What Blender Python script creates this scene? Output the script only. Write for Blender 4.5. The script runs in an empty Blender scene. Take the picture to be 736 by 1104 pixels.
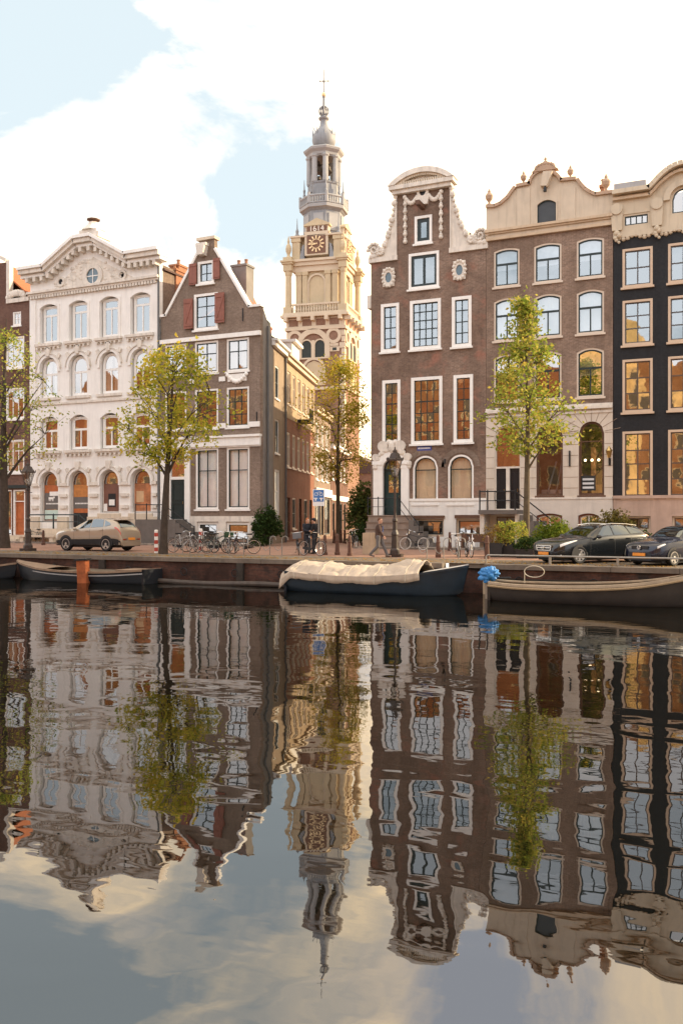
import bpy, bmesh, math, random
from mathutils import Vector, Matrix
random.seed(7)
R = math.radians
SC = bpy.context.scene
COL = SC.collection
# ---------------------------------------------------------------- camera model
TH = R(24.6); F = 960.0; CT, ST = math.cos(TH), math.sin(TH)
CAMZ = 2.85; GZ = 1.10; HY = 558.0
YQ = 32.5          # quay edge
YF = 48.5          # row of canal house fronts
def X_at(px, Y):
    u = (px-368)/F
    return Y/(CT+u*ST)*(u*CT-ST)
def D_at(px, Y):
    u = (px-368)/F
    return Y/(CT+u*ST)
def Z_at(px, py, Y):
    return CAMZ+(HY-py)/F*D_at(px, Y)
# ---------------------------------------------------------------- mesh builder
class MB:
    def __init__(s): s.v=[]; s.f=[]; s.m=[]; s.cur=0; s.log=[]
    def mat(s,i): s.cur=i; return s
    def add(s,vs,fs):
        o=len(s.v); s.v+= [tuple(p) for p in vs]
        for f in fs: s.f.append([o+i for i in f]); s.m.append(s.cur)
        s.log.append((o,len(s.v),len(fs)))
        return s
    def quad(s,a,b,c,d): return s.add([a,b,c,d],[(0,1,2,3)])
    def box(s,x0,x1,y0,y1,z0,z1):
        vs=[(x0,y0,z0),(x1,y0,z0),(x1,y1,z0),(x0,y1,z0),(x0,y0,z1),(x1,y0,z1),(x1,y1,z1),(x0,y1,z1)]
        return s.add(vs,[(3,2,1,0),(4,5,6,7),(0,1,5,4),(1,2,6,5),(2,3,7,6),(3,0,4,7)])
    def prism(s,poly,y0,y1):          # poly in (x,z), extruded along y
        n=len(poly)
        vs=[(x,y0,z) for x,z in poly]+[(x,y1,z) for x,z in poly]
        fs=[tuple(range(n)),tuple(range(2*n-1,n-1,-1))]
        for i in range(n):
            j=(i+1)%n; fs.append((i,i+n,j+n,j))
        return s.add(vs,fs)
    def prismz(s,poly,z0,z1):         # poly in (x,y)
        n=len(poly)
        vs=[(x,y,z0) for x,y in poly]+[(x,y,z1) for x,y in poly]
        fs=[tuple(range(n-1,-1,-1)),tuple(range(n,2*n))]
        for i in range(n):
            j=(i+1)%n; fs.append((i,j,j+n,i+n))
        return s.add(vs,fs)
    def ring(s,outer,inner,y0,y1):    # closed loops of equal length in (x,z)
        n=len(outer); vs=[]
        for y in (y0,y1):
            vs+=[(x,y,z) for x,z in outer]+[(x,y,z) for x,z in inner]
        fs=[]
        for i in range(n):
            j=(i+1)%n
            fs+=[(i,j,n+j,n+i),(2*n+j,2*n+i,3*n+i,3*n+j),(j,i,2*n+i,2*n+j),(n+i,n+j,3*n+j,3*n+i)]
        return s.add(vs,fs)
    def tube(s,path,r,n=8,cap=True):
        path=[Vector(p) for p in path]
        rs=r if isinstance(r,(list,tuple)) else [r]*len(path)
        o=len(s.v); up=None; vs=[]
        for i,p in enumerate(path):
            a=path[max(i-1,0)]; b=path[min(i+1,len(path)-1)]
            t=(b-a); t=t.normalized() if t.length>1e-9 else Vector((0,0,1))
            if up is None:
                up=Vector((0,0,1)) if abs(t.z)<.9 else Vector((1,0,0))
            e1=t.cross(up)
            if e1.length<1e-6: e1=t.orthogonal()
            e1.normalize(); e2=e1.cross(t).normalized(); up=e2
            for k in range(n):
                w=2*math.pi*k/n
                vs.append(p+e1*math.cos(w)*rs[i]+e2*math.sin(w)*rs[i])
        fs=[]
        for i in range(len(path)-1):
            for k in range(n):
                k2=(k+1)%n
                fs.append((i*n+k,i*n+k2,(i+1)*n+k2,(i+1)*n+k))
        if cap: fs+=[tuple(range(n-1,-1,-1)),tuple((len(path)-1)*n+k for k in range(n))]
        return s.add(vs,fs)
    def lathe(s,prof,c=(0,0,0),n=12,rot=0,axis='z'):
        vs=[]; 
        for r,z in prof:
            for k in range(n):
                w=rot+2*math.pi*k/n
                a,b=r*math.cos(w),r*math.sin(w)
                if axis=='z': vs.append((c[0]+a,c[1]+b,c[2]+z))
                elif axis=='y': vs.append((c[0]+a,c[1]+z,c[2]-b))
                else: vs.append((c[0]+z,c[1]+a,c[2]+b))
        fs=[]
        for i in range(len(prof)-1):
            for k in range(n):
                k2=(k+1)%n
                fs.append((i*n+k,i*n+k2,(i+1)*n+k2,(i+1)*n+k))
        fs+=[tuple(range(n-1,-1,-1)),tuple((len(prof)-1)*n+k for k in range(n))]
        return s.add(vs,fs)
    def ball(s,c,r,n=10,m=7,sc=(1,1,1)):
        vs=[]
        for i in range(m+1):
            a=math.pi*(i/m-.5); a=max(min(a,1.54),-1.54)
            for k in range(n):
                w=2*math.pi*k/n
                vs.append((c[0]+r*sc[0]*math.cos(a)*math.cos(w),c[1]+r*sc[1]*math.cos(a)*math.sin(w),c[2]+r*sc[2]*math.sin(a)))
        fs=[]
        for i in range(m):
            for k in range(n):
                k2=(k+1)%n; fs.append((i*n+k,i*n+k2,(i+1)*n+k2,(i+1)*n+k))
        fs+=[tuple(range(n-1,-1,-1)),tuple(m*n+k for k in range(n))]
        return s.add(vs,fs)
    def grid(s,rows,close=False):     # rows: list of equal length point lists
        n=len(rows[0]); vs=[p for r in rows for p in r]; fs=[]
        for i in range(len(rows)-1):
            for k in range(n if close else n-1):
                k2=(k+1)%n
                fs.append((i*n+k,i*n+k2,(i+1)*n+k2,(i+1)*n+k))
        return s.add(vs,fs)
    def build_each(s,name,mats,parent=None,smooth=False):   # one object per loose piece that was added
        out=[]; used=0
        start=0
        for a,b,fa,fb in s.groups():
            q=MB(); q.v=s.v[a:b]; q.f=[[i-a for i in f] for f in s.f[fa:fb]]; q.m=s.m[fa:fb]; out.append(q.build(name,mats,parent,smooth))
        return out
    def groups(s):
        g=[]; fi=0; 
        for a,b,n in s.log: g.append((a,b,fi,fi+n)); fi+=n
        return g
    def build(s,name,mats,parent=None,smooth=False,fix=True):
        me=bpy.data.meshes.new(name)
        me.from_pydata([tuple(v) for v in s.v],[],s.f)
        if not isinstance(mats,(list,tuple)): mats=[mats]
        for m in mats: me.materials.append(m)
        if len(mats)>1: me.polygons.foreach_set('material_index',s.m)
        if fix:
            bm=bmesh.new(); bm.from_mesh(me); bmesh.ops.recalc_face_normals(bm,faces=bm.faces); bm.to_mesh(me); bm.free()
        if smooth:
            me.polygons.foreach_set('use_smooth',[True]*len(me.polygons))
            try: me.set_sharp_from_angle(angle=R(40))
            except Exception: pass
        me.update()
        o=bpy.data.objects.new(name,me); COL.objects.link(o)
        if parent is not None: o.parent=parent
        return o
def thing(name,label,cat,loc=(0,0,0),rz=0,group=None):
    o=bpy.data.objects.new(name,None); COL.objects.link(o)
    o.location=loc; o.rotation_euler=(0,0,rz); o.empty_display_size=.3
    o['label']=label; o['category']=cat
    if group: o['group']=group
    return o
def tag(o,label,cat,group=None):
    o['label']=label; o['category']=cat
    if group: o['group']=group
    return o
def struct(name,mb,m,smooth=False):
    o=mb.build(name,m,None,smooth); o['kind']='structure'; return o
def stuff(o): o['kind']='stuff'; return o
def copy_tree(root,parent=None):
    c=root.copy(); COL.objects.link(c)
    if parent is not None: c.parent=parent
    for ch in list(root.children): copy_tree(ch,c)
    return c
# ---------------------------------------------------------------- materials
def nodes(name):
    m=bpy.data.materials.new(name); m.use_nodes=True
    nt=m.node_tree; nt.nodes.clear()
    out=nt.nodes.new('ShaderNodeOutputMaterial')
    return m,nt,out
def N(nt,typ,**kw):
    n=nt.nodes.new(typ)
    for k,v in kw.items():
        if k.startswith('i_'): n.inputs[k[2:].replace('_',' ')].default_value=v
        else: setattr(n,k,v)
    return n
def rgb(c): return (c[0],c[1],c[2],1)
def mixc(nt,fac,a,b,bt='MIX'):
    n=nt.nodes.new('ShaderNodeMix'); n.data_type='RGBA'; n.blend_type=bt
    for sock,val in ((n.inputs[0],fac),(n.inputs[6],a),(n.inputs[7],b)):
        if isinstance(val,bpy.types.NodeSocket): nt.links.new(val,sock)
        elif isinstance(val,(tuple,list)): sock.default_value=rgb(val)
        else: sock.default_value=val
    return n.outputs[2]
def ramp(nt,src,p0,p1,c0=(0,0,0),c1=(1,1,1)):
    n=nt.nodes.new('ShaderNodeValToRGB'); e=n.color_ramp.elements
    e[0].position=p0; e[1].position=p1; e[0].color=rgb(c0); e[1].color=rgb(c1)
    nt.links.new(src,n.inputs[0]); return n.outputs[0]
def noise(nt,vec,scale,detail=4,rough=.55,dist=0):
    n=N(nt,'ShaderNodeTexNoise'); n.inputs['Scale'].default_value=scale; n.inputs['Detail'].default_value=detail
    n.inputs['Roughness'].default_value=rough; n.inputs['Distortion'].default_value=dist
    if vec is not None: nt.links.new(vec,n.inputs['Vector'])
    return n.outputs['Fac']
def mapping(nt,vec,scale):
    n=N(nt,'ShaderNodeMapping'); n.inputs['Scale'].default_value=scale; nt.links.new(vec,n.inputs['Vector']); return n.outputs[0]
def objco(nt): return N(nt,'ShaderNodeTexCoord').outputs['Object']
def bump(nt,h,strength,dist):
    n=N(nt,'ShaderNodeBump'); n.inputs['Strength'].default_value=strength; n.inputs['Distance'].default_value=dist
    nt.links.new(h,n.inputs['Height']); return n.outputs[0]
MATS={}
def mat(name,col,rough=.7,var=.14,scale=2.5,metal=0,spec=.35,bmp=0,streak=0,coat=0):
    if name in MATS: return MATS[name]
    m,nt,out=nodes(name); p=N(nt,'ShaderNodeBsdfPrincipled'); nt.links.new(p.outputs[0],out.inputs[0])
    co=objco(nt)
    nz=noise(nt,co,scale,6,.6)
    f=ramp(nt,nz,.3,.72)
    c=mixc(nt,f,[x*(1-var) for x in col],[min(1,x*(1+var)) for x in col])
    if streak:
        st=noise(nt,mapping(nt,co,(5,5,.5)),1.0,5,.6)
        c=mixc(nt,ramp(nt,st,.5,.75),c,[x*(1-streak) for x in col])
    nt.links.new(c,p.inputs['Base Color'])
    p.inputs['Roughness'].default_value=rough; p.inputs['Metallic'].default_value=metal
    p.inputs['Specular IOR Level'].default_value=spec
    if coat: p.inputs['Coat Weight'].default_value=coat; p.inputs['Coat Roughness'].default_value=.05
    if bmp: nt.links.new(bump(nt,noise(nt,co,scale*6,6,.65),.5,bmp),p.inputs['Normal'])
    MATS[name]=m; return m
def brick(name,c1,c2,mortar,stain=.35,rough=.85,bw=.24,bh=.075,patch=None):
    m,nt,out=nodes(name); p=N(nt,'ShaderNodeBsdfPrincipled'); nt.links.new(p.outputs[0],out.inputs[0])
    co=objco(nt); s=N(nt,'ShaderNodeSeparateXYZ'); nt.links.new(co,s.inputs[0])
    ad=N(nt,'ShaderNodeMath',operation='ADD'); nt.links.new(s.outputs[0],ad.inputs[0]); nt.links.new(s.outputs[1],ad.inputs[1])
    cb=N(nt,'ShaderNodeCombineXYZ'); nt.links.new(ad.outputs[0],cb.inputs[0]); nt.links.new(s.outputs[2],cb.inputs[1])
    b=N(nt,'ShaderNodeTexBrick'); nt.links.new(cb.outputs[0],b.inputs['Vector'])
    b.inputs['Color1'].default_value=rgb(c1); b.inputs['Color2'].default_value=rgb(c2); b.inputs['Mortar'].default_value=rgb(mortar)
    b.inputs['Scale'].default_value=1; b.inputs['Brick Width'].default_value=bw; b.inputs['Row Height'].default_value=bh
    b.inputs['Mortar Size'].default_value=.009; b.inputs['Mortar Smooth'].default_value=.3; b.inputs['Bias'].default_value=-.1
    c=b.outputs['Color']
    avg=[(x+y)/2 for x,y in zip(c1,c2)]
    big=ramp(nt,noise(nt,co,.45,6,.62),.35,.7)
    c=mixc(nt,big,c,[x*(1-stain) for x in avg])
    n1=N(nt,'ShaderNodeMix'); n1.data_type='RGBA'
    st=ramp(nt,noise(nt,mapping(nt,co,(1.6,1.6,.25)),1.2,6,.65),.5,.78)
    f=N(nt,'ShaderNodeMath',operation='MULTIPLY'); f.inputs[1].default_value=.45; nt.links.new(st,f.inputs[0])
    c=mixc(nt,f.outputs[0],c,[min(1,x*1.35+.01) for x in avg])
    if patch:
        c=mixc(nt,ramp(nt,noise(nt,co,.8,5,.6),.55,.68),c,patch)
    gr=noise(nt,co,7,4,.7); gr=ramp(nt,gr,.3,.7); c=mixc(nt,.42,c,mixc(nt,gr,(.22,.22,.22),(.80,.80,.80)),'OVERLAY')
    nt.links.new(c,p.inputs['Base Color']); p.inputs['Roughness'].default_value=rough
    p.inputs['Specular IOR Level'].default_value=.2
    nt.links.new(bump(nt,b.outputs['Fac'],-.35,.01),p.inputs['Normal'])
    return m
def glassmat(name,fac,tint=(1,1,1),wob=.004,scale=2.0,thru=(.75,.78,.8)):
    m,nt,out=nodes(name)
    g=N(nt,'ShaderNodeBsdfGlossy'); g.inputs['Roughness'].default_value=.02; g.inputs['Color'].default_value=rgb(tint)
    t=N(nt,'ShaderNodeBsdfTransparent'); t.inputs['Color'].default_value=rgb(thru)
    mx=N(nt,'ShaderNodeMixShader'); mx.inputs[0].default_value=fac
    nt.links.new(t.outputs[0],mx.inputs[1]); nt.links.new(g.outputs[0],mx.inputs[2]); nt.links.new(mx.outputs[0],out.inputs[0])
    if wob:
        nt.links.new(bump(nt,noise(nt,objco(nt),scale,2,.5),1,wob),g.inputs['Normal'])
    return m
def leafmat(name,cols,trans=.45):
    m,nt,out=nodes(name); co=objco(nt)
    geo=N(nt,'ShaderNodeNewGeometry')
    rnd=geo.outputs['Random Per Island']
    cr=N(nt,'ShaderNodeValToRGB'); e=cr.color_ramp.elements
    e[0].color=rgb(cols[0]); e[0].position=0; e[1].color=rgb(cols[-1]); e[1].position=1
    for i,c in enumerate(cols[1:-1]):
        x=e.new((i+1)/(len(cols)-1)); x.color=rgb(c)
    nz=noise(nt,co,.55,3,.6)
    a=N(nt,'ShaderNodeMath',operation='MULTIPLY_ADD'); nt.links.new(nz,a.inputs[0]); a.inputs[1].default_value=1.5; a.inputs[2].default_value=-.75
    b=N(nt,'ShaderNodeMath',operation='ADD'); nt.links.new(a.outputs[0],b.inputs[0]); nt.links.new(rnd,b.inputs[1])
    nt.links.new(b.outputs[0],cr.inputs[0])
    d=N(nt,'ShaderNodeBsdfDiffuse'); tr=N(nt,'ShaderNodeBsdfTranslucent')
    nt.links.new(cr.outputs[0],d.inputs[0]); nt.links.new(cr.outputs[0],tr.inputs[0])
    mx=N(nt,'ShaderNodeMixShader'); mx.inputs[0].default_value=trans
    nt.links.new(d.outputs[0],mx.inputs[1]); nt.links.new(tr.outputs[0],mx.inputs[2]); nt.links.new(mx.outputs[0],out.inputs[0])
    return m
cream=mat('cream_plaster',(.79,.755,.705),.8,.06,1.4,streak=.14)
white=mat('white_paint',(.80,.77,.72),.5,.05,3,streak=.08)
stone=mat('sandstone',(.60,.50,.38),.85,.12,1.6,streak=.18,bmp=.01)
palestone=mat('pale_stone',(.67,.605,.525),.8,.14,2.2,streak=.28)
darkpaint=mat('dark_green_paint',(.018,.03,.03),.35,.2)
blackiron=mat('black_iron',(.015,.015,.016),.45,.2)
greyplaster=mat('grey_plaster',(.22,.2,.185),.85,.2,1.2,streak=.3,bmp=.01)
beigeframe=mat('beige_frame_paint',(.62,.52,.42),.5,.06)
brownwood=mat('brown_wood',(.12,.06,.035),.6,.25,6)
orangewood=mat('orange_wood',(.42,.12,.035),.55,.18,4)
redshutter=mat('red_shutter_paint',(.25,.095,.065),.6,.15,4,streak=.2)
redtile=mat('red_roof_tile',(.36,.12,.05),.85,.3,9,bmp=.03)
darktile=mat('dark_roof_tile',(.10,.06,.05),.85,.3,9,bmp=.03)
lead=mat('lead_grey',(.34,.33,.33),.55,.12,1.5,streak=.2)
curtain_m=mat('curtain_cloth',(.62,.57,.5),.9,.06,3)
linen_m=mat('linen_blind',(.66,.52,.36),.9,.08,2)
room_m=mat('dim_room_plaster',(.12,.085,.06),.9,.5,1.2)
glass=glassmat('window_glass',.46,(.93,.92,.90),.0022,1.5)
glassclear=glassmat('curtained_window_glass',.13,(1,.97,.93),.0015,1.5,(.9,.9,.9))
glasssky=glassmat('attic_window_glass',.40,(.80,.88,.92),.0016,1.1)
brkA=brick('brown_brick_far',(.17,.083,.057),(.115,.055,.04),(.2,.16,.13))
brkC=brick('grey_brown_brick',(.262,.193,.146),(.178,.127,.096),(.28,.22,.18),.28)
brkF=brick('dark_brown_brick',(.262,.172,.122),(.158,.102,.074),(.30,.235,.195),.45,patch=(.27,.135,.095))
brkG=brick('russet_brown_brick',(.278,.188,.134),(.172,.116,.085),(.33,.25,.205),.42)
brkH=brick('black_painted_brick',(.021,.0215,.024),(.016,.0165,.0185),(.026,.026,.028),.2,.6)
brkD=brick('red_alley_brick',(.26,.10,.06),(.19,.075,.045),(.25,.18,.13),.25)
brkT=brick('tower_brick',(.27,.14,.09),(.21,.11,.07),(.3,.24,.18),.2)
brkO=brick('orange_bank_brick',(.36,.15,.055),(.25,.10,.04),(.3,.22,.14),.5)
brkQ=brick('wet_quay_brick',(.12,.05,.034),(.05,.03,.024),(.07,.05,.04),.75,.7,patch=(.022,.018,.017))
# ---------------------------------------------------------------- facade toolkit (local frame: x along the front, y into the house, z up)
def arch_top(o,x):
    x0,x1,z0,z1,rise=o[:5]
    if rise<=0: return z1
    k=(x-(x0+x1)/2)/((x1-x0)/2); k=max(-1,min(1,k))
    if rise>.32*(x1-x0): return z1-rise+rise*math.sqrt(max(0,1-k*k))
    return z1-rise*k*k
def interp(pts,x):
    for (xa,za),(xb,zb) in zip(pts,pts[1:]):
        if xa<=x<=xb: return za+(zb-za)*((x-xa)/(xb-xa) if xb>xa else 0)
    return pts[0][1] if x<pts[0][0] else pts[-1][1]
def wall_mesh(top,ops,z0=0,depth=.35,rv=.2,mb=None,y0=0.0):
    mb=mb or MB(); xs=set(x for x,_ in top)
    for o in ops:
        n=12 if o[4]>0 else 1
        for i in range(n+1): xs.add(o[0]+(o[1]-o[0])*i/n)
    xs=sorted(xs); X=[xs[0]]
    for x in xs[1:]:
        if x-X[-1]>1e-4: X.append(x)
    lo,hi=top[0][0],top[-1][0]; X=[x for x in X if lo-1e-6<=x<=hi+1e-6]
    e=1e-5
    for xa,xb in zip(X,X[1:]):
        ta,tb=interp(top,xa+e),interp(top,xb-e)
        act=sorted([o for o in ops if o[0]<=xa+e and o[1]>=xb-e],key=lambda o:o[2])
        ca=cb=z0
        for o in act+[None]:
            if o: na=nb=o[2]
            else: na,nb=ta,tb
            if na>ca+1e-5 or nb>cb+1e-5:
                mb.quad((xa,y0,ca),(xb,y0,cb),(xb,y0,nb),(xa,y0,na))
                mb.quad((xb,y0+depth,cb),(xa,y0+depth,ca),(xa,y0+depth,na),(xb,y0+depth,nb))
            if o:
                oa,ob=arch_top(o,xa),arch_top(o,xb)
                mb.quad((xa,y0,o[2]),(xa,y0+depth,o[2]),(xb,y0+depth,o[2]),(xb,y0,o[2]))
                mb.quad((xa,y0,oa),(xb,y0,ob),(xb,y0+depth,ob),(xa,y0+depth,oa))
                ca,cb=oa,ob
        mb.quad((xa,y0,ta),(xb,y0,tb),(xb,y0+depth,tb),(xa,y0+depth,ta))
    for o in ops:
        for x in (o[0],o[1]):
            z=arch_top(o,x)
            mb.quad((x,y0,o[2]),(x,y0,z),(x,y0+depth,z),(x,y0+depth,o[2]))
    for (x,zt) in (top[0],top[-1]):
        mb.quad((x,y0,z0),(x,y0,zt),(x,y0+depth,zt),(x,y0+depth,z0))
    return mb
def loop(x0,x1,z0,z1,rise,inset=0,n=12):
    o=(x0,x1,z0,z1,rise); a,b=x0+inset,x1-inset
    pts=[(a,z0+inset),(b,z0+inset)]
    if rise<=0: return pts+[(b,z1-inset),(a,z1-inset)]
    r2=max(rise*(b-a)/(x1-x0),.001) if rise>.32*(x1-x0) else rise*.95
    oo=(a,b,z0+inset,z1-inset,r2)
    for i in range(n+1):
        x=b+(a-b)*i/n; pts.append((x,arch_top(oo,x)))
    return pts
rw=random.Random(11)
def window(par,x0,x1,z0,z1,rise=0,frame=white,sash=darkpaint,fw=.1,sw=.05,vs=(.5,),hs=(.5,),y=0.03,pane=None,sill=True,curtain=None,
           proud=.0,transom=None,name='window',tilt=.006,vb=None,surround=None):
    """frame is the window part, with sash bars, panes, sill, curtain as sub-parts. hs fractions from the bottom."""
    pane=pane or glass
    mb=MB(); mb.ring(loop(x0,x1,z0,z1,rise),loop(x0,x1,z0,z1,rise,fw),y-proud,y+.14)
    w=mb.build(name,frame,par)
    a,b,c,d=x0+fw,x1-fw,z0+fw,z1-fw
    r2=0 if rise<=0 else (rise*(b-a)/(x1-x0) if rise>.32*(x1-x0) else rise*.95)
    s=MB(); s.ring(loop(a,b,c,d,r2),loop(a,b,c,d,r2,sw),y+.04,y+.10)
    oo=(a,b,c,d,r2); ymid=y+.045
    for k in hs:
        z=c+(d-c)*k; t=sw*.5 if k!=transom else sw*.8
        s.box(a+sw,b-sw,ymid+.002,y+.095,z-t,z+t)
    for k in vs:
        x=a+(b-a)*k
        top=arch_top(oo,x)-sw
        zt=top if (transom is None or vb!='low') else c+(d-c)*transom
        zb=c+sw
        s.box(x-sw*.5,x+sw*.5,ymid,y+.093,zb,zt)
    s.build('sash',sash,w)
    g=MB(); yp=y+.075
    if rise<=0:
        xsx=[a]+[a+(b-a)*k for k in sorted(vs)]+[b]; zsz=[c]+[c+(d-c)*k for k in sorted(hs)]+[d]
        for xa,xb in zip(xsx,xsx[1:]):
            for za,zb in zip(zsz,zsz[1:]):
                q=[rw.uniform(-tilt,tilt) for _ in range(2)]
                g.quad((xa,yp-q[0],za),(xb,yp+q[0],za),(xb,yp+q[0]+q[1],zb),(xa,yp-q[0]+q[1],zb))
    else:
        pts=loop(a,b,c,d,r2); g.add([(x,yp,z) for x,z in pts],[tuple(range(len(pts)))])
    g.build('pane',pane,w,fix=False)
    if sill:
        MB().box(x0-.08,x1+.08,y-.12-proud,y+.1,z0-.11,z0-.002).build('sill',frame,w)
    if curtain:
        m,kind=curtain; mb=MB(); n=40; rows=[]
        lo_,hi_=(c+.02, d-.02)
        spans={'full':[(a,b)],'halves':[(a,a+(b-a)*.42),(b-(b-a)*.42,b)],'blind':[(a,b)],'half_left':[(a,a+(b-a)*.5)]}[kind]
        if kind=='blind': lo_=c+(d-c)*.45
        for (sa,sb) in spans:
            rows=[]
            for z in (lo_,hi_):
                rows.append([(sa+(sb-sa)*i/n,y+.24+(0 if kind=='blind' else .035*math.sin(i*1.15+z)*(.6+.4*math.sin(i*.37))),min(z,arch_top((a,b,c,d,r2),sa+(sb-sa)*i/n))) for i in range(n+1)])
            mb.grid(rows)
        mb.build('curtain' if kind!='blind' else 'blind',m,w,smooth=True)
    return w
def door(par,x0,x1,z0,z1,m=darkpaint,frame=white,y=.1,panels=((.12,.88,.08,.4),(.12,.88,.48,.92)),double=False,glazed=False):
    d=MB(); d.box(x0,x1,y+.05,y+.12,z0,z1)
    halves=[(x0,x1)] if not double else [(x0,(x0+x1)/2-.01),((x0+x1)/2+.01,x1)]
    for (a,b) in halves:
        for (p,q,r,s) in panels:
            d.ring([(a+(b-a)*p,z0+(z1-z0)*r),(a+(b-a)*q,z0+(z1-z0)*r),(a+(b-a)*q,z0+(z1-z0)*s),(a+(b-a)*p,z0+(z1-z0)*s)],
                   [(a+(b-a)*p+.05,z0+(z1-z0)*r+.05),(a+(b-a)*q-.05,z0+(z1-z0)*r+.05),(a+(b-a)*q-.05,z0+(z1-z0)*s-.05),(a+(b-a)*p+.05,z0+(z1-z0)*s-.05)],y+.02,y+.051)
    o=d.build('door',m,par)
    h=MB()
    hx=x1-.12 if not double else (x0+x1)/2-.08
    h.tube([(hx,y+.02,z0+1.0),(hx,y-.03,z0+1.0),(hx,y-.03,z0+1.14),(hx,y+.02,z0+1.14)],.014,6).build('handle',mat('brass',(.5,.33,.12),.3,metal=1),o)
    if glazed:
        g=MB(); 
        for (a,b) in halves: g.box(a+(b-a)*.2,b-(b-a)*.2,y+.03,y+.045,z0+(z1-z0)*.5,z0+(z1-z0)*.9)
        g.build('pane',glass,o)
    return o
def band(par,x0,x1,z0,z1,out,m,name='band',y1=.05,steps=1):
    mb=MB()
    if steps==1: mb.box(x0,x1,-out,y1,z0,z1)
    else:
        for i in range(steps):
            o=out*(i+1)/steps; mb.box(x0-o*.5,x1+o*.5,-o,y1,z0+(z1-z0)*i/steps+(.001 if i else 0),z0+(z1-z0)*(i+1)/steps)
    return mb.build(name,m,par)
def dentils(par,x0,x1,z0,z1,out,m,n,name='dentil_course',w=.7):
    mb=MB(); p=(x1-x0)/n
    for i in range(n): mb.box(x0+p*(i+.5-w/2),x0+p*(i+.5+w/2),-out,.02,z0,z1)
    return mb.build(name,m,par)
def archivolt(par,o,t,out,m,name='arch_moulding',legs=0):
    x0,x1,z0,z1,r=o[:5]; outer=[];inner=[]; n=16
    for i in range(n+1):
        a=math.pi*i/n; hw=(x1-x0)/2; cx=(x0+x1)/2; zc=z1-r
        inner.append((cx+hw*math.cos(a),zc+r*math.sin(a))); outer.append((cx+(hw+t)*math.cos(a),zc+(r+t)*math.sin(a)))
    if legs: 
        inner=[(x1,zc-legs)]+inner+[(x0,zc-legs)]; outer=[(x1+t,zc-legs)]+outer+[(x0-t,zc-legs)]
    mb=MB()
    for i in range(len(inner)-1):
        mb.prism([inner[i],outer[i],outer[i+1],inner[i+1]],-out,.02)
    return mb.build(name,m,par)
def slab_along(mb,pts,th,y0,y1):      # a coping that follows a polyline of (x,z), lying on top of it
    for (xa,za),(xb,zb) in zip(pts,pts[1:]):
        L=math.hypot(xb-xa,zb-za); 
        if L<1e-4: continue
        nx,nz=-(zb-za)/L*th,(xb-xa)/L*th
        mb.prism([(xa,za),(xb,zb),(xb+nx,zb+nz),(xa+nx,za+nz)],y0,y1)
    return mb
def body(par,x0,x1,zt,depth,m,y=.35,z0=0,name='side_wall',far=None):
    mb=MB()
    mb.quad((x0,y,z0),(x0,y+depth,z0),(x0,y+depth,zt),(x0,y,zt)); mb.quad((x1,y,z0),(x1,y+depth,z0),(x1,y+depth,zt),(x1,y,zt))
    mb.quad((x0,y+depth,z0),(x1,y+depth,z0),(x1,y+depth,zt),(x0,y+depth,zt))
    o=mb.build(name,m,par,fix=False)
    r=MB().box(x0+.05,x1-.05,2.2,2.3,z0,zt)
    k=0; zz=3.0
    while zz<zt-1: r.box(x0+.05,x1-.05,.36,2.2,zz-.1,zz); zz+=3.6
    r.build('room',room_m,par); return o
def gable_roof(par,x0,x1,ze,zr,y0,y1,m,xr=None,ov=.15):
    xr=(x0+x1)/2 if xr is None else xr
    mb=MB(); nrm=.12
    mb.prism([(x0-ov,ze-.12),(xr,zr),(x1+ov,ze-.12),(x1+ov,ze-.24),(xr,zr-.14),(x0-ov,ze-.24)],y0,y1)
    o=mb.build('roof',m,par)
    MB().add([(x0,y1-.1,ze-.2),(x1,y1-.1,ze-.2),(xr,y1-.1,zr-.14)],[(0,1,2)]).build('back_gable',brkC,par)
    return o
def chimney(par,x0,x1,y0,y1,z0,z1,m,pots=2):
    mb=MB(); mb.box(x0,x1,y0,y1,z0,z1); mb.box(x0-.06,x1+.06,y0-.06,y1+.06,z1+.001,z1+.14)
    c=mb.build('chimney',m,par)
    for i in range(pots):
        xx=x0+(x1-x0)*(i+.5)/pots
        MB().lathe([(.12,0),(.1,.35),(.13,.36),(.13,.42)],(xx,(y0+y1)/2,z1+.14),10).build('chimney_pot',mat('terracotta',(.33,.16,.09),.8),c)
    return c
def urn(mb,x,y,z,s):
    mb.lathe([(.16*s,0),(.16*s,.1*s),(.07*s,.14*s),(.07*s,.24*s),(.2*s,.4*s),(.24*s,.58*s),(.17*s,.72*s),(.08*s,.78*s),(.1*s,.84*s),(.03*s,1.0*s)],(x,y,z),10)
class Front:
    """pixel rulers for one house of the canal front; all lengths come out in metres, local to the house"""
    def __init__(s,pl,pr,Y=YF):
        s.Y=Y; s.x0w,s.x1w=X_at(pl,Y),X_at(pr,Y); s.cx=(s.x0w+s.x1w)/2
    def loc(s): return (s.cx,s.Y,GZ)
    def x(s,px): return X_at(px,s.Y)-s.cx
    def z(s,px,py): return Z_at(px,py,s.Y)-GZ
def stairs(par,x0,x1,y0,y1,n,h,m,axis='x',name='steps'):
    """n steps rising; axis x: climbs from x1 down side to x0"""
    mb=MB()
    for i in range(n):
        f=(i+1)/n
        if axis=='x': mb.box(x0+(x1-x0)*i/n,x0+(x1-x0)*(i+1)/n-.001*0,y0,y1,0,h*(1-i/n)-.0)
        else: mb.box(x0,x1,y0+(y1-y0)*i/n,y0+(y1-y0)*(i+1)/n,0,h*(i+1)/n)
    return mb.build(name,m,par)
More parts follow.
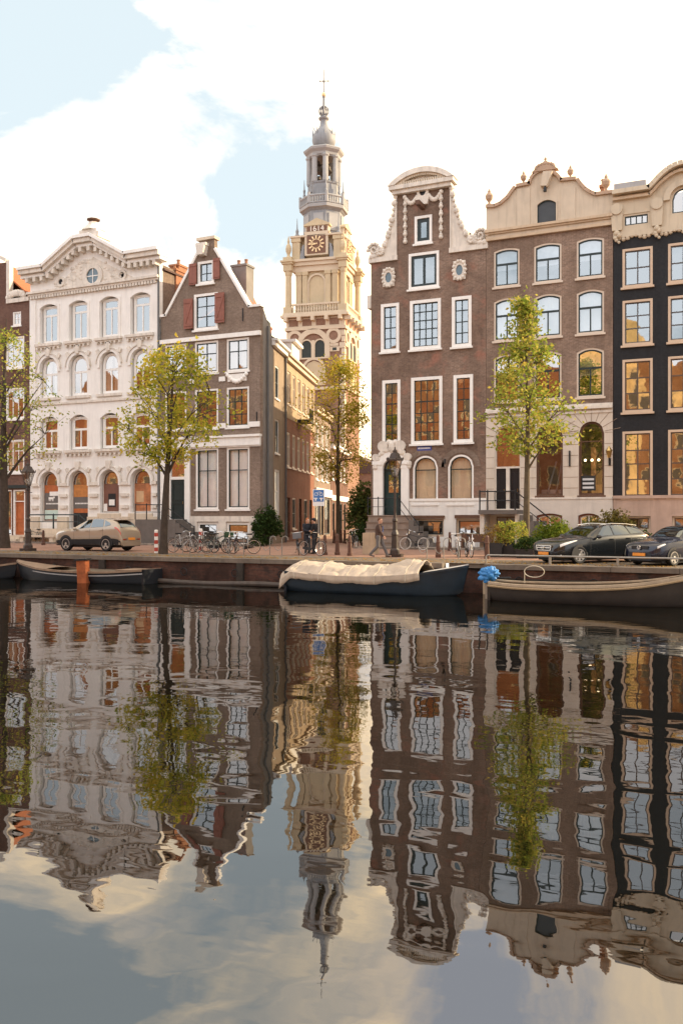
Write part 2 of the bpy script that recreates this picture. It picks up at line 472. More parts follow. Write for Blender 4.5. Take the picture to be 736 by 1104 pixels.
def railing(par,pts,h=.95,posts=True,m=blackiron,r=.022,mid=True):
    mb=MB(); mb.tube([(x,y,z+h) for x,y,z in pts],r,8)
    if mid: mb.tube([(x,y,z+h*.5) for x,y,z in pts],r*.7,6)
    o=mb.build('railing',m,par)
    for (x,y,z) in pts:
        MB().tube([(x,y,z),(x,y,z+h+.03)],r*1.2,8).lathe([(.03,0),(.045,.05),(.0,.1)],(x,y,z+h),8).build('post',m,o)
    return o
# ================================================================ HOUSE A : brown house at the left edge
f=Front(-62,32.6); A=thing('canal_house','brown brick house with red tiled roof and orange door at the left edge','house',f.loc())
x,z=f.x,f.z
xl,xr=x(-62),x(32.6)-.02
ops=[]; wins=[]
for (p0,p1) in ((-54,-36),(-26,-4),(6.5,26.5)):
    for (t,b,ref) in ((363,397,16),(418,452,16),(474,510,16)):
        ops.append((x(p0),x(p1),z(ref,b),z(ref,t),0)); wins.append(ops[-1])
small=(x(14),x(23),z(18,351),z(18,336),0); ops.append(small)
midw=[(x(-26),x(-4),z(16,346),z(16,305),0)]; ops+=midw
zfl=z(20,577)
dr=(x(14.5),x(27.5),zfl,z(20,528),0); ops.append(dr)
lw=[(x(-20),x(-4),z(20,566),z(20,529),0),(x(-48),x(-30),z(20,566),z(20,529),0),(x(7),x(13),zfl,z(20,528),0)]; ops+=lw
zs=z(20,326); zt=z(5,283)
top=[(xl,zs),(x(-38),zs),(x(-38)+.02,zt),(x(7.5),zt),(x(7.5)+.02,zs),(xr,zs)]
wall_mesh(top,ops,0).build('wall',brkA,A)
for o in wins+midw:
    window(A,*o[:4],frame=white,sash=white,fw=.12,vs=(.33,.67) if o[1]-o[0]>1.3 else (.5,),hs=(.68,),pane=glass,curtain=(curtain_m,'halves') if o[2]<8 else None)
window(A,*small[:4],frame=white,sash=white,fw=.09,vs=(.5,),hs=(.5,))
for o in lw: window(A,*o[:4],frame=white,sash=darkpaint,fw=.09,hs=(.7,),vs=())
door(A,dr[0]+.12,dr[1]-.12,zfl+.02,z(20,541),orangewood)
mbx=MB(); mbx.ring([(dr[0],zfl),(dr[1],zfl),(dr[1],dr[3]),(dr[0],dr[3])],[(dr[0]+.12,zfl+.01),(dr[1]-.12,zfl+.01),(dr[1]-.12,dr[3]-.1),(dr[0]+.12,dr[3]-.1)],.02,.16)
mbx.box(dr[0]+.1,dr[1]-.1,.03,.15,z(20,541),z(20,540)); df=mbx.build('door_frame',white,A)
MB().box(dr[0]+.12,dr[1]-.12,.1,.12,z(20,540),dr[3]-.1).build('transom_pane',glass,df)
band(A,xl,xr,z(20,526.5),z(20,523),.16,darkpaint,'fascia_beam')
band(A,xl,xr,0,.75,.05,stone,'plinth') if False else None
MB().box(x(7)-.2,x(27.5)+.2,-1.1,-.01,0,zfl*.5).box(x(7),x(27.5),-.6,-.011,zfl*.5,zfl).build('stoop',stone,A)
# white shoulder coping with scroll, gable edge trim
mb=MB(); slab_along(mb,[(x(7.5)+.05,zs),(xr,zs)],.3,-.12,.3)
for i in range(15):
    k=i/14; mb.ball((x(9)+k*(x(26)-x(9)),-.02,zs+.42+.2*math.sin(k*3)+.12*(i%2)),.2,8,6,(1,.7,1))
slab_along(mb,[(x(-38),zt),(x(-18),zt+1.1),(x(7.5),zt)],.25,-.15,.35)
mb.box(x(7.5)+.021,x(7.5)+.3,-.06,.34,zs+.3,zt+.1)
mb.build('gable_scroll',palestone,A)
body(A,xl,xr,zs-.1,9,brkA)
gable_roof(A,xl,xr,zs+.3,zt+.6,.35,9.5,redtile)

# ================================================================ HOUSE B : white plastered house
f=Front(33,171.5); B=thing('canal_house','white plastered house with four window columns, dentilled pediment and round attic window','house',f.loc())
x,z=f.x,f.z; xl,xr=x(33),x(171.5)
cols=[(44.3,62.3),(75.6,94.4),(108.6,127.8),(141.8,162.2)]
rows=[(319.7,363.5,0.18),(379,424,.5),(445,483.5,.22),(506.4,552.5,.5)]
zz=lambda py: z(118,py)
ops=[]; W=[]
for ci,(p0,p1) in enumerate(cols):
    for ri,(t,b,rk) in enumerate(rows):
        x0,x1=x(p0)-.05,x(p1)+.05
        zb=zz(b)
        if ri==3 and ci==0: zb=zz(563)
        if ri==3 and ci==1: zb=zz(570)
        o=(x0,x1,zb,zz(t),(x1-x0)*rk); ops.append(o); W.append((ci,ri,o))
zc=zz(307)                       # string course under the pediment
rd=(x(101)-.55,x(101)+.55,zz(300.5),zz(287.5),.55)
zp0,zp1=z(40,290)-.45,z(96,256.5)-.45
top=[(xl,zp0),(x(54),zp0),(x(88),zp1-.05),(x(104),zp1-.05),(x(141),zp0),(xr,zp0)]
# the wall stands in 0.3 m deep rounded bays
wall_mesh(top,ops,0,.42).build('wall',cream,B)
greypanel=mat('grey_shop_panel',(.13,.115,.105),.5,.08)
mint=mat('mint_poster',(.50,.62,.55),.6,.05)
for ci,ri,o in W:
    a,b,c,d,r=o
    if ri==0: window(B,a+.12,b-.12,c+.05,d-.1,.05,frame=white,sash=white,fw=.09,sw=.09,vs=(.5,),hs=(.76,),transom=.76,vb='low',y=.2,pane=glasssky,sill=False)
    if ri==1: window(B,a+.1,b-.1,c+.03,d-.08,(b-a)*.5-.1,frame=white,sash=white,fw=.09,sw=.09,vs=(.5,),hs=(.6,),transom=.6,vb='low',y=.2,pane=glass,sill=False,curtain=(curtain_m,'halves') if ci in(0,2) else None)
    if ri==2: window(B,a+.1,b-.1,c+.05,d-.12,.08,frame=white,sash=white,fw=.09,sw=.09,vs=(.5,),hs=(.62,),transom=.62,vb='low',y=.2,pane=glass,sill=False,curtain=(mat('russet_blind',(.34,.105,.045),.8,.15,3),'full') if ci<2 else None)
    if ri==3:
        w=window(B,a+.08,b-.08,c+.03,d-.06,(b-a)*.5-.08,frame=mat('dull_white_frame',(.62,.55,.48),.6),sash=brownwood,fw=.06,sw=.06,vs=(),hs=((zz(521)-c)/(d-c),),y=.22,pane=glass,sill=False)
        zt_=zz(521)-.05
        if ci==0:
            MB().box(a+.2,b-.2,.24,.28,zt_-1.7,zt_-.55).build('shop_panel',greypanel,w); MB().box(a+.2,b-.2,.241,.281,zt_-.54,zt_).build('panel',orangewood,w)
            MB().box(a+.2,b-.2,.243,.283,c+.2,zt_-1.75).build('poster',mint,w); MB().box(a+.65,b-.2,.225,.24,zt_-.75,zt_-.45).build('paper_strip',white,w)
        if ci==1:
            MB().box(a+.18,b-.18,.24,.28,zt_-.85,zt_).build('panel',mat('orange_board',(.48,.19,.05),.6,.2,5),w); MB().box(a+.18,b-.18,.24,.281,zt_-1.65,zt_-.86).build('shop_panel',greypanel,w)
            MB().box(a+.18,b-.18,.242,.28,zt_-1.95,zt_-1.66).build('board',orangewood,w)
            MB().box(a+.18,b-.18,.244,.28,c+.02,zt_-1.96).build('door',blackiron,w)
        if ci==2:
            MB().box(a+.15,b-.15,.22,.28,c+.08,zt_).build('panel',mat('chestnut_panel',(.17,.075,.05),.5,.1),w)
            q=MB().box(a+.55,b-.45,.2,.219,zt_-1.55,zt_-.65).build('notice',blackiron,w); MB().box(a+.62,b-.52,.19,.199,zt_-1.45,zt_-1.05).build('notice_sheet',white,q)
            MB().box(a+.17,a+.45,.2,.219,c+.1,c+.6).build('notice',white,w)
        if ci==3:
            MB().box(a+.12,b-.12,.23,.28,c+.06,zt_).build('panel',mat('orange_display',(.42,.16,.065),.6,.45,2.2),w); MB().box(a+.3,b-.75,.22,.229,zt_-1.25,zt_-.5).build('notice',mat('tan_paper',(.55,.36,.2),.7),w)
        if ci in (0,1):              # the white emblem and lettering line on the grey panels
            zq=zt_-1.3
            e=MB()
            for k in range(9): e.box(a+.32+k*.125,a+.32+k*.125+.09,.23,.2395,zq-.05,zq+.045)
            if ci==0:
                e.box(a+.55,a+1.0,.23,.2395,zq+.3,zq+.46); 
                for lx in (.58,.68,.86,.94): e.box(a+lx,a+lx+.045,.23,.2395,zq+.18,zq+.3)
                e.box(a+.98,a+1.1,.23,.2395,zq+.38,zq+.5)
            e.build('lettering',white,w)
for ci,(p0,p1) in enumerate(cols):
    for ri in (0,2):
        o=[w for w in W if w[0]==ci and w[1]==ri][0][2]
        mb=MB(); mb.box(o[0]-.32,o[1]+.32,-.26,.0,o[2]-.2,o[2]-.02); mb.box(o[0]-.26,o[1]+.26,-.17,.0,o[2]-.3,o[2]-.201)
        for k in range(6):
            xx=o[0]-.2+(o[1]-o[0]+.28)*k/5.; mb.box(xx,xx+.13,-.2,.0,o[2]-.45,o[2]-.301)
        mb.build('bracketed_sill',palestone,B)
    for ri in (1,3):
        o=[w for w in W if w[0]==ci and w[1]==ri][0][2]
        archivolt(B,o,.2,.1,cream,legs=.25); archivolt(B,(o[0]-.22,o[1]+.22,o[2],o[3]+.22,o[4]+.22),.07,.16,palestone,'outer_arch_moulding')
        cx=(o[0]+o[1])/2
        MB().prism([(cx-.14,o[3]+.05),(cx+.14,o[3]+.05),(cx+.22,o[3]+.62),(cx-.22,o[3]+.62)],-.2,.0).build('keystone',palestone,B)
        mb=MB()
        for sgn in (-1,1):
            mb.prism([(cx+sgn*.75,o[3]-.05),(cx+sgn*.95,o[3]-.15),(cx+sgn*1.1,o[3]+.1),(cx+sgn*.9,o[3]+.22)],-.14,.0)
        mb.build_each('voussoir',palestone,B)
    o=[w for w in W if w[0]==ci and w[1]==0][0][2]
    mb=MB(); mb.ring(loop(o[0]-.14,o[1]+.14,o[2]-.01,o[3]+.14,.25),loop(o[0]-.001,o[1]+.001,o[2],o[3]+.001,o[4]),-.06,.0); mb.build('window_surround',cream,B)
    o=[w for w in W if w[0]==ci and w[1]==1][0][2]
    band(B,o[0]-.25,o[1]+.25,o[2]-.2,o[2]-.02,.15,palestone,'sill_band')
# string courses
band(B,xl-.05,xr+.05,zz(432.5),zz(430),.1,palestone,'string_course')
mb=MB(); mb.box(xl-.1,xr+.1,-.34,0,zc-.0,zc+.16); mb.box(xl-.05,xr+.05,-.22,0,zc-.14,zc-.001); mb.build('string_course',palestone,B)
dentils(B,xl+.1,xr-.1,zc-.34,zc-.141,.2,palestone,44)
# rusticated piers at street level
px_=[(34,43.5),(63.5,74.6),(95.6,107.6),(129,140.6),(163.3,171)]
for (p0,p1) in px_:
    mb=MB()
    for (t,b) in ((519.5,523),(532,535.5),(544.5,548)): mb.box(x(p0)+.1,x(p1)-.1,-.14,0,zz(b),zz(t))
    mb.build('rusticated_blocks',palestone,B)
for (p0,p1) in px_:
    MB().box(x(p0),x(p1),-.16,0,0,zz(557)).build('plinth',stone,B)
for i in (2,3):
    MB().box(x(cols[i][0])-.2,x(cols[i][1])+.2,-.1,0,.0,zz(553.5)).build('plinth',stone,B)
# pilaster strips at the edges
for (a,b) in ((xl+.02,xl+.55),(xr-.55,xr-.02)):
    band(B,a,b,zz(432),zc-.35,.09,cream,'pilaster')
# raking cornice
def rake(offs,th,out,m,name):
    pts=[(xl-.45,zp0+offs),(x(54),zp0+offs),(x(87),zp1+offs),(x(105),zp1+offs),(x(141),zp0+offs),(xr+.45,zp0+offs)]
    mb=MB(); slab_along(mb,pts,th,-out,.4); return mb.build(name,m,B)
rake(-.02,.28,.75,palestone,'cornice'); rake(-.26,.22,.5,cream,'cornice_bed_moulding'); rake(.265,.2,.9,cream,'cornice_lip')
mb=MB(); P=[(xl-.2,zp0),(x(54),zp0),(x(87),zp1),(x(105),zp1),(x(141),zp0),(xr+.2,zp0)]
tot=0
for (xa,za),(xb,zb) in zip(P,P[1:]):
    n=max(2,int(math.hypot(xb-xa,zb-za)/.5))
    for i in range(n):
        k=(i+.5)/n; xx,zq=xa+(xb-xa)*k,za+(zb-za)*k
        mb.box(xx-.12,xx+.12,-.52,-.01,zq-.58,zq-.265); 
mb.build_each('modillion',palestone,B)
for (a,b,s) in ((xl-.05,xl+1.0,1),(xr-1.0,xr+.05,1)):
    pass
mb=MB(); hw=.55
archivolt(B,(x(101)-.52,x(101)+.52,0,zz(287),.52),.3,.14,palestone,'round_window_surround'); 
cxx,czz=x(101),zz(287)-.52
def disc_ring(par,cx,cz,r0,r1,out,m,name):
    mb=MB(); n=24
    mb.ring([(cx+r1*math.cos(2*math.pi*i/n),cz+r1*math.sin(2*math.pi*i/n)) for i in range(n)],[(cx+r0*math.cos(2*math.pi*i/n),cz+r0*math.sin(2*math.pi*i/n)) for i in range(n)],-out,.03)
    return mb.build(name,m,par)
rw_=disc_ring(B,cxx,czz,.52,.85,.141,palestone,'round_window')
g=MB(); g.lathe([(0,0),(.55,0),(.55,.02),(0,.02)],(cxx,-.05,czz),20,axis='y').build('pane',mat('blue_attic_glass',(.05,.10,.13),.05,.1,spec=1.0),rw_)
MB().box(cxx-.55,cxx+.55,-.08,-.055,czz-.03,czz+.03).box(cxx-.03,cxx+.03,-.079,-.056,czz-.55,czz+.55).build('sash',white,rw_)
for px_o,py_o in ((66.6,304),(132.5,296.8)):
    a=disc_ring(B,x(px_o),z(px_o,py_o),.2,.36,.12,palestone,'bull_eye_vent'); MB().lathe([(0,0),(.22,0),(.22,.02),(0,.02)],(x(px_o),-.03,z(px_o,py_o)),14,axis='y').build('vent_hole',blackiron,a)
# stucco relief in the tympanum
rr=random.Random(3); mb=MB()
for i in range(170):
    xx=rr.uniform(x(60),x(142)); zq=rr.uniform(zc+.35,zp1-1)
    lim=interp(P,xx)-1.0
    if zq>lim or abs(xx-cxx)<.95 and abs(zq-czz)<.95: continue
    mb.ball((xx,-.0,zq),rr.uniform(.1,.2),8,5,(1,.5,.7))
mb.prism([(x(60),zc+.25),(x(145),zc+.25),(x(103),zp1-1.0),(x(90),zp1-1.0)],-.03,0); mb.build('stucco_relief',palestone,B)
mb=MB(); cx0=x(101); zt=zp1+.2
mb.box(cx0-1.0,cx0+1.0,-.7,.6,zt,zt+.36); mb.prismz([(cx0-.75,-.6),(cx0+.75,-.6),(cx0+.75,.6),(cx0-.75,.6)],zt+.36,zt+.62)
mb.lathe([(.85,0),(.75,.12),(.48,.36),(.36,.46),(.34,.62)],(cx0,0,zt+.62),8,rot=R(22.5)); mb.build('pedestal',palestone,B)
MB().lathe([(.24,0),(.26,.1),(.46,.16),(.46,.22),(.1,.3)],(cx0,0,zt+1.24),8,rot=R(22.5)).build('pedestal_cap',brownwood,B)
body(B,xl,xr,zp0-.4,10,brkC,.42)
gable_roof(B,xl,xr,zp0-.5,zp1-.2,.42,10.5,darktile)
chimney(B,xr-.9,xr+.1,5,6,zp0-2,zp0+.35,mat('orange_chimney_brick',(.33,.15,.08),.85,.2,6),1)
chimney(B,xr-.9,xr+.1,1.8,2.9,zp0-2,zp0-.4,mat('orange_chimney_brick',(.33,.15,.08),.85,.2,6),1)
# stoop in front of the shop door
o=[w for w in W if w[0]==1 and w[1]==3][0][2]
zl=o[2]
st=MB().box(o[0]-2.4,o[1]+.5,-1.5,-.17,0,zl).build('stoop',stone,B)
stairs(B,o[1]+.51,o[1]+1.9,-1.5,-.17,4,zl*.85,stone)
railing(B,[(o[0]-2.3,-1.45,zl),(o[0]-.1,-1.45,zl),(o[1]+.45,-1.45,zl),(o[1]+1.8,-1.45,.1)],.95,m=darkpaint,r=.045)
MB().tube([(xr+.05,-.12,0),(xr+.05,-.12,zp0-.6)],.07,8).build('downpipe',mat('grey_pipe',(.12,.12,.12),.6),B)

# ================================================================ HOUSE C : brown gable house with red shutters
f=Front(172.6,280.5); Cc=thing('canal_house','brown brick house with steep pointed gable and red shutters on the alley corner','house',f.loc())
x,z=f.x,f.z; xl,xr=x(172.6)+.1,x(280.5)
zz=lambda py: z(256,py)
ops=[]; W=[]
def OP(p0,p1,t,b,ref=256,rise=0): 
    o=(x(p0),x(p1),z(ref,b),z(ref,t),rise); ops.append(o); return o
a1=OP(213.5,231,281.5,306,222); a2=OP(209.5,235,316.5,355.5,222)
r1=[OP(178,201,364.5,400),OP(210,235.3,364.5,400),OP(244.3,268.5,364.5,400)]
r2=[OP(178,201,417,460.5),OP(210,235.3,417,460.5),OP(244.3,268.5,417,460.5)]
g1=[OP(211,235.5,482,549),OP(244.3,269,482,549)]
b1=[OP(213,235.5,563,588),OP(244.3,269,563,588)]
dz=z(191,560)
dd=(x(182.5),x(200),dz,z(191,481),0); ops.append(dd)
zsl,zsr=z(175,342),z(274,331)
top=[(xl,zsl),(x(179.4),zsl),(x(215),z(222,271.5)),(x(215)+.02,z(222,259)),(x(231),z(222,259)),(x(231)+.02,z(222,270)),(x(268),zsr),(xr,zsr)]
wall_mesh(top,ops,0,.36).build('wall',brkC,Cc)
for o in (a1,a2): window(Cc,*o[:4],frame=white,sash=darkpaint,fw=.16,vs=(.5,),hs=(.35,.68) if o is a2 else (.45,),proud=.06,pane=glasssky)
for (p0,p1,t,b) in ((199.5,209,320.5,353),(232.8,243,318,350)):
    mb=MB(); mb.box(x(p0),x(p1),-.16,-.1,z(222,b),z(222,t)); mb.box(x(p0)+.02,x(p1)-.02,-.19,-.161,z(222,b)+.15,z(222,b)+.3); mb.box(x(p0)+.02,x(p1)-.02,-.19,-.161,z(222,t)-.3,z(222,t)-.15)
    zb,zt_=z(222,b)+.3,z(222,t)-.3; mb.prism([(x(p0)+.03,zb),(x(p0)+.17,zb),(x(p1)-.03,zt_),(x(p1)-.17,zt_)],-.185,-.161)
    mb.build('shutter',redshutter,Cc)
for (p0,p1,t,b) in ((205,213,283,306),(231,238,280.5,303)):
    mb=MB(); mb.box(x(p0),x(p1),-.16,-.1,z(222,b),z(222,t)); mb.box(x(p0)+.02,x(p1)-.02,-.19,-.161,z(222,b)+.1,z(222,b)+.2); mb.box(x(p0)+.02,x(p1)-.02,-.19,-.161,z(222,t)-.2,z(222,t)-.1)
    mb.build('shutter',redshutter,Cc)
russet=mat('russet_blind',(.34,.105,.045),.8,.15,3)
for i,o in enumerate(r1): window(Cc,*o[:4],frame=white,sash=darkpaint,fw=.13,sw=.06,vs=(.5,),hs=(.62,),pane=glass,curtain=(curtain_m,'halves') if i==2 else None)
for i,o in enumerate(r2): window(Cc,*o[:4],frame=white,sash=darkpaint,fw=.13,sw=.05,vs=(.33,.67) if i==2 else (.5,),hs=(.3,.65),pane=glass,tilt=.006)
for o in g1: window(Cc,*o[:4],frame=white,sash=darkpaint,fw=.13,sw=.06,vs=(.5,),hs=(.64,),pane=glassclear,curtain=(mat('bright_curtain',(.86,.84,.8),.9,.04),'full'))
for o in b1: window(Cc,*o[:4],frame=white,sash=darkpaint,fw=.16,vs=(),hs=(.6,),sill=False)
mb=MB(); mb.ring([(dd[0]-.0,dz),(dd[1],dz),(dd[1],dd[3]),(dd[0],dd[3])],[(dd[0]+.1,dz+.01),(dd[1]-.1,dz+.01),(dd[1]-.1,dd[3]-.1),(dd[0]+.1,dd[3]-.1)],.02,.2); mb.box(dd[0]+.1,dd[1]-.1,.03,.19,z(191,517),z(191,514)); df=mb.build('door_frame',white,Cc)
MB().box(dd[0]+.1,dd[1]-.1,.1,.12,z(191,514),dd[3]-.1).build('transom_pane',glass,df)
door(Cc,dd[0]+.1,dd[1]-.1,dz+.02,z(191,517.2),darkpaint,y=.05)
# trim
for (p0,p1) in ((174,181.5),(200.6,205.5)): band(Cc,x(p0),x(p1),0,z(256,481),.12,white,'door_pilaster')
band(Cc,xl-.02,xr+.06,zz(363.6),zz(359),.16,white,'string_course')
for p0,p1 in ((172.8,177.5),(201.5,209.5),(236,243.8),(269,280.4)): band(Cc,x(p0),x(p1),zz(461),zz(455.5),.1,white,'sill_band')
mb=MB(); mb.box(xl-.05,xr+.12,-.3,0,zz(471.5),zz(469)); mb.box(xl,xr+.06,-.18,0,zz(480.5),zz(471.51)); mb.box(xl,xr+.04,-.1,0,zz(482),zz(480.51)); mb.build('shop_fascia',white,Cc)
band(Cc,x(206),xr+.03,0,zz(589),.1,stone,'plinth_foot') if False else None
for p0,p1 in ((204,212.8),(235.8,244),(269.3,280.5)): band(Cc,x(p0),x(p1)+.02,0,zz(556.5),.08,palestone,'plinth')
for p0,p1 in ((212.9,235.7),(244.1,269.2)): band(Cc,x(p0),x(p1),zz(562.5),zz(556.5),.081,palestone,'plinth')
for p0,p1 in ((203,211),(236,244)):
    band(Cc,x(p0)+.05,x(p1)-.05,zz(410),zz(405),.08,white,'relief_panel')
mb=MB(); n=10
for i in range(n): 
    k=i/(n-1); mb.ball((x(246)+(x(266)-x(246))*k,-.05,zz(404)-.45*math.sin(math.pi*k)),.14,8,5)
mb.box(x(246),x(266),-.05,0,zz(411),zz(403)); mb.build('festoon_panel',white,Cc)
mb=MB(); slab_along(mb,[(xl-.1,zsl),(x(179.4),zsl),(x(215),z(222,271.5))],.16,-.1,.4); slab_along(mb,[(x(231),z(222,270)),(x(268),zsr),(xr+.1,zsr)],.16,-.1,.4); mb.build('gable_coping',white,Cc)
mb=MB(); mb.box(x(214)-.05,x(232)+.05,-.15,.45,z(222,259),z(222,256)); mb.build('gable_cap',stone,Cc)
mb=MB(); cx=x(220); mb.box(cx-.38,cx+.38,-.4,0,z(222,266),z(222,263)); mb.prism([(cx-.2,z(222,276)),(cx+.2,z(222,276)),(cx+.32,z(222,266)),(cx-.32,z(222,266))],-.5,0); mb.build('hoist_beam',palestone,Cc)
mb=MB(); 
for xx,py in ((x(277),452),(x(207),345),(x(262),340)): mb.box(xx-.03,xx+.03,-.05,0,z(256,py)-.4,z(256,py)+.4)
mb.build('wall_anchor',blackiron,Cc)
# stoop at the door
MB().box(x(160),x(203),-1.4,-.13,0,dz).build('stoop',mat('dark_stone',(.14,.12,.105),.8),Cc)
stairs(Cc,x(203)+.01,x(203)+1.5,-1.4,-.13,5,dz*.85,mat('dark_stone',(.14,.12,.105),.8))
railing(Cc,[(x(160),-1.38,dz),(x(172),-1.38,dz),(x(190),-1.38,dz),(x(203)+1.4,-1.38,.2)],.95,r=.03)
# sides: the alley wall runs back with the alley, 16 degrees off square
AL=R(16.5)
sx,sy=-math.sin(AL),math.cos(AL)
dC=2.9
mb=MB(); mb.quad((xr,.36,0),(xr+sx*dC,.36+sy*dC,0),(xr+sx*dC,.36+sy*dC,zsr-1.4),(xr,.36,zsr)); mb.quad((xl,.36,0),(xl,8,0),(xl,8,zsl),(xl,.36,zsl)); mb.build('side_wall',greyplaster,Cc,fix=False)
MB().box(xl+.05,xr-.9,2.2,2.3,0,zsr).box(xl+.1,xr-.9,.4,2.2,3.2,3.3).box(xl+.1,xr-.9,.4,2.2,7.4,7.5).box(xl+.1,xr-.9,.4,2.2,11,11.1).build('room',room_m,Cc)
zr=z(222,262)
mb=MB(); xm=x(223); xk=x(268)
mb.add([(xl-.05,.37,zsl-.1),(xm,.37,zr-.45),(xm-1.8,8,zr-.45),(xl-1.5,8,zsl-.1)],[(0,1,2,3)]); mb.add([(xm,.37,zr-.45),(xk-.05,.37,zsr-.1),(xk-.05+sx*5,.37+sy*5,zsr-.1),(xm-1.8,8,zr-.45)],[(0,1,2,3)]); mb.add([(xk-.05,.37,zsr-.1),(xr-.02,.37,zsr-.35),(xr-.02+sx*dC,.37+sy*dC,zsr-1.45),(xk-.05+sx*dC,.37+sy*dC,zsr-1.3)],[(0,1,2,3)]); mb.build('roof',mat('russet_tile',(.27,.11,.065),.85,.25,8),Cc)
YC=YF+4.2
chimney(Cc,X_at(249.5,YC)-f.cx,X_at(265.5,YC)-f.cx,4.2,5.2,zsr-1.5,Z_at(258,287,YC)-GZ,greyplaster,2)
YC=YF+2.5
chimney(Cc,X_at(183,YC)-f.cx,X_at(193,YC)-f.cx,2.5,3.5,zsl-2,Z_at(188,287,YC)-GZ,mat('orange_chimney_brick',(.33,.15,.08),.85,.2,6),1)
MB().tube([(xr+sx*.9+.12,.36+sy*.9,0),(xr+sx*.9+.12,.36+sy*.9,zsr-1)],.075,8).build('downpipe',mat('grey_pipe',(.12,.12,.12),.6),Cc)
# tarred patch on the alley side
mb=MB(); mb.prism([(1.3,3.4),(2.0,2.6),(2.8,3.6),(2.8,14.5),(1.3,14.5)],-.03,.0); tp=mb.build('tarred_strip',mat('tar_black',(.035,.038,.04),.8,.3,1.2),Cc); tp.location=(xr,.0,0); tp.rotation_euler=(0,0,R(90)+AL)

# ================================================================ HOUSE F : dark brown neck-gable house
f=Front(399.5,523.5); Fh=thing('canal_house','dark brown neck gable house with carved white scrolls and arched pediment','house',f.loc())
x,z=f.x,f.z; xl,xr=x(399.8),x(523.6); zz=lambda py: z(459,py)
ops=[]
def OP(p0,p1,t,b,rise=0):
    pm=(p0+p1)/2; o=(x(p0),x(p1),z(pm,b),z(pm,t),rise); ops.append(o); return o
at1=OP(446.7,465.4,232.4,262.5); at2=OP(440.3,473,272,311)
n1=[OP(410.5,430,327.3,379.5),OP(441.7,475,323,376.5),OP(486.8,508,319.5,374)]
n2=[OP(412,431.5,409.8,479.8),OP(443,476.6,406.3,478.5),OP(488.6,509.6,404,477)]
ga=OP(445,471.7,491.5,543); gb=OP(482.8,510.2,490.2,543)
for i in (-2,-1):
    o=ops[i]; ops[i]=o[:4]+((o[1]-o[0])*.46,)
ga,gb=ops[-2],ops[-1]
bs=[OP(447.3,478.5,559.5,578.5),OP(491.5,521.5,559,578.3)]
fd=z(423,555.5)
dr=(x(413.5),x(433),fd,z(423,495),(x(433)-x(413.5))*.5); ops.append(dr)
zsh=z(459,273.5); zn=z(459,206)
top=[(xl,zsh),(x(426.5),zsh),(x(426.5)+.02,zn),(x(486.2)-.02,zn),(x(486.2),zsh),(xr,zsh)]
wall_mesh(top,ops,0,.36).build('wall',brkF,Fh)
window(Fh,*at1[:4],frame=white,sash=darkpaint,fw=.15,sw=.2,vs=(),hs=(),proud=.05,pane=glasssky)
window(Fh,*at2[:4],frame=white,sash=darkpaint,fw=.15,sw=.15,vs=(.5,),hs=(),proud=.05,pane=glasssky)
for i,o in enumerate(n1): window(Fh,*o[:4],frame=white,sash=darkpaint,fw=.18,sw=.055,vs=(.25,.5,.75) if i==1 else (.5,),hs=(.18,.4,.6,.8) if i==1 else (.25,.5,.76),proud=.06,pane=glasssky,tilt=.006)
for i,o in enumerate(n2): window(Fh,*o[:4],frame=white,sash=darkpaint,fw=.18,sw=.04,vs=(.25,.5,.75) if i==1 else (.5,),hs=(.15,.3,.46,.65,.83),transom=.65,proud=.06,pane=glass,tilt=.006)
for o in (ga,gb): window(Fh,*o,frame=white,sash=darkpaint,fw=.1,sw=.06,vs=(),hs=(.72,),proud=.03,pane=glassclear,curtain=(linen_m,'full'))
for o in (ga,gb): archivolt(Fh,(o[0]-.1,o[1]+.1,o[2],o[3]+.1,o[4]+.1),.3,.03,brkC,'brick_arch')
for o in bs: window(Fh,*o[:4],frame=mat('tan_frame',(.5,.4,.3),.6),sash=darkpaint,fw=.12,sw=.06,vs=(),hs=(),sill=False,y=.08,pane=glass,curtain=(mat('tan_blind',(.4,.3,.21),.9),'blind'))
for o in bs: band(Fh,o[0]-.06,o[1]+.06,o[3]+.02,o[3]+.2,.14,brownwood,'lintel')
# shop plant on the right sill
# white rendered base
mb=MB(); 
base_ops=[o for o in bs]
zb=z(480,540)
wall_mesh([(x(441.5),zb),(xr,zb)],[tuple([o[0],o[1],o[2],o[3],0]) for o in bs],0,.06,mb=mb,y0=-.065); mb.build('rendered_base',mat('white_render',(.72,.70,.66),.7,.08,1.5,streak=.14),Fh)
band(Fh,x(440.8),xr+.01,zb,zb+.14,.11,white,'base_coping')
# door case
dc=MB()
dc.box(x(403.5),x(413.4),-.2,0,0,z(423,501)); dc.box(x(433.2),x(441.2),-.2,0,0,z(423,501))
dc.box(x(402.8),x(413.4),-.27,0,z(423,501),z(423,497)); dc.box(x(433.2),x(442),-.27,0,z(423,501),z(423,497))
dcase=dc.build('door_case',white,Fh)
archivolt(Fh,(dr[0],dr[1],0,dr[3],dr[4]),.42,.22,white,'door_arch')
mb=MB(); cx=x(423.3); zt=dr[3]
for k in range(21):
    a=math.pi*k/20; mb.ball((cx+1.02*math.cos(a)*1.0,-.12,zt-.45+1.0*math.sin(a)),.17+.06*math.sin(k*2.3),8,5,(1,.8,1))
for sg in (-1,1):
    mb.lathe([(0,-.15),(.32,-.15),(.28,.1),(0,.12)],(cx+sg*.55,-.12,zt+.75),12,axis='y'); mb.lathe([(0,-.15),(.22,-.15),(.2,.1),(0,.12)],(cx+sg*1.0,-.12,zt+.1),12,axis='y')
    mb.ball((cx+sg*.2,-.1,zt+.95),.2,8,6)
mb.ball((cx,-.15,zt+.7),.3,8,6,(.8,.7,1.3)); mb.build('carved_crest',palestone,Fh)
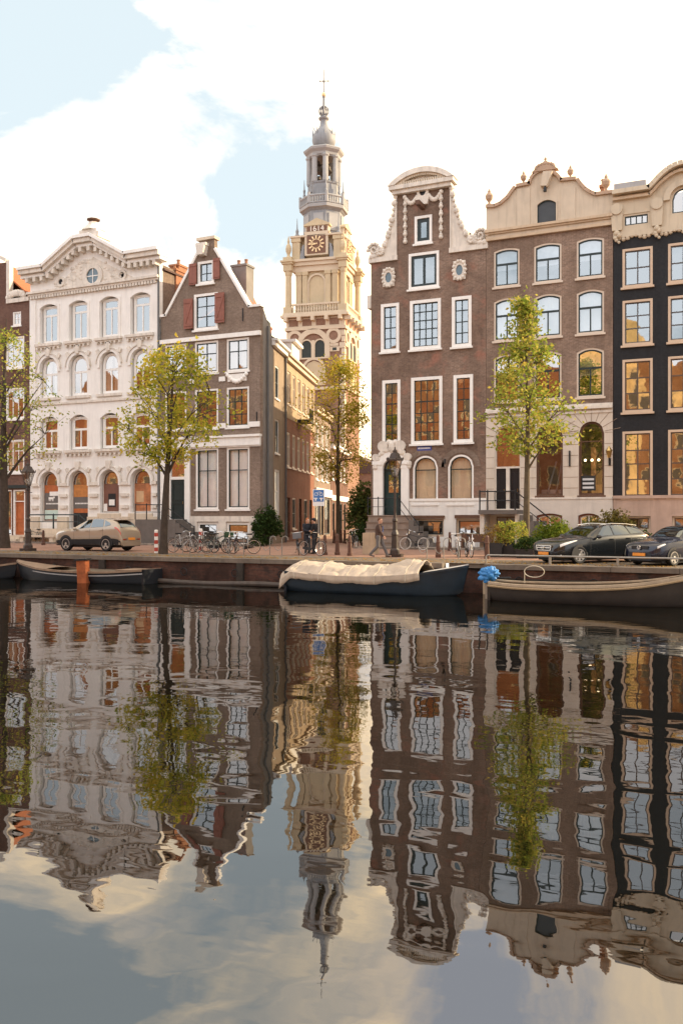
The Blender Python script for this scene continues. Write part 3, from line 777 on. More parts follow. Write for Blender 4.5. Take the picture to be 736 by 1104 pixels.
door(Fh,dr[0]+.06,dr[1]-.06,fd+.02,dr[3]-dr[4]-.08,mat('door_green',(.025,.05,.05),.35,.1),y=.12,double=False,glazed=True)
mb=MB(); mb.ring(loop(dr[0],dr[1],fd,dr[3],dr[4]),loop(dr[0],dr[1],fd,dr[3],dr[4],.06),.05,.2); mb.box(dr[0]+.06,dr[1]-.06,.06,.19,dr[3]-dr[4]-.08,dr[3]-dr[4]); fl=mb.build('door_frame',darkpaint,Fh)
pts=loop(dr[0]+.06,dr[1]-.06,dr[3]-dr[4],dr[3]-.06,dr[4]-.07); MB().add([(p,.14,q) for p,q in pts],[tuple(range(len(pts)))]).build('fanlight_pane',glass,fl)
# stoop, steps, railings
dstone=mat('dark_stone',(.14,.12,.105),.8)
mb=MB()
for k in range(5): mb.box(x(402)-.02*(k%2),x(447),-.75-.2*(4-k),-.28,fd*k/5,fd*(k+1)/5-.05); mb.box(x(402)-.04,x(447)+.02,-.80-.2*(4-k),-.28,fd*(k+1)/5-.05,fd*(k+1)/5)
mb.build('stoop',mat('brown_step_stone',(.25,.19,.15),.8,.2),Fh)
stairs(Fh,x(447)+.03,x(447)+1.5,-1.1,-.28,5,fd*.85,dstone)
railing(Fh,[(x(402),-.78,fd),(x(413),-.78,fd),(x(434.5),-.78,fd),(x(458),-1.05,.35)],.98,r=.025)
# neck, pediment
mb=MB(); hw=(x(490.4)-x(421.7))/2; cx=(x(490.4)+x(421.7))/2; zb0=zn; zt=z(456,183)
arc=lambda hw,h,zb,n=20: [(cx+hw*math.cos(math.pi*i/n)*1.0, zb+h*math.sin(math.pi*i/n)) for i in range(n+1)]
Rr=((hw*hw)+(zt-zb0-.45)**2)/(2*(zt-zb0-.45))
def seg(h,w,zb,n=24):
    r=(w*w+h*h)/(2*h); a=math.asin(min(1,w/r)); return [(cx+r*math.sin(-a+2*a*i/n),zb+h-r+r*math.cos(-a+2*a*i/n)) for i in range(n+1)]
hped=zt-zb0-.45
mb.box(cx-hw+.15,cx+hw-.15,-.3,.4,zb0,zb0+.22); mb.box(cx-hw,cx+hw,-.45,.45,zb0+.221,zb0+.45); mb.build('pediment_base',palestone,Fh)
sg=seg(hped-.25,hw-.1,zb0+.45); MB().prism(sg,-.12,.36).build('tympanum',cream,Fh)
mb=MB(); o1=seg(hped,hw+.05,zb0+.46); i1=seg(hped-.3,hw-.35,zb0+.46)
for i in range(len(o1)-1): mb.prism([i1[i],o1[i],o1[i+1],i1[i+1]],-.5,.4)
mb.build('pediment_arch',palestone,Fh)
mb=MB(); 
for i in range(24):
    k=(i+.5)/24; xx=cx-hw+.3+(2*hw-.6)*k; mb.box(xx-.05,xx+.05,-.4,-.0,zb0+.451,zb0+.6)
sm=seg(hped-.34,hw-.42,zb0+.5)
for i in range(1,24): mb.box(sm[i][0]-.06,sm[i][0]+.06,-.38,-.1,sm[i][1]-.14,sm[i][1])
mb.build('dentil_course',stone,Fh)
mb=MB(); rr=random.Random(5)
for i in range(26):
    a=rr.uniform(-1,1); mb.ball((cx+a*1.3,-.12,zb0+.75+rr.uniform(0,.5)*(1-abs(a))),rr.uniform(.08,.17),7,5,(1.2,.5,.8))
mb.build('carved_shell',palestone,Fh)
# neck edge strips + claw pieces
band(Fh,x(426.3),x(427.8),zsh,zn,.1,palestone,'neck_trim',.3); band(Fh,x(485),x(486.5),zsh,zn,.1,palestone,'neck_trim',.3)
def claw(xi,xo,sg):
    mb=MB(); w=abs(xo-xi)
    # solid curved wing
    pts=[]; n=14; H_=zn-zsh-.2; P_=2.9
    for i in range(n+1):
        k=i/n; hgt=H_*(1-k)**P_*.98+.28; pts.append((xi+sg*w*k,zsh+hgt))
    poly=[(xi,zsh)]+pts+[(xi+sg*w,zsh)]
    # keep slim: draw as ring of blobs along the curve and a thin web behind
    if sg<0: poly=poly[::-1]
    mb.prism(poly,-.02,.3)
    for i in range(26):
        k=i/25; h=H_*(1-k)**P_*.98+.2; xx=xi+sg*w*k
        r=.13+.05*math.sin(i*1.9)
        mb.ball((xx,-.05,zsh+h),r*1.05,8,6,(1,.9,1))
    for (q,rad) in ((.84,.40),(.6,.24)):
        c=(xi+sg*w*q,-.1,zsh+(.60 if q>.8 else .42))
        for t in range(18):
            a=t*.55; rr_=rad*(1-t/20); mb.ball((c[0]+sg*rr_*math.cos(a),c[1]-t*.004,c[2]+rr_*math.sin(a)),.12*(1-t/30),6,5)
        mb.lathe([(0,0),(rad*.8,0),(rad*.8,.2),(0,.2)],(c[0],-.06,c[2]),14,axis='y')
    mb.box(min(xi,xo)-.12,max(xi,xo)+.12,-.14,.34,zsh-.16,zsh+.12)
    return mb.build('carved_scroll',palestone,Fh,smooth=False)
claw(x(426.4),xl,-1); claw(x(486.4),xr,1)
# festoon with drops around the hoist beam
mb=MB(); c0=x(456); zo=z(456,213)
for sg_ in (-1,1):
    mb=MB()
    for i in range(9):
        k=i/8; mb.ball((c0+sg_*(.35+k*.75),-.08,zo+.05-.35*math.sin(math.pi*k)+.1*k),.13,7,5)
    for i in range(17): mb.ball((c0+sg_*1.08,-.07,zo-.1-i*.145),.1+.04*math.sin(i*2.1),7,5)
    mb.build('festoon',palestone,Fh)
mb=MB(); mb.ring([(c0+.36*math.cos(a*.2618),zo+.35+.48*math.sin(a*.2618)) for a in range(24)],[(c0+.2*math.cos(a*.2618),zo+.35+.28*math.sin(a*.2618)) for a in range(24)],-.15,.02)
mb.prism([(c0-.3,zo-.45),(c0+.3,zo-.45),(c0+.42,zo),(c0-.42,zo)],-.22,0)
ov=mb.build('oval_window',palestone,Fh); MB().lathe([(0,0),(.24,0),(.24,.02),(0,.02)],(c0,-.03,zo+.35),14,axis='y').build('pane',blackiron,ov)
MB().box(c0-.12,c0+.12,-1.0,0,zo-.7,zo-.451).build('hoist_beam',brownwood,Fh)
for (p,py) in ((419,299.5),(495.2,291.5)):
    cx_,cz_=x(p),z(p,py); mb=MB(); n=24
    mb.ring([(cx_+.44*max(-.8,min(.8,1.2*math.cos(2*math.pi*i/n))),cz_+.62*max(-.85,min(.85,1.2*math.sin(2*math.pi*i/n)))) for i in range(n)],[(cx_+.2*math.cos(2*math.pi*i/n),cz_+.3*math.sin(2*math.pi*i/n)) for i in range(n)],-.1,.02)
    for i in range(14): mb.ball((cx_+.36*math.cos(i*.449),-.09,cz_+.52*math.sin(i*.449)),.1,6,4)
    ov=mb.build('oval_window',palestone,Fh); MB().lathe([(0,0),(.3,0),(.3,.02),(0,.02)],(cx_,-.035,cz_),14,axis='y').build('pane',mat('blue_attic_glass',(.05,.10,.13),.05,.1,spec=1.0),ov)
body(Fh,xl,xr,zsh-.1,9,brkF)
gable_roof(Fh,xl,xr,zsh,zn-.3,.36,9.3,darktile)
band(Fh,xl-.25,xl-.001,z(402,332),z(402,318),.0,palestone,'cornice_return',.5)
mb=MB(); mb.box(x(430.5),x(431.8),-.06,0,z(459,560),z(459,553)); 
MB().box(x(478.8),x(480.4),-.1,0,z(480,500),z(480,495)).build('door_lantern_box',blackiron,Fh)

# ================================================================ HOUSE G : russet brown house with beige bell parapet
f=Front(523.7,660.3); G=thing('canal_house','brown brick house with beige curved parapet, urns and pale stone ground storey','house',f.loc())
x,z=f.x,f.z; xl,xr=x(523.7)+.01,x(660.3)-.01; zz=lambda py: z(636,py)
ops=[]; W=[]
cols=[(532,559.6),(575.2,604.8),(621,650.6)]
rows=[(256,299,.06),(312,359.5,.08),(375,428,.1)]
for ci,(p0,p1) in enumerate(cols):
    for ri,(t,b,rk) in enumerate(rows):
        o=(x(p0),x(p1),zz(b),zz(t),(x(p1)-x(p0))*rk*1.4); ops.append(o); W.append((ci,ri,o))
gw=[(x(578),x(606.5),zz(534),zz(454.5),(x(606.5)-x(578))*.5),(x(623.6),x(651),zz(534),zz(454.5),(x(651)-x(623.6))*.5)]
ops+=gw
fd=z(546,550)
dr=(x(533),x(561),fd,zz(454.5),(x(561)-x(533))*.5); ops.append(dr)
bw_=[(x(578),x(606),zz(569),zz(553.5),.12),(x(623),x(645),zz(569),zz(553.5),.12)]; ops+=bw_
ud=(x(535),x(559),0,zz(562),0); ops.append(ud)
zbr=zz(246)
atw=(x(577.5),x(600.5),z(589,241.5),z(589,214.5),.22); 
wall_mesh([(xl,zbr),(xr,zbr)],ops,0,.36).build('wall',brkG,G)
for ci,ri,o in W:
    window(G,*o,frame=beigeframe,sash=darkpaint,fw=.09,sw=.07,vs=(.5,),hs=(.6,),transom=.6,vb='low',pane=glasssky if ri<2 else glass,curtain=(mat('bright_curtain',(.86,.84,.8),.9,.04),'full') if ri==1 else ((mat('pale_blind',(.6,.62,.66),.9),'blind') if ri==0 else (linen_m,'blind') if ci!=1 else None))
# stone ground storey
zg=zz(441); zb=zz(538)
gops=[gw[0],gw[1],(dr[0],dr[1],zb-1.4,dr[3],dr[4])]
mb=MB(); wall_mesh([(xl,zg),(xr,zg)],[gw[0],gw[1],(dr[0],dr[1],zb,dr[3],dr[4])],zb,.07,mb=mb,y0=-.075); mb.build('stone_front',mat('pale_stone_front',(.60,.52,.43),.75,.08,1.5,streak=.1),G)
mb=MB(); wall_mesh([(xl,zb),(xr,zb)],[bw_[0],bw_[1],(dr[0],dr[1],fd,zb+.5,0),(ud[0],ud[1],0,fd-.35,0)],0,.1,mb=mb,y0=-.105); mb.build('plinth',mat('pale_plinth',(.62,.55,.48),.8,.1,1.3,streak=.15),G)
mb=MB(); mb.box(xl,xr,-.26,-.0,zg,zg+.14); mb.box(xl,xr,-.15,-.001,zg+.141,zg+.28); mb.box(xl,xr,-.13,-.0,zg-.22,zg-.1); mb.build('string_course',palestone,G)
band(G,x(562),xr,zb,zb+.1,.14,palestone,'plinth_coping')
mb=MB(); zq=zb+.6
segs=[(xl,dr[0]-.02),(dr[1]+.02,gw[0][0]-.02),(gw[0][1]+.02,gw[1][0]-.02),(gw[1][1]+.02,xr)]
while zq<zg-.4:
    for a,b in segs:
        if zq<gw[0][3]-gw[0][4]+.1: mb.box(a,b,-.085,-.07,zq-.012,zq+.012)
    zq+=.58
mb.build('masonry_joints',mat('dark_joint',(.3,.22,.16),.9),G)  # darker strips mark the joints between the stone courses
for o in gw+[dr]:
    mb=MB(); cx=(o[0]+o[1])/2; zc=o[3]-o[4]
    for k in range(9):
        a=math.pi*(k+.5)/9; hw=(o[1]-o[0])/2; r0,r1=hw+.02,hw+.85
        mb.tube([(cx+r0*math.cos(a),-.082,zc+(o[4]+.02)*math.sin(a)),(cx+r1*math.cos(a),-.082,zc+(o[4]+.85)*math.sin(a))],.014,4)
    mb.build('voussoir_joints',mat('dark_joint',(.3,.22,.16),.9),G)
for i,o in enumerate(gw): window(G,*o,frame=brownwood,sash=brownwood,fw=.07,sw=.05,vs=(),hs=((zz(475)-o[2])/(o[3]-o[2]),),pane=glassclear,sill=True)
# things seen through the shop windows
shopwood=mat('shop_wood',(.35,.16,.06),.5,.3,3)
for i,o in enumerate(gw):
    mb=MB()
    if i==1: mb.box(o[0]+.5,o[0]+.75,.8,1.0,o[2]-.3,o[2]+2.6); mb.box(o[0]+.1,o[1]-.1,.9,1.1,o[2]-.3,o[2]+.6)
    else: mb.tube([(o[0]+.4,.7,o[2]),(o[0]+.9,.9,o[2]+1.9)],.05,6); mb.tube([(o[0]+.9,.7,o[2]),(o[0]+1.2,.9,o[2]+1.9)],.05,6); mb.box(o[0]+.1,o[1]-.1,.8,1.4,o[2]-.3,o[2]+.35)
    mb.build('shop_display',shopwood if i else mat('grey_metal',(.25,.25,.26),.4,metal=.6),G)
o=gw[1]; mb=MB().box(o[0]+.1,o[0]+.85,.07,.085,o[2]+.25,o[2]+1.05); sgn=mb.build('window_notice',mat('dark_notice',(.03,.03,.03),.6),G)
mb=MB(); [mb.box(o[0]+.18,o[0]+.77,.06,.069,o[2]+.36+k*.22,o[2]+.47+k*.22) for k in range(3)]; mb.build('lettering',mat('chalk_white',(.6,.6,.6),.8),sgn)
mb=MB(); [mb.ball((o[0]+.25+k*.35,.5,o[2]+1.9),.07,8,6) for k in range(4)]
lm,nt,out=nodes('warm_bulb'); e=N(nt,'ShaderNodeEmission'); e.inputs[0].default_value=(1,.75,.45,1); e.inputs[1].default_value=3.0; nt.links.new(e.outputs[0],out.inputs[0])
mb.build('shop_lamps',lm,G)
for o in bw_: window(G,*o,frame=mat('russet_frame',(.28,.12,.08),.6),sash=white,fw=.1,sw=.05,vs=(.5,),hs=(),sill=False,y=.06,pane=glass,curtain=(mat('grey_blind',(.55,.5,.46),.9),'full'))
# doors
mb=MB(); mb.ring(loop(dr[0],dr[1],fd,dr[3],dr[4]),loop(dr[0],dr[1],fd,dr[3],dr[4],.07),.0,.2); zt_=z(546,505); mb.box(dr[0]+.07,dr[1]-.07,.01,.19,zt_,zt_+.1); mb.box((dr[0]+dr[1])/2-.1,(dr[0]+dr[1])/2+.1,.01,.18,fd,zt_); fr=mb.build('door_frame',palestone,G)
pts=loop(dr[0]+.07,dr[1]-.07,zt_+.1,dr[3]-.07,dr[4]-.08); MB().add([(p,.12,q) for p,q in pts],[tuple(range(len(pts)))]).build('fanlight_pane',glass,fr)
cxm=(dr[0]+dr[1])/2
for (a,b) in ((dr[0]+.07,cxm-.1),(cxm+.1,dr[1]-.07)): door(G,a,b,fd+.02,zt_,mat('black_door',(.012,.014,.018),.3),y=.08)
# stoop slab on brackets, stairs to the right
mb=MB(); mb.box(xl-.02,x(564),-1.55,-.11,fd-.22,fd); mb.build('stoop',dstone,G)
mb=MB(); 
for p in (526,563): mb.prismz([(x(p)-.12,-1.3),(x(p)+.12,-1.3),(x(p)+.12,-.11),(x(p)-.12,-.11)],0,fd-.221)
mb.build_each('stoop_pier',palestone,G)
stairs(G,x(564)+.15,x(564)+2.4,-1.55,-.11,6,fd*.87,dstone)
railing(G,[(xl+.05,-1.5,fd),(x(533),-1.5,fd),(x(562),-1.5,fd),(x(562)+2.6,-1.5,.1)],1.0,r=.035)
q=MB().box(ud[0],ud[1],.1,.2,0,ud[3]).build('basement_door',blackiron,G)
for (a,b) in ((536,545.5),(547.5,558)):
    v=MB().box(x(a),x(b),-.02,.05,z(546,567.5),z(546,558.5)).build('vent_panel',mat('grey_panel',(.5,.5,.5),.6),q)
    mb=MB(); [mb.box(x(a)+.05,x(b)-.05,-.035,-.021,z(546,567.5)+.05+k*.07,z(546,567.5)+.08+k*.07) for k in range(6)]; mb.build('slat',mat('grey_slat',(.2,.2,.2),.6),v)
MB().tube([(x(614),-.12,z(614,503)),(x(614),-.12,z(614,486))],.045,8).build('flag_holder',blackiron,G)
# parapet
P=[(523.7,224.5),(533,224),(540,221),(548,214),(553,207),(556.5,202.5),(571.5,199.5),(573.2,194),(576.5,189.5),(581,186.5),(587.5,185),(594,187),(599.5,190.5),(603.5,196),(620.5,194.5),(624,199.5),(629,205),(635,209),(641,211.5),(659.9,209)]
zref=lambda px_,py: z(px_,py)
pp=[(x(a),z(a,b)) for a,b in P]; pp[0]=(xl,pp[0][1]); pp[-1]=(xr,pp[-1][1])
mb=MB(); wall_mesh(pp,[atw],zbr+.5,.34,mb=mb,y0=-.02); mb.build('parapet',mat('beige_plaster',(.56,.465,.355),.8,.08,1.3,streak=.2),G)
bp=mat('beige_plaster',(.66,.54,.40)); 
band(G,xl,xr,zbr,zbr+.495,.1,bp,'frieze',.34)
mb=MB(); mb.box(xl-.02,xr+.02,-.3,.0,zbr+.42,zbr+.56); mb.box(xl-.01,xr+.01,-.2,.0,zbr+.32,zbr+.419); mb.box(xl,xr,-.17,.0,zbr-.001,zbr+.14); mb.build('cornice',mat('beige_moulding',(.55,.42,.29),.8,.08,1.5,streak=.2),G)
mb=MB(); slab_along(mb,pp,.17,-.16,.36); mb.build('parapet_coping',mat('brown_coping',(.42,.29,.2),.8,.1),G)
for (a,b) in ((557,571),(604,620)): band(G,x(a),x(b),zbr+.57,z((a+b)/2,203),.06,bp,'pilaster',.0)
fw_=window(G,*atw,frame=bp,sash=darkpaint,fw=.07,sw=.05,vs=(),hs=(),y=-.01,pane=mat('grey_hatch',(.05,.055,.06),.35),sill=False,proud=.06,name='attic_hatch')
mb=MB(); cx=x(588.5); zc=z(588.5,195); mb.prism([(cx-.25,zc-.35),(cx+.1,zc-.4),(cx+.4,zc+.35),(cx-.1,zc+.4)],-.4,0); mb.build('hoist_beam',bp,G)
MB().lathe([(.09,0),(.09,.2),(.03,.3)],(cx,-.35,zc-.7),8).build('hoist_hook',blackiron,G)
mb=MB(); cx=x(587.5); zt_=z(587.5,185)
mb.prism([(cx-.7,zt_+.02),(cx+.7,zt_+.0),(cx+.4,zt_+.25),(cx+.18,zt_+.42),(cx,zt_+.5),(cx-.18,zt_+.42),(cx-.4,zt_+.25)],-.2,.2)
for i in range(9): mb.ball((cx+.48*math.cos(i*.39),-.15,zt_+.16+.22*math.sin(i*.39)),.10,7,5)
mb.lathe([(.08,0),(.13,.07),(.05,.16),(.09,.23),(.02,.34)],(cx,0,zt_+.45),8); mb.build('crest',mat('brown_coping',(.42,.29,.2)),G)
for (p,py,s) in ((526.5,223.5,.95),(563.5,200.5,.75),(614,194.5,.75),(652.5,209.5,1.0)):
    mb=MB(); urn(mb,x(p),.1,z(p,py)+.1,s); mb.build('urn',mat('brown_coping',(.42,.29,.2)),G)
body(G,xl,xr,zbr,9,brkG); gable_roof(G,xl,xr,zbr-.3,z(589,205),.36,9.3,darktile)
chimney(G,x(643),x(647),1.2,2.0,zbr,z(645,206)+.6,mat('terracotta',(.33,.16,.09)),1)

# ================================================================ HOUSE H : black painted house
f=Front(660.3,812); Hh=thing('canal_house','black painted brick house with beige cornice at the right edge','house',f.loc())
x,z=f.x,f.z; xl,xr=x(660.3)+.02,x(812); zz=lambda py: z(687,py)
cols=[(670.5,703),(719.6,752.2),(770,803.5)]
rows=[(267,309),(323,371.8),(387,444.3),(464.8,536.6)]
ops=[];W=[]
for ci,(p0,p1) in enumerate(cols):
    for ri,(t,b) in enumerate(rows):
        o=(x(p0),x(p1),zz(b),zz(t),0); ops.append(o); W.append((ci,ri,o))
bw_=[(x(p0)+.2,x(p1)-.1,zz(572),zz(556.5),0) for p0,p1 in cols]; ops+=bw_
zt=zz(252)
aw=[(x(671),x(700),zz(244),zz(230),0),(x(771),x(800),zz(244),zz(230),0)]
ca=(x(721.5),x(751.5),zz(238),zz(206),0); cwd=x(751.5)-x(721.5); caw=(ca[0],ca[1],zz(238),zz(238)+1.45,cwd*.5); 
wall_mesh([(xl,zt),(xr,zt)],ops,0,.36).build('wall',brkH,Hh)
tanf=mat('tan_window_frame',(.56,.42,.30),.5,.06)
for ci,ri,o in W:
    window(Hh,*o[:4],frame=tanf,sash=mat('dark_brown_sash',(.10,.07,.055),.5) if ri>1 else mat('grey_sash',(.09,.085,.085),.5),fw=.12,sw=.06,vs=(.5,),
       hs={0:(.5,),1:(.36,.67),2:(.35,.66),3:(.26,.51,.73)}[ri],proud=.04,pane=[glasssky,glasssky,glass,glass][ri],tilt=.010 if ri==2 else .006)
zb=zz(537.5)
pinks=mat('pink_sandstone',(.45,.32,.25),.85,.15,1.3,streak=.2)
mb=MB(); wall_mesh([(xl,zb),(xr,zb)],bw_,0,.1,mb=mb,y0=-.105); mb.build('plinth',pinks,Hh)
band(Hh,xl,xr,zb,zb+.16,.2,pinks,'plinth_coping')
for o in bw_: window(Hh,*o[:4],frame=stone,sash=brownwood,fw=.1,sw=.06,vs=(.5,),hs=(),sill=False,y=.06,pane=glass,curtain=(mat('brown_shutter_inside',(.25,.12,.08),.8),'full'))
# cornice storey
zc1=zz(209)
hc=mat('ochre_plaster',(.55,.46,.34),.8,.08,1.3,streak=.2)
cxa=(ca[0]+ca[1])/2
pts=[(xl,zc1)]
n=14; wa=cwd/2+.95
arcp=[(cxa-wa+2*wa*i/n, zc1-.15+1.15*math.sin(math.pi*i/n)**.8) for i in range(n+1)]
pts+= [(arcp[0][0]-.01,zc1)]+[(a,max(zc1,b)) for a,b in arcp]+[(arcp[-1][0]+.01,zc1),(xr,zc1)]
mb=MB(); wall_mesh(pts,aw+[caw],zt+.001,.36,mb=mb,y0=-.1); mb.build('attic_storey',hc,Hh)
mb=MB(); slab_along(mb,pts,.22,-.55,.3); mb.build('cornice',hc,Hh)
mb=MB(); pl=[(a,b-.26) for a,b in pts]; slab_along(mb,pl,.14,-.32,.0); mb.build('cornice_bed_moulding',mat('beige_moulding',(.55,.42,.29)),Hh)
for a,b in ((xl,arcp[0][0]-.1),(arcp[-1][0]+.1,xr)):
    MB().box(a+.05,b-.1,-.2,.1,zc1+.22,zc1+.62).build('lead_gutter',lead,Hh)
for o in aw: window(Hh,*o[:4],frame=hc,sash=darkpaint,fw=.1,sw=.06,vs=(.25,.5,.75),hs=(),y=-.05,sill=False)
window(Hh,*caw,frame=hc,sash=darkpaint,fw=.12,sw=.06,vs=(.5,),hs=(),y=-.05,sill=False)
archivolt(Hh,caw,.3,.25,hc)
for p in (665,708,763,807):
    mb=MB(); xx=x(p); mb.lathe([(0,-.1),(.3,-.1),(.26,.12),(0,.14)],(xx,-.22,zz(224)),12,axis='y'); mb.prism([(xx-.24,zz(247)),(xx+.24,zz(247)),(xx+.3,zz(226)),(xx-.3,zz(226))],-.24,-.1)
    for k in range(5): mb.ball((xx+.1*math.sin(k*2),-.2,zz(250)-k*.12),.16-.02*k,7,5)
    mb.build('console',hc,Hh)
mb=MB(); mb.box(xl,xr,-.14,-.09,zt-.12,zt+.16)
for k in range(30): mb.ball((xl+.3+k*(xr-xl-.6)/29,-.04,zt-.12-.08*math.sin(k*1.3)),.13,6,4)
mb.build('frieze_edge',hc,Hh)
body(Hh,xl,xr,zt,9,brkH); gable_roof(Hh,xl,xr,zc1-.5,zc1-.1,.36,9.3,darktile)
# ================================================================ the alley houses behind the corner
xc=X_at(280.5,YF)+.02
def alley_root(s,label,cat='house',side=0,group=None):
    # local x runs up the alley, y into the house (to the left)
    return thing('alley_house',label,cat,(xc-math.sin(AL)*s+side*math.cos(AL),YF+math.cos(AL)*s+side*math.sin(AL),GZ),R(90)+AL,group)
def alley_front(root,L,h,m,ops_spec,frame=white,roofm=darktile,depth=7,style=None,cornice=white):
    ops=[o for o in ops_spec]
    wall_mesh([(0,h),(L,h)],[o[:5] for o in ops],0,.3).build('wall',m,root)
    for o in ops:
        kind=o[5]
        if kind=='w': window(root,*o[:5],frame=frame,sash=frame,fw=.11,vs=(.5,),hs=(.6,),pane=glass,curtain=(curtain_m,'halves'))
        elif kind=='l': window(root,*o[:5],frame=frame,sash=darkpaint,fw=.08,vs=(.5,),hs=(.5,),pane=glass)
        elif kind=='d': door(root,o[0]+.03,o[1]-.03,o[2]+.02,o[3]-.03,darkpaint)
        elif kind=='s': window(root,*o[:5],frame=darkpaint,sash=darkpaint,fw=.08,vs=(.33,.67),hs=(.75,),pane=glass,sill=False)
    mb=MB(); mb.box(-.05,L+.05,-.45,.3,h,h+.16); mb.box(-.02,L+.02,-.28,.3,h-.3,h-.001); mb.build('cornice',cornice,root)
    mb=MB(); mb.quad((0,.3,0),(0,depth,0),(0,depth,h),(0,.3,h)); mb.quad((L,.3,0),(L,depth,0),(L,depth,h),(L,.3,h)); mb.quad((0,depth,0),(L,depth,0),(L,depth,h),(0,depth,h)); mb.build('side_wall',m,root,fix=False)
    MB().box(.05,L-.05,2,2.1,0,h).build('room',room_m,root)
    mb=MB(); mb.prism([(0,0),(L,0),(L,.01),(0,.01)],0,.01); 
    rf=MB(); rf.add([(-.05,-.3,h+.17),(L+.05,-.3,h+.17),(L+.05,depth/2,h+2.3),(-.05,depth/2,h+2.3),(L+.05,depth,h),(-.05,depth,h)],[(0,1,2,3),(3,2,4,5),(1,4,2),(0,3,5)]); rf.build('roof',roofm,root)
D1=alley_root(2.95,'pale grey plastered alley house between the corner house and the long red brick house'); L1=4.4
pgrey=mat('pale_yellow_plaster',(.28,.21,.15),.85,.15,1.2,streak=.25,bmp=.01)
alley_front(D1,L1,13.4,pgrey,[(1.3,2.5,9.8,12.0,0,'l'),(1.3,2.5,6.1,8.4,0,'l'),(1.2,2.7,1.4,5.0,0,'w')])
MB().tube([(L1-.1,-.12,0),(L1-.1,-.12,13)],.07,8).build('downpipe',mat('grey_pipe',(.12,.12,.12)),D1)
chimney(D1,1.0,2.2,2.2,3.0,13,16.0,mat('russet_stack',(.25,.1,.07),.85),1)
D2=alley_root(7.35,'long red brick alley house with white windows in three storeys','house'); L2=12.2
sp=[]
for i in range(6):
    xx=.9+i*1.95
    sp+=[(xx,xx+1.15,9.9,12.3,0,'w'),(xx,xx+1.15,5.4,7.9,0,'w')]
sp+=[(.8,2.0,.3,3.2,0,'d'),(2.9,4.2,.9,3.2,0,'l'),(5.4,6.6,.3,3.2,0,'d'),(7.6,9.0,.9,3.2,0,'l'),(10,11.2,.3,3.2,0,'d')]
alley_front(D2,L2,13.2,brkD,sp,frame=beigeframe,cornice=bp)
wm=MB(); wall_mesh([(0,13.18),(12.2,13.18)],[(o[0],o[1],o[2],o[3],0) for o in sp if o[2]>9],8.9,.03,mb=wm,y0=-.035); wm.build('plaster_upper_storey',mat('pale_ochre_plaster',(.38,.28,.18),.85,.2,1.2,streak=.3),D2)
mb=MB(); mb.box(4.7,6.4,-1.0,0,9.0,9.2); 
for k in range(9): mb.tube([(4.75+k*.2,-.95,9.2),(4.75+k*.2,-.95,10.0)],.02,5)
mb.tube([(4.7,-.95,10),(6.4,-.95,10)],.03,6); mb.build('balcony',blackiron,D2)
chimney(D2,1.5,2.6,1.5,2.3,13.4,15.6,mat('russet_stack',(.25,.1,.07)),1); 
mb=MB(); mb.box(2.2,5,-.1,1.5,13.4,14.6); mb.box(2.1,5.1,-.4,1.6,14.6,14.8); mb.build('dormer',cream,D2)
D3=alley_root(19.6,'low alley house with a pale shop fascia over dark folding doors'); L3=9
alley_front(D3,L3,11.0,brkC,[(1+i*2.6,2.2+i*2.6,7.9,9.9,0,'w') for i in range(3)]+[(1+i*2.6,2.2+i*2.6,5.0,6.9,0,'w') for i in range(3)]+[(.6,3.2,.2,3.5,0,'s'),(3.6,5,.2,3.5,0,'d'),(5.4,8.4,.2,3.5,0,'s')],cornice=bp)
band(D3,.1,L3-.1,3.6,4.3,.2,cream,'shop_fascia')
D4=alley_root(28.8,'small brown alley house with white ground floor, farthest on the left side of the alley'); L4=12
alley_front(D4,L4,8.6,brkA,[(1+i*2.6,2.2+i*2.6,5.4,7.6,0,'w') for i in range(4)]+[(1+i*2.6,2.3+i*2.6,.4,3.2,0,'s') for i in range(4)])
band(D4,.1,L4-.1,3.4,3.9,.12,white,'shop_fascia')
# unseen back building, added behind the neck-gable house to shade the lower alley walls
shade_block=thing('alley_house','unseen brown block added behind the neck gable house to shade the alley','house',(X_at(399.8,YF)+3.6-2.8,YF+9.6,GZ),R(-90)+AL+R(180))
MB().box(0,14,-7,0,0,13.4).build('wall',brkC,shade_block)
MB().prism([(-.1,13.4),(14.1,13.4),(14.1,13.6),(-.1,13.6)],-7.2,.2).build('roof',darktile,shade_block)
for i in range(5): 
    MB().box(1+i*2.6,2.2+i*2.6,-.0,.05,6,8).build('window',glass,shade_block)

# ================================================================ church tower
TR=R(9.5); TD=133.
ut=(349-368)/F
tx,ty=TD*(ut*CT-ST),TD*(CT+ut*ST)
T=thing('church_tower','tall beige and brick church tower with clock, bell lantern and onion spire beyond the alley','church tower',(tx,ty,GZ),TR)
tz=lambda py: CAMZ+(HY-py)/F*TD-GZ
w=4.35
tst=mat('tower_sandstone',(.52,.41,.26),.85,.1,.8,streak=.15); tst2=mat('tower_pale_trim',(.58,.47,.34),.85,.08,.8)
tlead=mat('tower_lead',(.25,.25,.255),.6,.12,.8,streak=.25); tlead2=mat('tower_lead_trim',(.33,.32,.31),.65,.1,.8)
zt=tz(359)
T_sh=MB().box(-w,w,-w,w,0,zt).build('shaft',brkT,T)
mb=MB()
for sx_ in (-1,1):
    for k in range(int(zt/.9)):
        a=.75 if k%2 else .45
        mb.box(min(sx_*w+sx_*.04,sx_*(w-a)),max(sx_*w+sx_*.04,sx_*(w-a)),-w-.04,-w+(.45 if k%2 else .75),k*.9+.03,k*.9+.82)
mb.build('quoins',tst2,T)
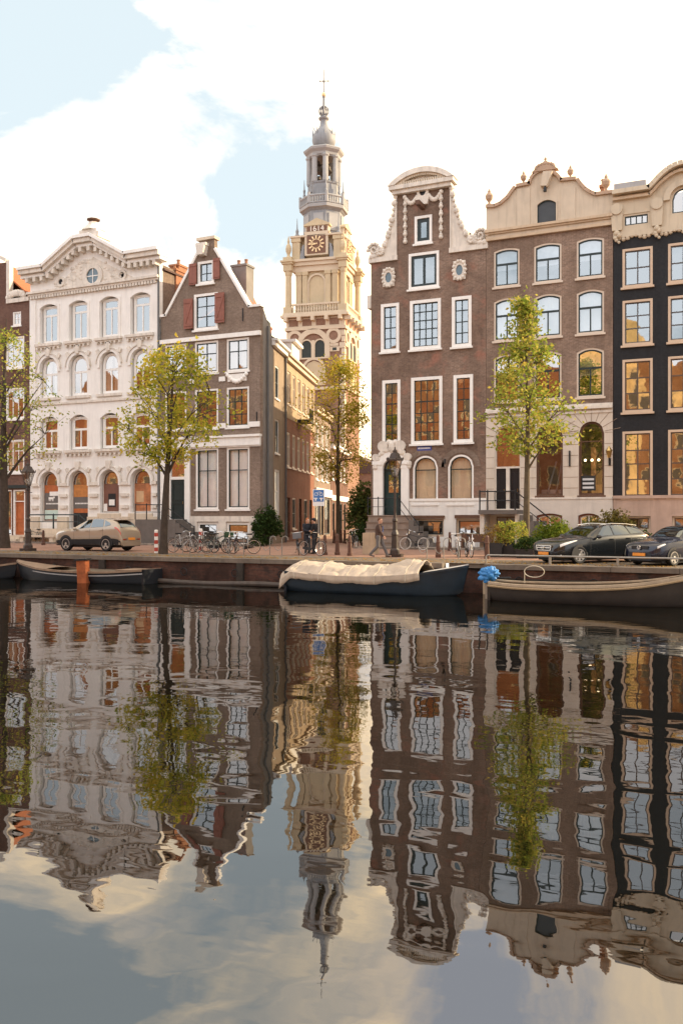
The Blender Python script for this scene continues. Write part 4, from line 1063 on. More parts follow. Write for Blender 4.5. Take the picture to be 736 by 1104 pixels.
class on_faces:           # what fn adds to the front face, and the same turned to the right-hand face
    def __init__(o,fn,each=False): o.fn=fn; o.each=each
    def build(o,name,m,par):
        for t in (0,1):
            mb=MB(); o.fn(mb)
            if t: mb.v=[(-y,x_,z_) for x_,y,z_ in mb.v]
            (mb.build_each if o.each else mb.build)(name,m,par)
def archw(mb,cx,z0,z1,hw,t,out):
    o=(cx-hw,cx+hw,z0,z1,hw); n=12; zc=z1-hw
    inn=[(cx+hw*math.cos(math.pi*i/n),zc+hw*math.sin(math.pi*i/n)) for i in range(n+1)]; outr=[(cx+(hw+t)*math.cos(math.pi*i/n),zc+(hw+t)*math.sin(math.pi*i/n)) for i in range(n+1)]
    inn=[(cx+hw,z0)]+inn+[(cx-hw,z0)]; outr=[(cx+hw+t,z0)]+outr+[(cx-hw-t,z0)]
    for i in range(len(inn)-1): mb.prism([inn[i],outr[i],outr[i+1],inn[i+1]],-w-out,-w)
def f1(mb):
    archw(mb,-.3,tz(391),tz(366),1.75,.75,.25)
    mb.box(-.52,-.08,-w-.2,-w,tz(391),tz(373)); mb.box(-2.9,2.2,-w-.22,-w,tz(392.5),tz(391))
    for cx in (-1.3,.7): archw(mb,cx,tz(391),tz(373),.72,.2,.18)
    archw(mb,-.2,tz(420),tz(393.5),1.45,.35,.2)
    for cx,c in ((-3.1,tz(370)),(2.75,tz(369))): 
        n=20; mb.ring([(cx+1.15*math.cos(2*math.pi*i/n),c+1.15*math.sin(2*math.pi*i/n)) for i in range(n)],[(cx+.68*math.cos(2*math.pi*i/n),c+.68*math.sin(2*math.pi*i/n)) for i in range(n)],-w-.2,-w)
    mb.box(-w,-2.3,-w-.15,-w,tz(380),tz(377)); mb.box(1.7,w-.9,-w-.15,-w,tz(380),tz(377)); mb.box(-w-.15,w+.15,-w-.3,-w,tz(425),tz(422)); mb.box(2.2,3.6,-w-.12,-w,tz(385.5),tz(380.5))
on_faces(f1).build('window_surrounds',tst2,T)
def f2(mb):
    for cx in (-1.3,.7):
        n=10; hw=.72; zc=tz(373)-hw; mb.prism([(cx-hw,tz(391)),(cx+hw,tz(391))]+[(cx+hw*math.cos(math.pi*i/n),zc+hw*math.sin(math.pi*i/n)) for i in range(n+1)],-w-.06,-w-.01)
    mb.box(2.6,3.2,-w-.13,-w,tz(384.5),tz(381.5))
on_faces(f2,True).build('window',mat('dark_louvre',(.03,.035,.03),.6),T)
on_faces(lambda mb: mb.prism([(-1.65,tz(420)),(1.25,tz(420)),(1.25,tz(404)),(.8,tz(397)),(-.2,tz(394)),(-1.2,tz(397)),(-1.65,tz(404))],-w-.05,-w-.01)).build('blind_arch',tst,T)
on_faces(lambda mb:(mb.lathe([(0,0),(.7,0),(.7,.03),(0,.03)],(-3.1,-w-.06,tz(370)),16,axis='y'),mb.lathe([(0,0),(.7,0),(.7,.03),(0,.03)],(2.75,-w-.06,tz(369)),16,axis='y')),True).build('roundel',brkT,T)
# bracketed frieze and balcony slab
wb=w+.25
mb=MB(); mb.box(-wb,wb,-wb,wb,tz(362),tz(358.7)); mb.box(-w-.05,w+.05,-w-.05,w+.05,tz(358.7),tz(349)); mb.build('frieze',tst2,T)
on_faces(lambda mb:[mb.box(-4.0+k*2.05,-2.6+k*2.05,-w-.07,-w-.04,tz(357.5),tz(350.5)) for k in range(4)],True).build('frieze_panel',brkT,T)
on_faces(lambda mb:[mb.prismz([(-4.55+k*2.05,-w-1.0),(-4.05+k*2.05,-w-1.0),(-4.05+k*2.05,-w),(-4.55+k*2.05,-w)],tz(353),tz(348.5)) or mb.box(-4.5+k*2.05,-4.1+k*2.05,-w-.5,-w,tz(358),tz(353)) for k in range(5)],True).build('bracket',tst2,T)
ws=w+.75
MB().box(-ws,ws,-ws,ws,tz(348.5),tz(346)).box(-ws+.25,ws-.25,-ws+.25,ws-.25,tz(346),tz(343.5)).build('balcony_slab',tst2,T)
zb0=tz(343.5); zb1=tz(299); 
MB().box(-3.3,3.3,-3.3,3.3,zb0,zb1).build('column_storey',tst,T)
for sx_ in (-1,1):
    for sy_ in (-1,1):
        mb=MB(); cx,cy=sx_*4.15,sy_*4.15
        mb.box(cx-.6,cx+.6,cy-.6,cy+.6,zb0,zb0+.9); mb.lathe([(.52,0),(.5,.3),(.47,.5),(.42,zb1-zb0-1.6),(.52,zb1-zb0-1.4),(.58,zb1-zb0-.9)],(cx,cy,zb0+.9),12); mb.build('column',tst,T)
def f3(mb):
    for cx in (-2.75,-1.85,1.65,2.75): mb.box(cx-.38,cx+.38,-3.65,-3.3,zb0,zb1-.5); mb.box(cx-.5,cx+.5,-3.75,-3.3,zb1-.5,zb1)
on_faces(f3,True).build('pilaster',tst,T)
def f4(mb):
    global w
    w0=w; w=3.33; archw(mb,-.1,zb0+1,tz(303),1.15,.28,.15); w=w0
on_faces(f4).build('niche_moulding',tst2,T)
def f5(mb):
    n=18
    for k in range(n): 
        xx=-3.4+6.8*k/(n-1)
        mb.lathe([(.1,0),(.16,.35),(.07,.8),(.12,1.0)],(xx,-4.3,zb0+.1),6)
    mb.box(-3.55,3.55,-4.45,-4.15,zb0+1.1,zb0+1.35); mb.box(-3.55,3.55,-4.4,-4.2,zb0,zb0+.12)
on_faces(f5).build('balustrade',tst2,T)
# entablature with projecting corners
mb=MB(); mb.box(-3.7,3.7,-3.7,3.7,zb1,tz(293)); mb.box(-4.0,4.0,-4.0,4.0,tz(293),tz(289)); mb.box(-4.25,4.25,-4.25,4.25,tz(289),tz(286.5)); mb.build('entablature',tst2,T)
for sx_ in (-1,1):
    for sy_ in (-1,1):
        cx,cy=sx_*4.15,sy_*4.15; mb=MB()
        mb.box(cx-.62,cx+.62,cy-.62,cy+.62,zb1+.01,tz(292)); mb.box(cx-.82,cx+.82,cy-.82,cy+.82,tz(292),tz(290)); mb.box(cx-.98,cx+.98,cy-.98,cy+.98,tz(290),tz(288.4)); mb.box(cx-.65,cx+.65,cy-.65,cy+.65,tz(288.4),tz(284.5)); mb.build('corner_block',tst,T)
        MB().lathe([(.4,0),(.25,.3),(.22,.5),(.42,1.0),(.45,1.4),(.35,1.8),(.15,2.1),(.2,2.4),(.04,3.2)],(cx,cy,tz(284.5)),8).build('finial',tst,T)
zc0=tz(286.5); zc1=tz(263)
mb=MB(); mb.box(-2.9,2.9,-2.9,2.9,zc0,zc1); mb.build('clock_storey',tst,T)
for sx_ in (-1,1):
    for sy_ in (-1,1):
        cx,cy=sx_*3.15,sy_*3.15; mb=MB(); mb.box(cx-.6,cx+.6,cy-.6,cy+.6,zc0,zc1-.6); mb.box(cx-.72,cx+.72,cy-.72,cy+.72,zc1-.6,zc1); mb.build('corner_block',tst,T)
        MB().lathe([(.3,0),(.35,.3),(.2,.5),(.25,.9),(.1,1.3),(.03,2.8)],(cx,cy,zc1+.25),8).build('finial',tlead,T)
MB().box(-4.0,4.0,-4.0,4.0,zc1+.01,zc1+.25).build('cornice',tst2,T)
def f6(mb):
    for sg_ in (-1,1): mb.prism([(sg_*1.9,zc0),(sg_*2.75,zc0),(sg_*2.5,zc0+.8),(sg_*2.2,zc1-1.2),(sg_*1.9,zc1-1.0)],-3.7,-2.9)
on_faces(f6,True).build('lead_scroll',tlead,T)
ck=mat('clock_brown',(.16,.075,.04),.5,.1); gold=mat('gilding',(.85,.62,.34),.4,.05,metal=.3)
def clock(turn):
    def tr(mb):
        if turn: mb.v=[(-y,x_,z_) for x_,y,z_ in mb.v]
        return mb
    zc=(tz(281)+tz(261.5))/2; h=(tz(261.5)-tz(281))/2
    fr=MB(); fr.box(-1.75,1.75,-3.92,-2.9,zc-h-.25,zc+h+.3); c=tr(fr).build('clock_case',tst2,T)
    fc=tr(MB().box(-1.4,1.4,-4.0,-3.92,zc-h,zc+h)).build('clock_face',ck,c)
    nm=MB()
    for k in range(12):
        a=k*math.pi/6; nm.prism([(.78*math.sin(a-.1),zc+.78*math.cos(a-.1)),(.78*math.sin(a+.1),zc+.78*math.cos(a+.1)),(1.2*math.sin(a+.08),zc+1.2*math.cos(a+.08)),(1.2*math.sin(a-.08),zc+1.2*math.cos(a-.08))],-4.05,-4.0)
    n=28; nm.ring([(.72*math.cos(2*math.pi*i/n),zc+.72*math.sin(2*math.pi*i/n)) for i in range(n)],[(.64*math.cos(2*math.pi*i/n),zc+.64*math.sin(2*math.pi*i/n)) for i in range(n)],-4.04,-4.0)
    tr(nm).build('numerals',gold,c)
    hd=MB(); 
    for (a,L,t) in ((R(280),1.1,.07),(R(255),.75,.09)):
        d=(math.sin(a),math.cos(a)); p=(d[1],-d[0]); hd.prism([(-d[0]*.2+p[0]*t,zc-d[1]*.2+p[1]*t),(-d[0]*.2-p[0]*t,zc-d[1]*.2-p[1]*t),(d[0]*L-p[0]*t*.4,zc+d[1]*L-p[1]*t*.4),(d[0]*L+p[0]*t*.4,zc+d[1]*L+p[1]*t*.4)],-4.1,-4.06)
    tr(hd).build('clock_hands',gold,c)
    zp=zc+h+.3; zq=tz(251.5)
    dp=MB(); dp.box(-1.85,1.85,-3.9,-2.6,zp,zp+.2); dp.box(-1.7,1.7,-3.6,-2.6,zp+.2,zq); tr(dp).build('date_block',tst2,c)
    dd_=tr(MB().box(-1.5,1.5,-3.7,-3.601,zp+.3,zq-.12)).build('date_panel',ck,c)
    pd=MB(); pd.box(-1.95,1.95,-3.85,-2.6,zq,zq+.22); pd.prism([(-1.9,zq+.221),(1.9,zq+.221),(0,zq+1.1)],-3.8,-2.6); tr(pd).build('pediment',tst,c)
    cu=bpy.data.curves.new('date','FONT'); cu.body='1614'; cu.size=1.15; cu.align_x='CENTER'; cu.align_y='CENTER'; cu.extrude=.03
    to=bpy.data.objects.new('tmp',cu); COL.objects.link(to); bpy.context.view_layer.update()
    me=bpy.data.meshes.new_from_object(to.evaluated_get(bpy.context.evaluated_depsgraph_get())); bpy.data.objects.remove(to)
    me.materials.clear(); me.materials.append(mat('date_white',(.8,.72,.6),.5,.03)); d=bpy.data.objects.new('date_lettering',me); COL.objects.link(d); d.parent=c
    zm=(zp+.3+zq-.12)/2
    if not turn: d.location=(0,-3.72,zm); d.rotation_euler=(R(90),0,0)
    else: d.location=(3.72,0,zm); d.rotation_euler=(R(90),0,R(90))
clock(False); clock(True)
# octagonal upper storeys
r8=lambda r:r/math.cos(R(22.5)); RO=R(22.5)
def oct_(name,prof,m): return MB().lathe([(r8(r),z_) for r,z_ in prof],(0,0,0),8,rot=RO).build(name,m,T)
oct_('octagon_storey',[(2.85,zc1),(2.8,tz(233)),(2.95,tz(232)),(3.2,tz(230)),(3.3,tz(229.5))],tlead)
mb=MB()
for k in range(8):
    a=k*math.pi/4; ca,sa=math.cos(a),math.sin(a)
    def pt(u,o): return (ca*o-sa*u,sa*o+ca*u)
    p=[pt(-.75,2.95),pt(.75,2.95),pt(.75,2.5),pt(-.75,2.5)]; mb.prismz(p,zc1+1.2,tz(236))
mb.build('lead_panel',tlead2,T)
oct_('gallery',[(3.0,tz(231)),(3.35,tz(230)),(3.4,tz(227)),(3.2,tz(226)),(2.4,tz(225.8))],tlead2)
mb=MB(); z0_,z1_=tz(226),tz(218)
for k in range(8):
    a0,a1=RO+k*math.pi/4,RO+(k+1)*math.pi/4; Rg=r8(3.25)
    p0,p1=Vector((Rg*math.cos(a0),Rg*math.sin(a0),0)),Vector((Rg*math.cos(a1),Rg*math.sin(a1),0))
    for i in range(7):
        p=p0.lerp(p1,(i+.5)/7); mb.tube([(p.x,p.y,z0_),(p.x,p.y,z1_)],.11,5)
    mb.tube([(p0.x,p0.y,z1_),(p1.x,p1.y,z1_)],.17,6); mb.tube([(p0.x,p0.y,z0_+.1),(p1.x,p1.y,z0_+.1)],.12,5); mb.tube([(p0.x,p0.y,z0_),(p0.x,p0.y,z1_+.5)],.22,6)
mb.build('gallery_railing',tlead2,T)
for k in range(8):
    a=RO+k*math.pi/4; q=Vector((math.cos(a),math.sin(a),0)); rg=r8(2.7); 
    mb=MB(); mb.lathe([(.2,0),(.22,.3),(.14,.5),(.2,1.0),(.1,1.2),(.03,2.6)],(q.x*rg,q.y*rg,tz(214)),6); mb.build('finial',tlead,T)
oct_('bell_storey_base',[(2.25,tz(225.8)),(2.2,tz(203)),(2.3,tz(202)),(2.35,tz(200.5)),(2.1,tz(200.5))],tlead)
mb=MB()
for k in range(8):
    a=RO+k*math.pi/4; q=(math.cos(a)*r8(2.0),math.sin(a)*r8(2.0)); mb.lathe([(.42,tz(200.5)),(.4,tz(175)),(.55,tz(173.5)),(.55,tz(172))],(q[0],q[1],0),8,rot=a)
mb.build('bell_pier',tlead2,T)
for k in range(8):
    mb=MB(); a=k*math.pi/4; ca,sa=math.cos(a),math.sin(a); n=8; hw=.55
    def P3(u,o,z_): return (ca*o-sa*u,sa*o+ca*u,z_)
    zc=tz(177)
    for i in range(n):
        a0,a1=math.pi*i/n,math.pi*(i+1)/n
        for (u0,u1,h0,h1) in ((hw*math.cos(a0),hw*math.cos(a1),zc+hw*math.sin(a0),zc+hw*math.sin(a1)),):
            mb.quad(P3(u0,2.15,h0),P3(u1,2.15,h1),P3(u1,2.15,tz(171.5)),P3(u0,2.15,tz(171.5)))
            mb.quad(P3(u0,2.15,h0),P3(u1,2.15,h1),P3(u1,1.8,h1),P3(u0,1.8,h0))
    mb.build('bell_arch',tlead2,T)
oct_('lantern_cornice',[(1.9,tz(172.5)),(2.3,tz(172)),(2.4,tz(169.5)),(2.75,tz(167)),(2.85,tz(165)),(2.6,tz(163.5)),(1.6,tz(161.5))],tlead2)
bell=mat('bell_bronze',(.12,.095,.07),.5,.1,metal=.6)
for (bx,by,bz,s) in ((-.7,-.6,188,1.0),(.7,-.5,188,.95),(0,.6,187,1.1),(-.65,-.7,180,.6),(.65,-.7,180,.6),(-.6,-.7,196,.55),(.7,-.65,196,.5)):
    MB().lathe([(.75*s,0),(.6*s,.25*s),(.45*s,.8*s),(.3*s,1.1*s),(.05,1.2*s)],(bx,by,tz(bz)),10).build('bell',bell,T)
MB().lathe([(1.3,tz(162)),(1.35,tz(160.5)),(1.25,tz(159.5)),(1.6,tz(157)),(1.75,tz(153)),(1.7,tz(148)),(1.35,tz(143)),(.85,tz(139)),(.6,tz(136)),(.5,tz(131)),(.55,tz(130)),(.75,tz(129)),(.8,tz(127.5)),(.4,tz(126)),(.3,tz(124.5))],(0,0,0),16).build('onion_dome',tlead,T,smooth=True)
mb=MB()
for k in range(8):
    a=RO+k*math.pi/4; mb.lathe([(.1,0),(.12,.3),(.03,1.1)],(1.62*math.cos(a),1.62*math.sin(a),tz(148.5)),5)
mb.build('dome_spikes',tlead,T)
mb=MB(); zc=tz(120); rr_=.72
for k in range(5):
    a=k*math.pi/5; mb.tube([(rr_*math.cos(a)*math.cos(t*math.pi/12),rr_*math.sin(a)*math.cos(t*math.pi/12),zc+rr_*math.sin(t*math.pi/12)) for t in range(25)],.09,5)
mb.build('open_sphere',tlead,T)
MB().lathe([(.26,tz(126)),(.2,tz(114)),(.16,tz(106)),(.25,tz(104.5)),(.12,tz(104))],(0,0,0),8).build('spire_shaft',tlead,T)
MB().ball((0,0,tz(102)),.33,12,8).build('gilded_ball',gold,T)
mb=MB(); mb.tube([(0,0,tz(101)),(0,0,tz(75))],[.1,.05],6); mb.tube([(-.6,0,tz(87)),(.7,0,tz(88))],.06,5); mb.ball((0,0,tz(87.6)),.2,6,5); mb.ball((-.6,0,tz(87)),.12,6,5); mb.ball((.7,0,tz(88)),.13,6,5); mb.build('weather_vane',tlead,T)
MB().tube([(-.9,-.5,tz(146)),(-1.5,-.6,tz(138))],.05,4).build('antenna',tlead,T)
# small antenna, low body of the church behind the houses
CH=thing('church_hall','brick church nave with dark roof behind the alley houses, at the foot of the tower','church',(tx-6,ty+14,GZ),TR)
MB().box(-9,12,0,22,0,9).build('wall',brkT,CH); MB().prism([(-9.3,9),(12.3,9),(1.5,13)],-.2,22.2).build('roof',darktile,CH)
# ================================================================ ground, quay, water, sky
pav=brick('clinker_paving',(.36,.21,.15),(.28,.16,.115),(.2,.16,.13),.25,.85,.22,.11)
def pavmat(name,c1,c2,mo,bw,bh):
    m,nt,out=nodes(name); p=N(nt,'ShaderNodeBsdfPrincipled'); nt.links.new(p.outputs[0],out.inputs[0]); co=objco(nt)
    b=N(nt,'ShaderNodeTexBrick'); nt.links.new(co,b.inputs['Vector']); b.inputs['Scale'].default_value=1
    b.inputs['Color1'].default_value=rgb(c1); b.inputs['Color2'].default_value=rgb(c2); b.inputs['Mortar'].default_value=rgb(mo); b.inputs['Brick Width'].default_value=bw; b.inputs['Row Height'].default_value=bh; b.inputs['Mortar Size'].default_value=.012
    c=mixc(nt,ramp(nt,noise(nt,co,.35,6,.65),.35,.7),b.outputs['Color'],[x*.6 for x in c1]); c=mixc(nt,ramp(nt,noise(nt,co,2.2,5,.7),.52,.75),c,[min(1,x*1.4) for x in c2])
    nt.links.new(c,p.inputs['Base Color']); p.inputs['Roughness'].default_value=.85; p.inputs['Specular IOR Level'].default_value=.2
    nt.links.new(bump(nt,b.outputs['Fac'],-.4,.01),p.inputs['Normal']); return m
clink=pavmat('red_clinker_paving',(.38,.215,.15),(.30,.17,.12),(.2,.15,.12),.22,.11)
cob=pavmat('grey_cobble_strip',(.20,.16,.12),(.15,.12,.09),(.1,.08,.06),.18,.12)
flag=pavmat('concrete_flags',(.34,.28,.23),(.3,.245,.2),(.18,.15,.12),.6,.6)
def sheet(x0,x1,y0,y1,z): return MB().quad((x0,y0,z),(x1,y0,z),(x1,y1,z),(x0,y1,z))
struct('ground',sheet(-700,700,YQ+.35,900,GZ-.004),clink)
struct('quay_strip',sheet(-110,60,YQ+.35,36.3,GZ),cob)
struct('pavement',MB().box(-110,X_at(282,YF),46.2,YF+.5,GZ-.1,GZ+.10).box(X_at(398,YF),60,46.2,YF+.5,GZ-.1,GZ+.10),flag)
struct('opposite_ground',sheet(-700,700,-200,1.4,GZ),clink)
struct('canal_bed',sheet(-700,700,-1,60,-2.5),mat('canal_mud',(.03,.03,.02),.9))
# water
m,nt,out=nodes('canal_water'); co=objco(nt)
g=N(nt,'ShaderNodeBsdfGlossy'); g.inputs['Roughness'].default_value=.012; g.inputs['Color'].default_value=(.97,.95,.94,1)
d=N(nt,'ShaderNodeBsdfDiffuse'); d.inputs['Color'].default_value=(.0022,.0026,.0018,1)
fr=N(nt,'ShaderNodeFresnel'); fr.inputs['IOR'].default_value=1.45
mr=N(nt,'ShaderNodeMapRange'); mr.inputs['From Min'].default_value=.1; mr.inputs['From Max'].default_value=.6; mr.inputs['To Min'].default_value=.235; mr.inputs['To Max'].default_value=.50
nt.links.new(fr.outputs[0],mr.inputs['Value'])
mx=N(nt,'ShaderNodeMixShader'); nt.links.new(mr.outputs[0],mx.inputs[0]); nt.links.new(d.outputs[0],mx.inputs[1]); nt.links.new(g.outputs[0],mx.inputs[2]); nt.links.new(mx.outputs[0],out.inputs[0])
big=noise(nt,mapping(nt,co,(.8,.95,1)),1.0,1.0,.4,.4)
med=noise(nt,mapping(nt,co,(1.0,1.5,1)),2.1,1,.4,.2)
rip=noise(nt,mapping(nt,co,(.7,1.6,1)),4.5,2,.5,.2)
sep=N(nt,'ShaderNodeSeparateXYZ'); nt.links.new(co,sep.inputs[0])
far=N(nt,'ShaderNodeMapRange'); far.inputs['From Min'].default_value=9; far.inputs['From Max'].default_value=26; far.inputs['To Min'].default_value=.0; far.inputs['To Max'].default_value=1; nt.links.new(sep.outputs[1],far.inputs['Value'])
patch=ramp(nt,noise(nt,mapping(nt,co,(.06,.16,1)),1.0,3,.5),.42,.62)
pm=N(nt,'ShaderNodeMath',operation='MULTIPLY'); nt.links.new(patch,pm.inputs[0]); nt.links.new(far.outputs[0],pm.inputs[1])
pa=N(nt,'ShaderNodeMath',operation='MULTIPLY_ADD'); nt.links.new(pm.outputs[0],pa.inputs[0]); pa.inputs[1].default_value=.0014; pa.inputs[2].default_value=.0002
r1=N(nt,'ShaderNodeMath',operation='MULTIPLY'); nt.links.new(rip,r1.inputs[0]); nt.links.new(pa.outputs[0],r1.inputs[1])
b1=N(nt,'ShaderNodeMath',operation='MULTIPLY_ADD'); nt.links.new(big,b1.inputs[0]); b1.inputs[1].default_value=.0098; nt.links.new(r1.outputs[0],b1.inputs[2])
b2=N(nt,'ShaderNodeMath',operation='MULTIPLY_ADD'); nt.links.new(med,b2.inputs[0]); b2.inputs[1].default_value=.0017; nt.links.new(b1.outputs[0],b2.inputs[2])
bp_=N(nt,'ShaderNodeBump'); bp_.inputs['Strength'].default_value=1; bp_.inputs['Distance'].default_value=1; nt.links.new(b2.outputs[0],bp_.inputs['Height'])
nt.links.new(bp_.outputs[0],g.inputs['Normal']); nt.links.new(bp_.outputs[0],fr.inputs['Normal'])
struct('canal_water',sheet(-400,400,1.2,YQ+.2,0),m)
# quay wall
capm=mat('quay_capstone',(.15,.12,.095),.85,.3,1.5,streak=.25,bmp=.015)
xqs=X_at(480,YQ); xqr=X_at(522,YQ)
Q=thing('quay_wall','old brick quay wall with stone coping below the parked cars and bicycles','quay wall',(0,YQ,0))
MB().box(-110,xqs,.0,.36,-2.4,.93).box(xqs,xqr,.5,.86,-2.4,.93).box(xqr,60,-.02,.36,-2.4,.93).build('wall',brkQ,Q)
mb=MB(); xx=-110; rq=random.Random(8)
while xx<xqs-.1: 
    L=min(rq.uniform(1.6,2.4),xqs-xx); mb.box(xx+.008,xx+L-.008,-.09+rq.uniform(-.01,.01),.4,.93,GZ+.01); xx+=L
xx=xqr
while xx<60:
    L=rq.uniform(1.6,2.4); mb.box(xx+.008,xx+L-.008,-.1+rq.uniform(-.01,.01),.4,.93,GZ+.01); xx+=L
mb.box(xqs,xqr,.4,.9,.93,GZ+.01); mb.build('coping',capm,Q)
MB().box(xqr-.02,xqr+.42,-.16,.5,-1,.93).build('corner_pier',mat('beige_concrete',(.45,.34,.23),.85,.12,2,streak=.25),Q)
mb=MB(); xx=-100
while xx<xqs-2: mb.box(xx,xx+.32,-.14,.0,-1,.93); xx+=7.3
mb.build('timber_fender',mat('wet_timber',(.035,.028,.022),.75,.3,4),Q)
mb=MB(); mb.box(xqr+.44,40,-.06,-.021,.5,.6); mb.build('dark_ledge',mat('wet_timber',(.035,.028,.022)),Q)
for px in (60,140,200,255,305,360,440,560,640,700):
    X=X_at(px,YQ); q=MB(); q.grid([[(X+(.16+.022*math.cos(b))*math.cos(a),-.13+.022*math.sin(b),.5+(.16+.022*math.cos(b))*math.sin(a)) for b in [2*math.pi*k/6 for k in range(7)]] for a in [2*math.pi*k/16 for k in range(17)]]); q.build('mooring_ring',blackiron,Q)
# floating fender beam
FB=MB(); pts=[(X_at(p,YQ-.45),YQ-.45+.05*math.sin(p*.03),.08+.03*math.sin(p*.05)) for p in range(120,312,10)]
FB.tube(pts,.1,8); tag(FB.build('floating_beam',mat('wet_timber_pale',(.07,.055,.045),.6,.3,3)),'long dark timber fender floating at the foot of the brick quay wall','fender')
# low guard rail on the right
gx0=X_at(524,YQ+.5)
Gr=thing('guard_rail','low steel guard rail along the quay edge in front of the dark parked cars','guard rail',(gx0,YQ+.45,GZ))
steel=mat('galvanised_steel',(.30,.28,.25),.45,.12,3,metal=.5)
MB().tube([(0,0,.0),(0,0,.27),(.06,0,.33),(12.6,0,.33)],.032,8).build('rail',steel,Gr)
for k in range(1,6): MB().box(k*2.4-.04,k*2.4+.04,-.04,.04,0,.3).build('post',steel,Gr)
# fallen leaves along the quay
mb=MB(); rl=random.Random(21)
for i in range(2600):
    X,Y=rl.uniform(-45,2),YQ+.3+abs(rl.gauss(0,1.3)); 
    if Y>40: continue
    a=rl.uniform(0,6.28); s=rl.uniform(.03,.07); zq=GZ+.012+rl.uniform(0,.015)
    if YQ-.02<Y<YQ+.42: zq+=.012
    c,s_=math.cos(a)*s,math.sin(a)*s; mb.quad((X-c,Y-s_,zq),(X+s_,Y-c,zq+.01),(X+c,Y+s_,zq),(X-s_,Y+c,zq+.012))
lv=mb.build('fallen_leaves',leafmat('dry_leaf',[(.35,.16,.04),(.42,.26,.06),(.25,.12,.05)],.1),fix=False); stuff(lv)
# ---------------------------------------------------------------- light
SUN_AZ,SUN_EL=R(57),R(22)      # azimuth from +Y towards +X
sv=Vector((math.sin(SUN_AZ)*math.cos(SUN_EL),math.cos(SUN_AZ)*math.cos(SUN_EL),math.sin(SUN_EL)))
sl=bpy.data.lights.new('sun','SUN'); sl.energy=3.4; sl.angle=R(.5); sl.color=(1,.80,.52)
so=bpy.data.objects.new('sun',sl); COL.objects.link(so); so.rotation_euler=(-sv).to_track_quat('-Z','Y').to_euler()
wd=bpy.data.worlds.new('World'); SC.world=wd; wd.use_nodes=True; nt=wd.node_tree; nt.nodes.clear()
out=nt.nodes.new('ShaderNodeOutputWorld'); bg=nt.nodes.new('ShaderNodeBackground'); nt.links.new(bg.outputs[0],out.inputs[0])
sky=N(nt,'ShaderNodeTexSky'); sky.sky_type='NISHITA'; sky.sun_disc=False; sky.sun_elevation=SUN_EL; sky.sun_rotation=SUN_AZ; sky.air_density=1.0; sky.dust_density=1.2; sky.ozone_density=1.5
tc=N(nt,'ShaderNodeTexCoord'); sp=N(nt,'ShaderNodeSeparateXYZ'); nt.links.new(tc.outputs['Generated'],sp.inputs[0])
zm=N(nt,'ShaderNodeMath',operation='MAXIMUM'); nt.links.new(sp.outputs[2],zm.inputs[0]); zm.inputs[1].default_value=0
za=N(nt,'ShaderNodeMath',operation='ADD'); nt.links.new(zm.outputs[0],za.inputs[0]); za.inputs[1].default_value=.35
dx=N(nt,'ShaderNodeMath',operation='DIVIDE'); nt.links.new(sp.outputs[0],dx.inputs[0]); nt.links.new(za.outputs[0],dx.inputs[1])
dy=N(nt,'ShaderNodeMath',operation='DIVIDE'); nt.links.new(sp.outputs[1],dy.inputs[0]); nt.links.new(za.outputs[0],dy.inputs[1])
cb=N(nt,'ShaderNodeCombineXYZ'); nt.links.new(dx.outputs[0],cb.inputs[0]); nt.links.new(dy.outputs[0],cb.inputs[1]); cb.inputs[2].default_value=SKY_SEED if 'SKY_SEED' in globals() else 3.1
n1=noise(nt,cb.outputs[0],2.3,9,.58,.4)
ul=Vector((math.sin(R(-43))*math.cos(R(31)),math.cos(R(-43))*math.cos(R(31)),math.sin(R(31))))    # the clearer part of the sky
dt=N(nt,'ShaderNodeVectorMath',operation='DOT_PRODUCT'); nt.links.new(tc.outputs['Generated'],dt.inputs[0]); dt.inputs[1].default_value=tuple(ul)
hole=ramp(nt,dt.outputs['Value'],.905,.995)
hm=N(nt,'ShaderNodeMath',operation='MULTIPLY_ADD'); nt.links.new(hole,hm.inputs[0]); hm.inputs[1].default_value=-.235; nt.links.new(n1,hm.inputs[2])
cl=ramp(nt,hm.outputs[0],.26,.46)
n2=noise(nt,cb.outputs[0],2.0,8,.62,.8)
shade=ramp(nt,n2,.34,.62,(4.2,4.5,5.1),(15.0,11.2,6.4))
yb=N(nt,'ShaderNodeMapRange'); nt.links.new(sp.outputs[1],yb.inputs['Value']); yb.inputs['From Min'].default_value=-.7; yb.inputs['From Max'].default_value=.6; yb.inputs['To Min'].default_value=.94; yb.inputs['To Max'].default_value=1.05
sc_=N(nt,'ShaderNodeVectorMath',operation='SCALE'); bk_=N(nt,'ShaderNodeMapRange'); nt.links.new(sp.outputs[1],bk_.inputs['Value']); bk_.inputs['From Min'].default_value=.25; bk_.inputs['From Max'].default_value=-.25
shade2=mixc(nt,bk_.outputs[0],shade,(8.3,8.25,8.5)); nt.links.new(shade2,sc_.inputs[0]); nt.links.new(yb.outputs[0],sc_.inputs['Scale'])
veil=mixc(nt,.88,sky.outputs[0],(3.6,4.1,4.25))
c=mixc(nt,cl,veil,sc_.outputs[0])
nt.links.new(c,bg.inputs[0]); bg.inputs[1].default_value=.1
cam=bpy.data.cameras.new('camera'); cam.sensor_width=36; cam.lens=36*F/1104; cam.shift_y=(HY-552)/1104; cam.clip_start=.1; cam.clip_end=3000
co_=bpy.data.objects.new('camera',cam); COL.objects.link(co_); co_.location=(0,0,CAMZ); co_.rotation_euler=(R(90),0,TH); SC.camera=co_
SC.view_settings.view_transform='Standard'; SC.view_settings.look='None'; SC.view_settings.exposure=1.25; SC.view_settings.gamma=1
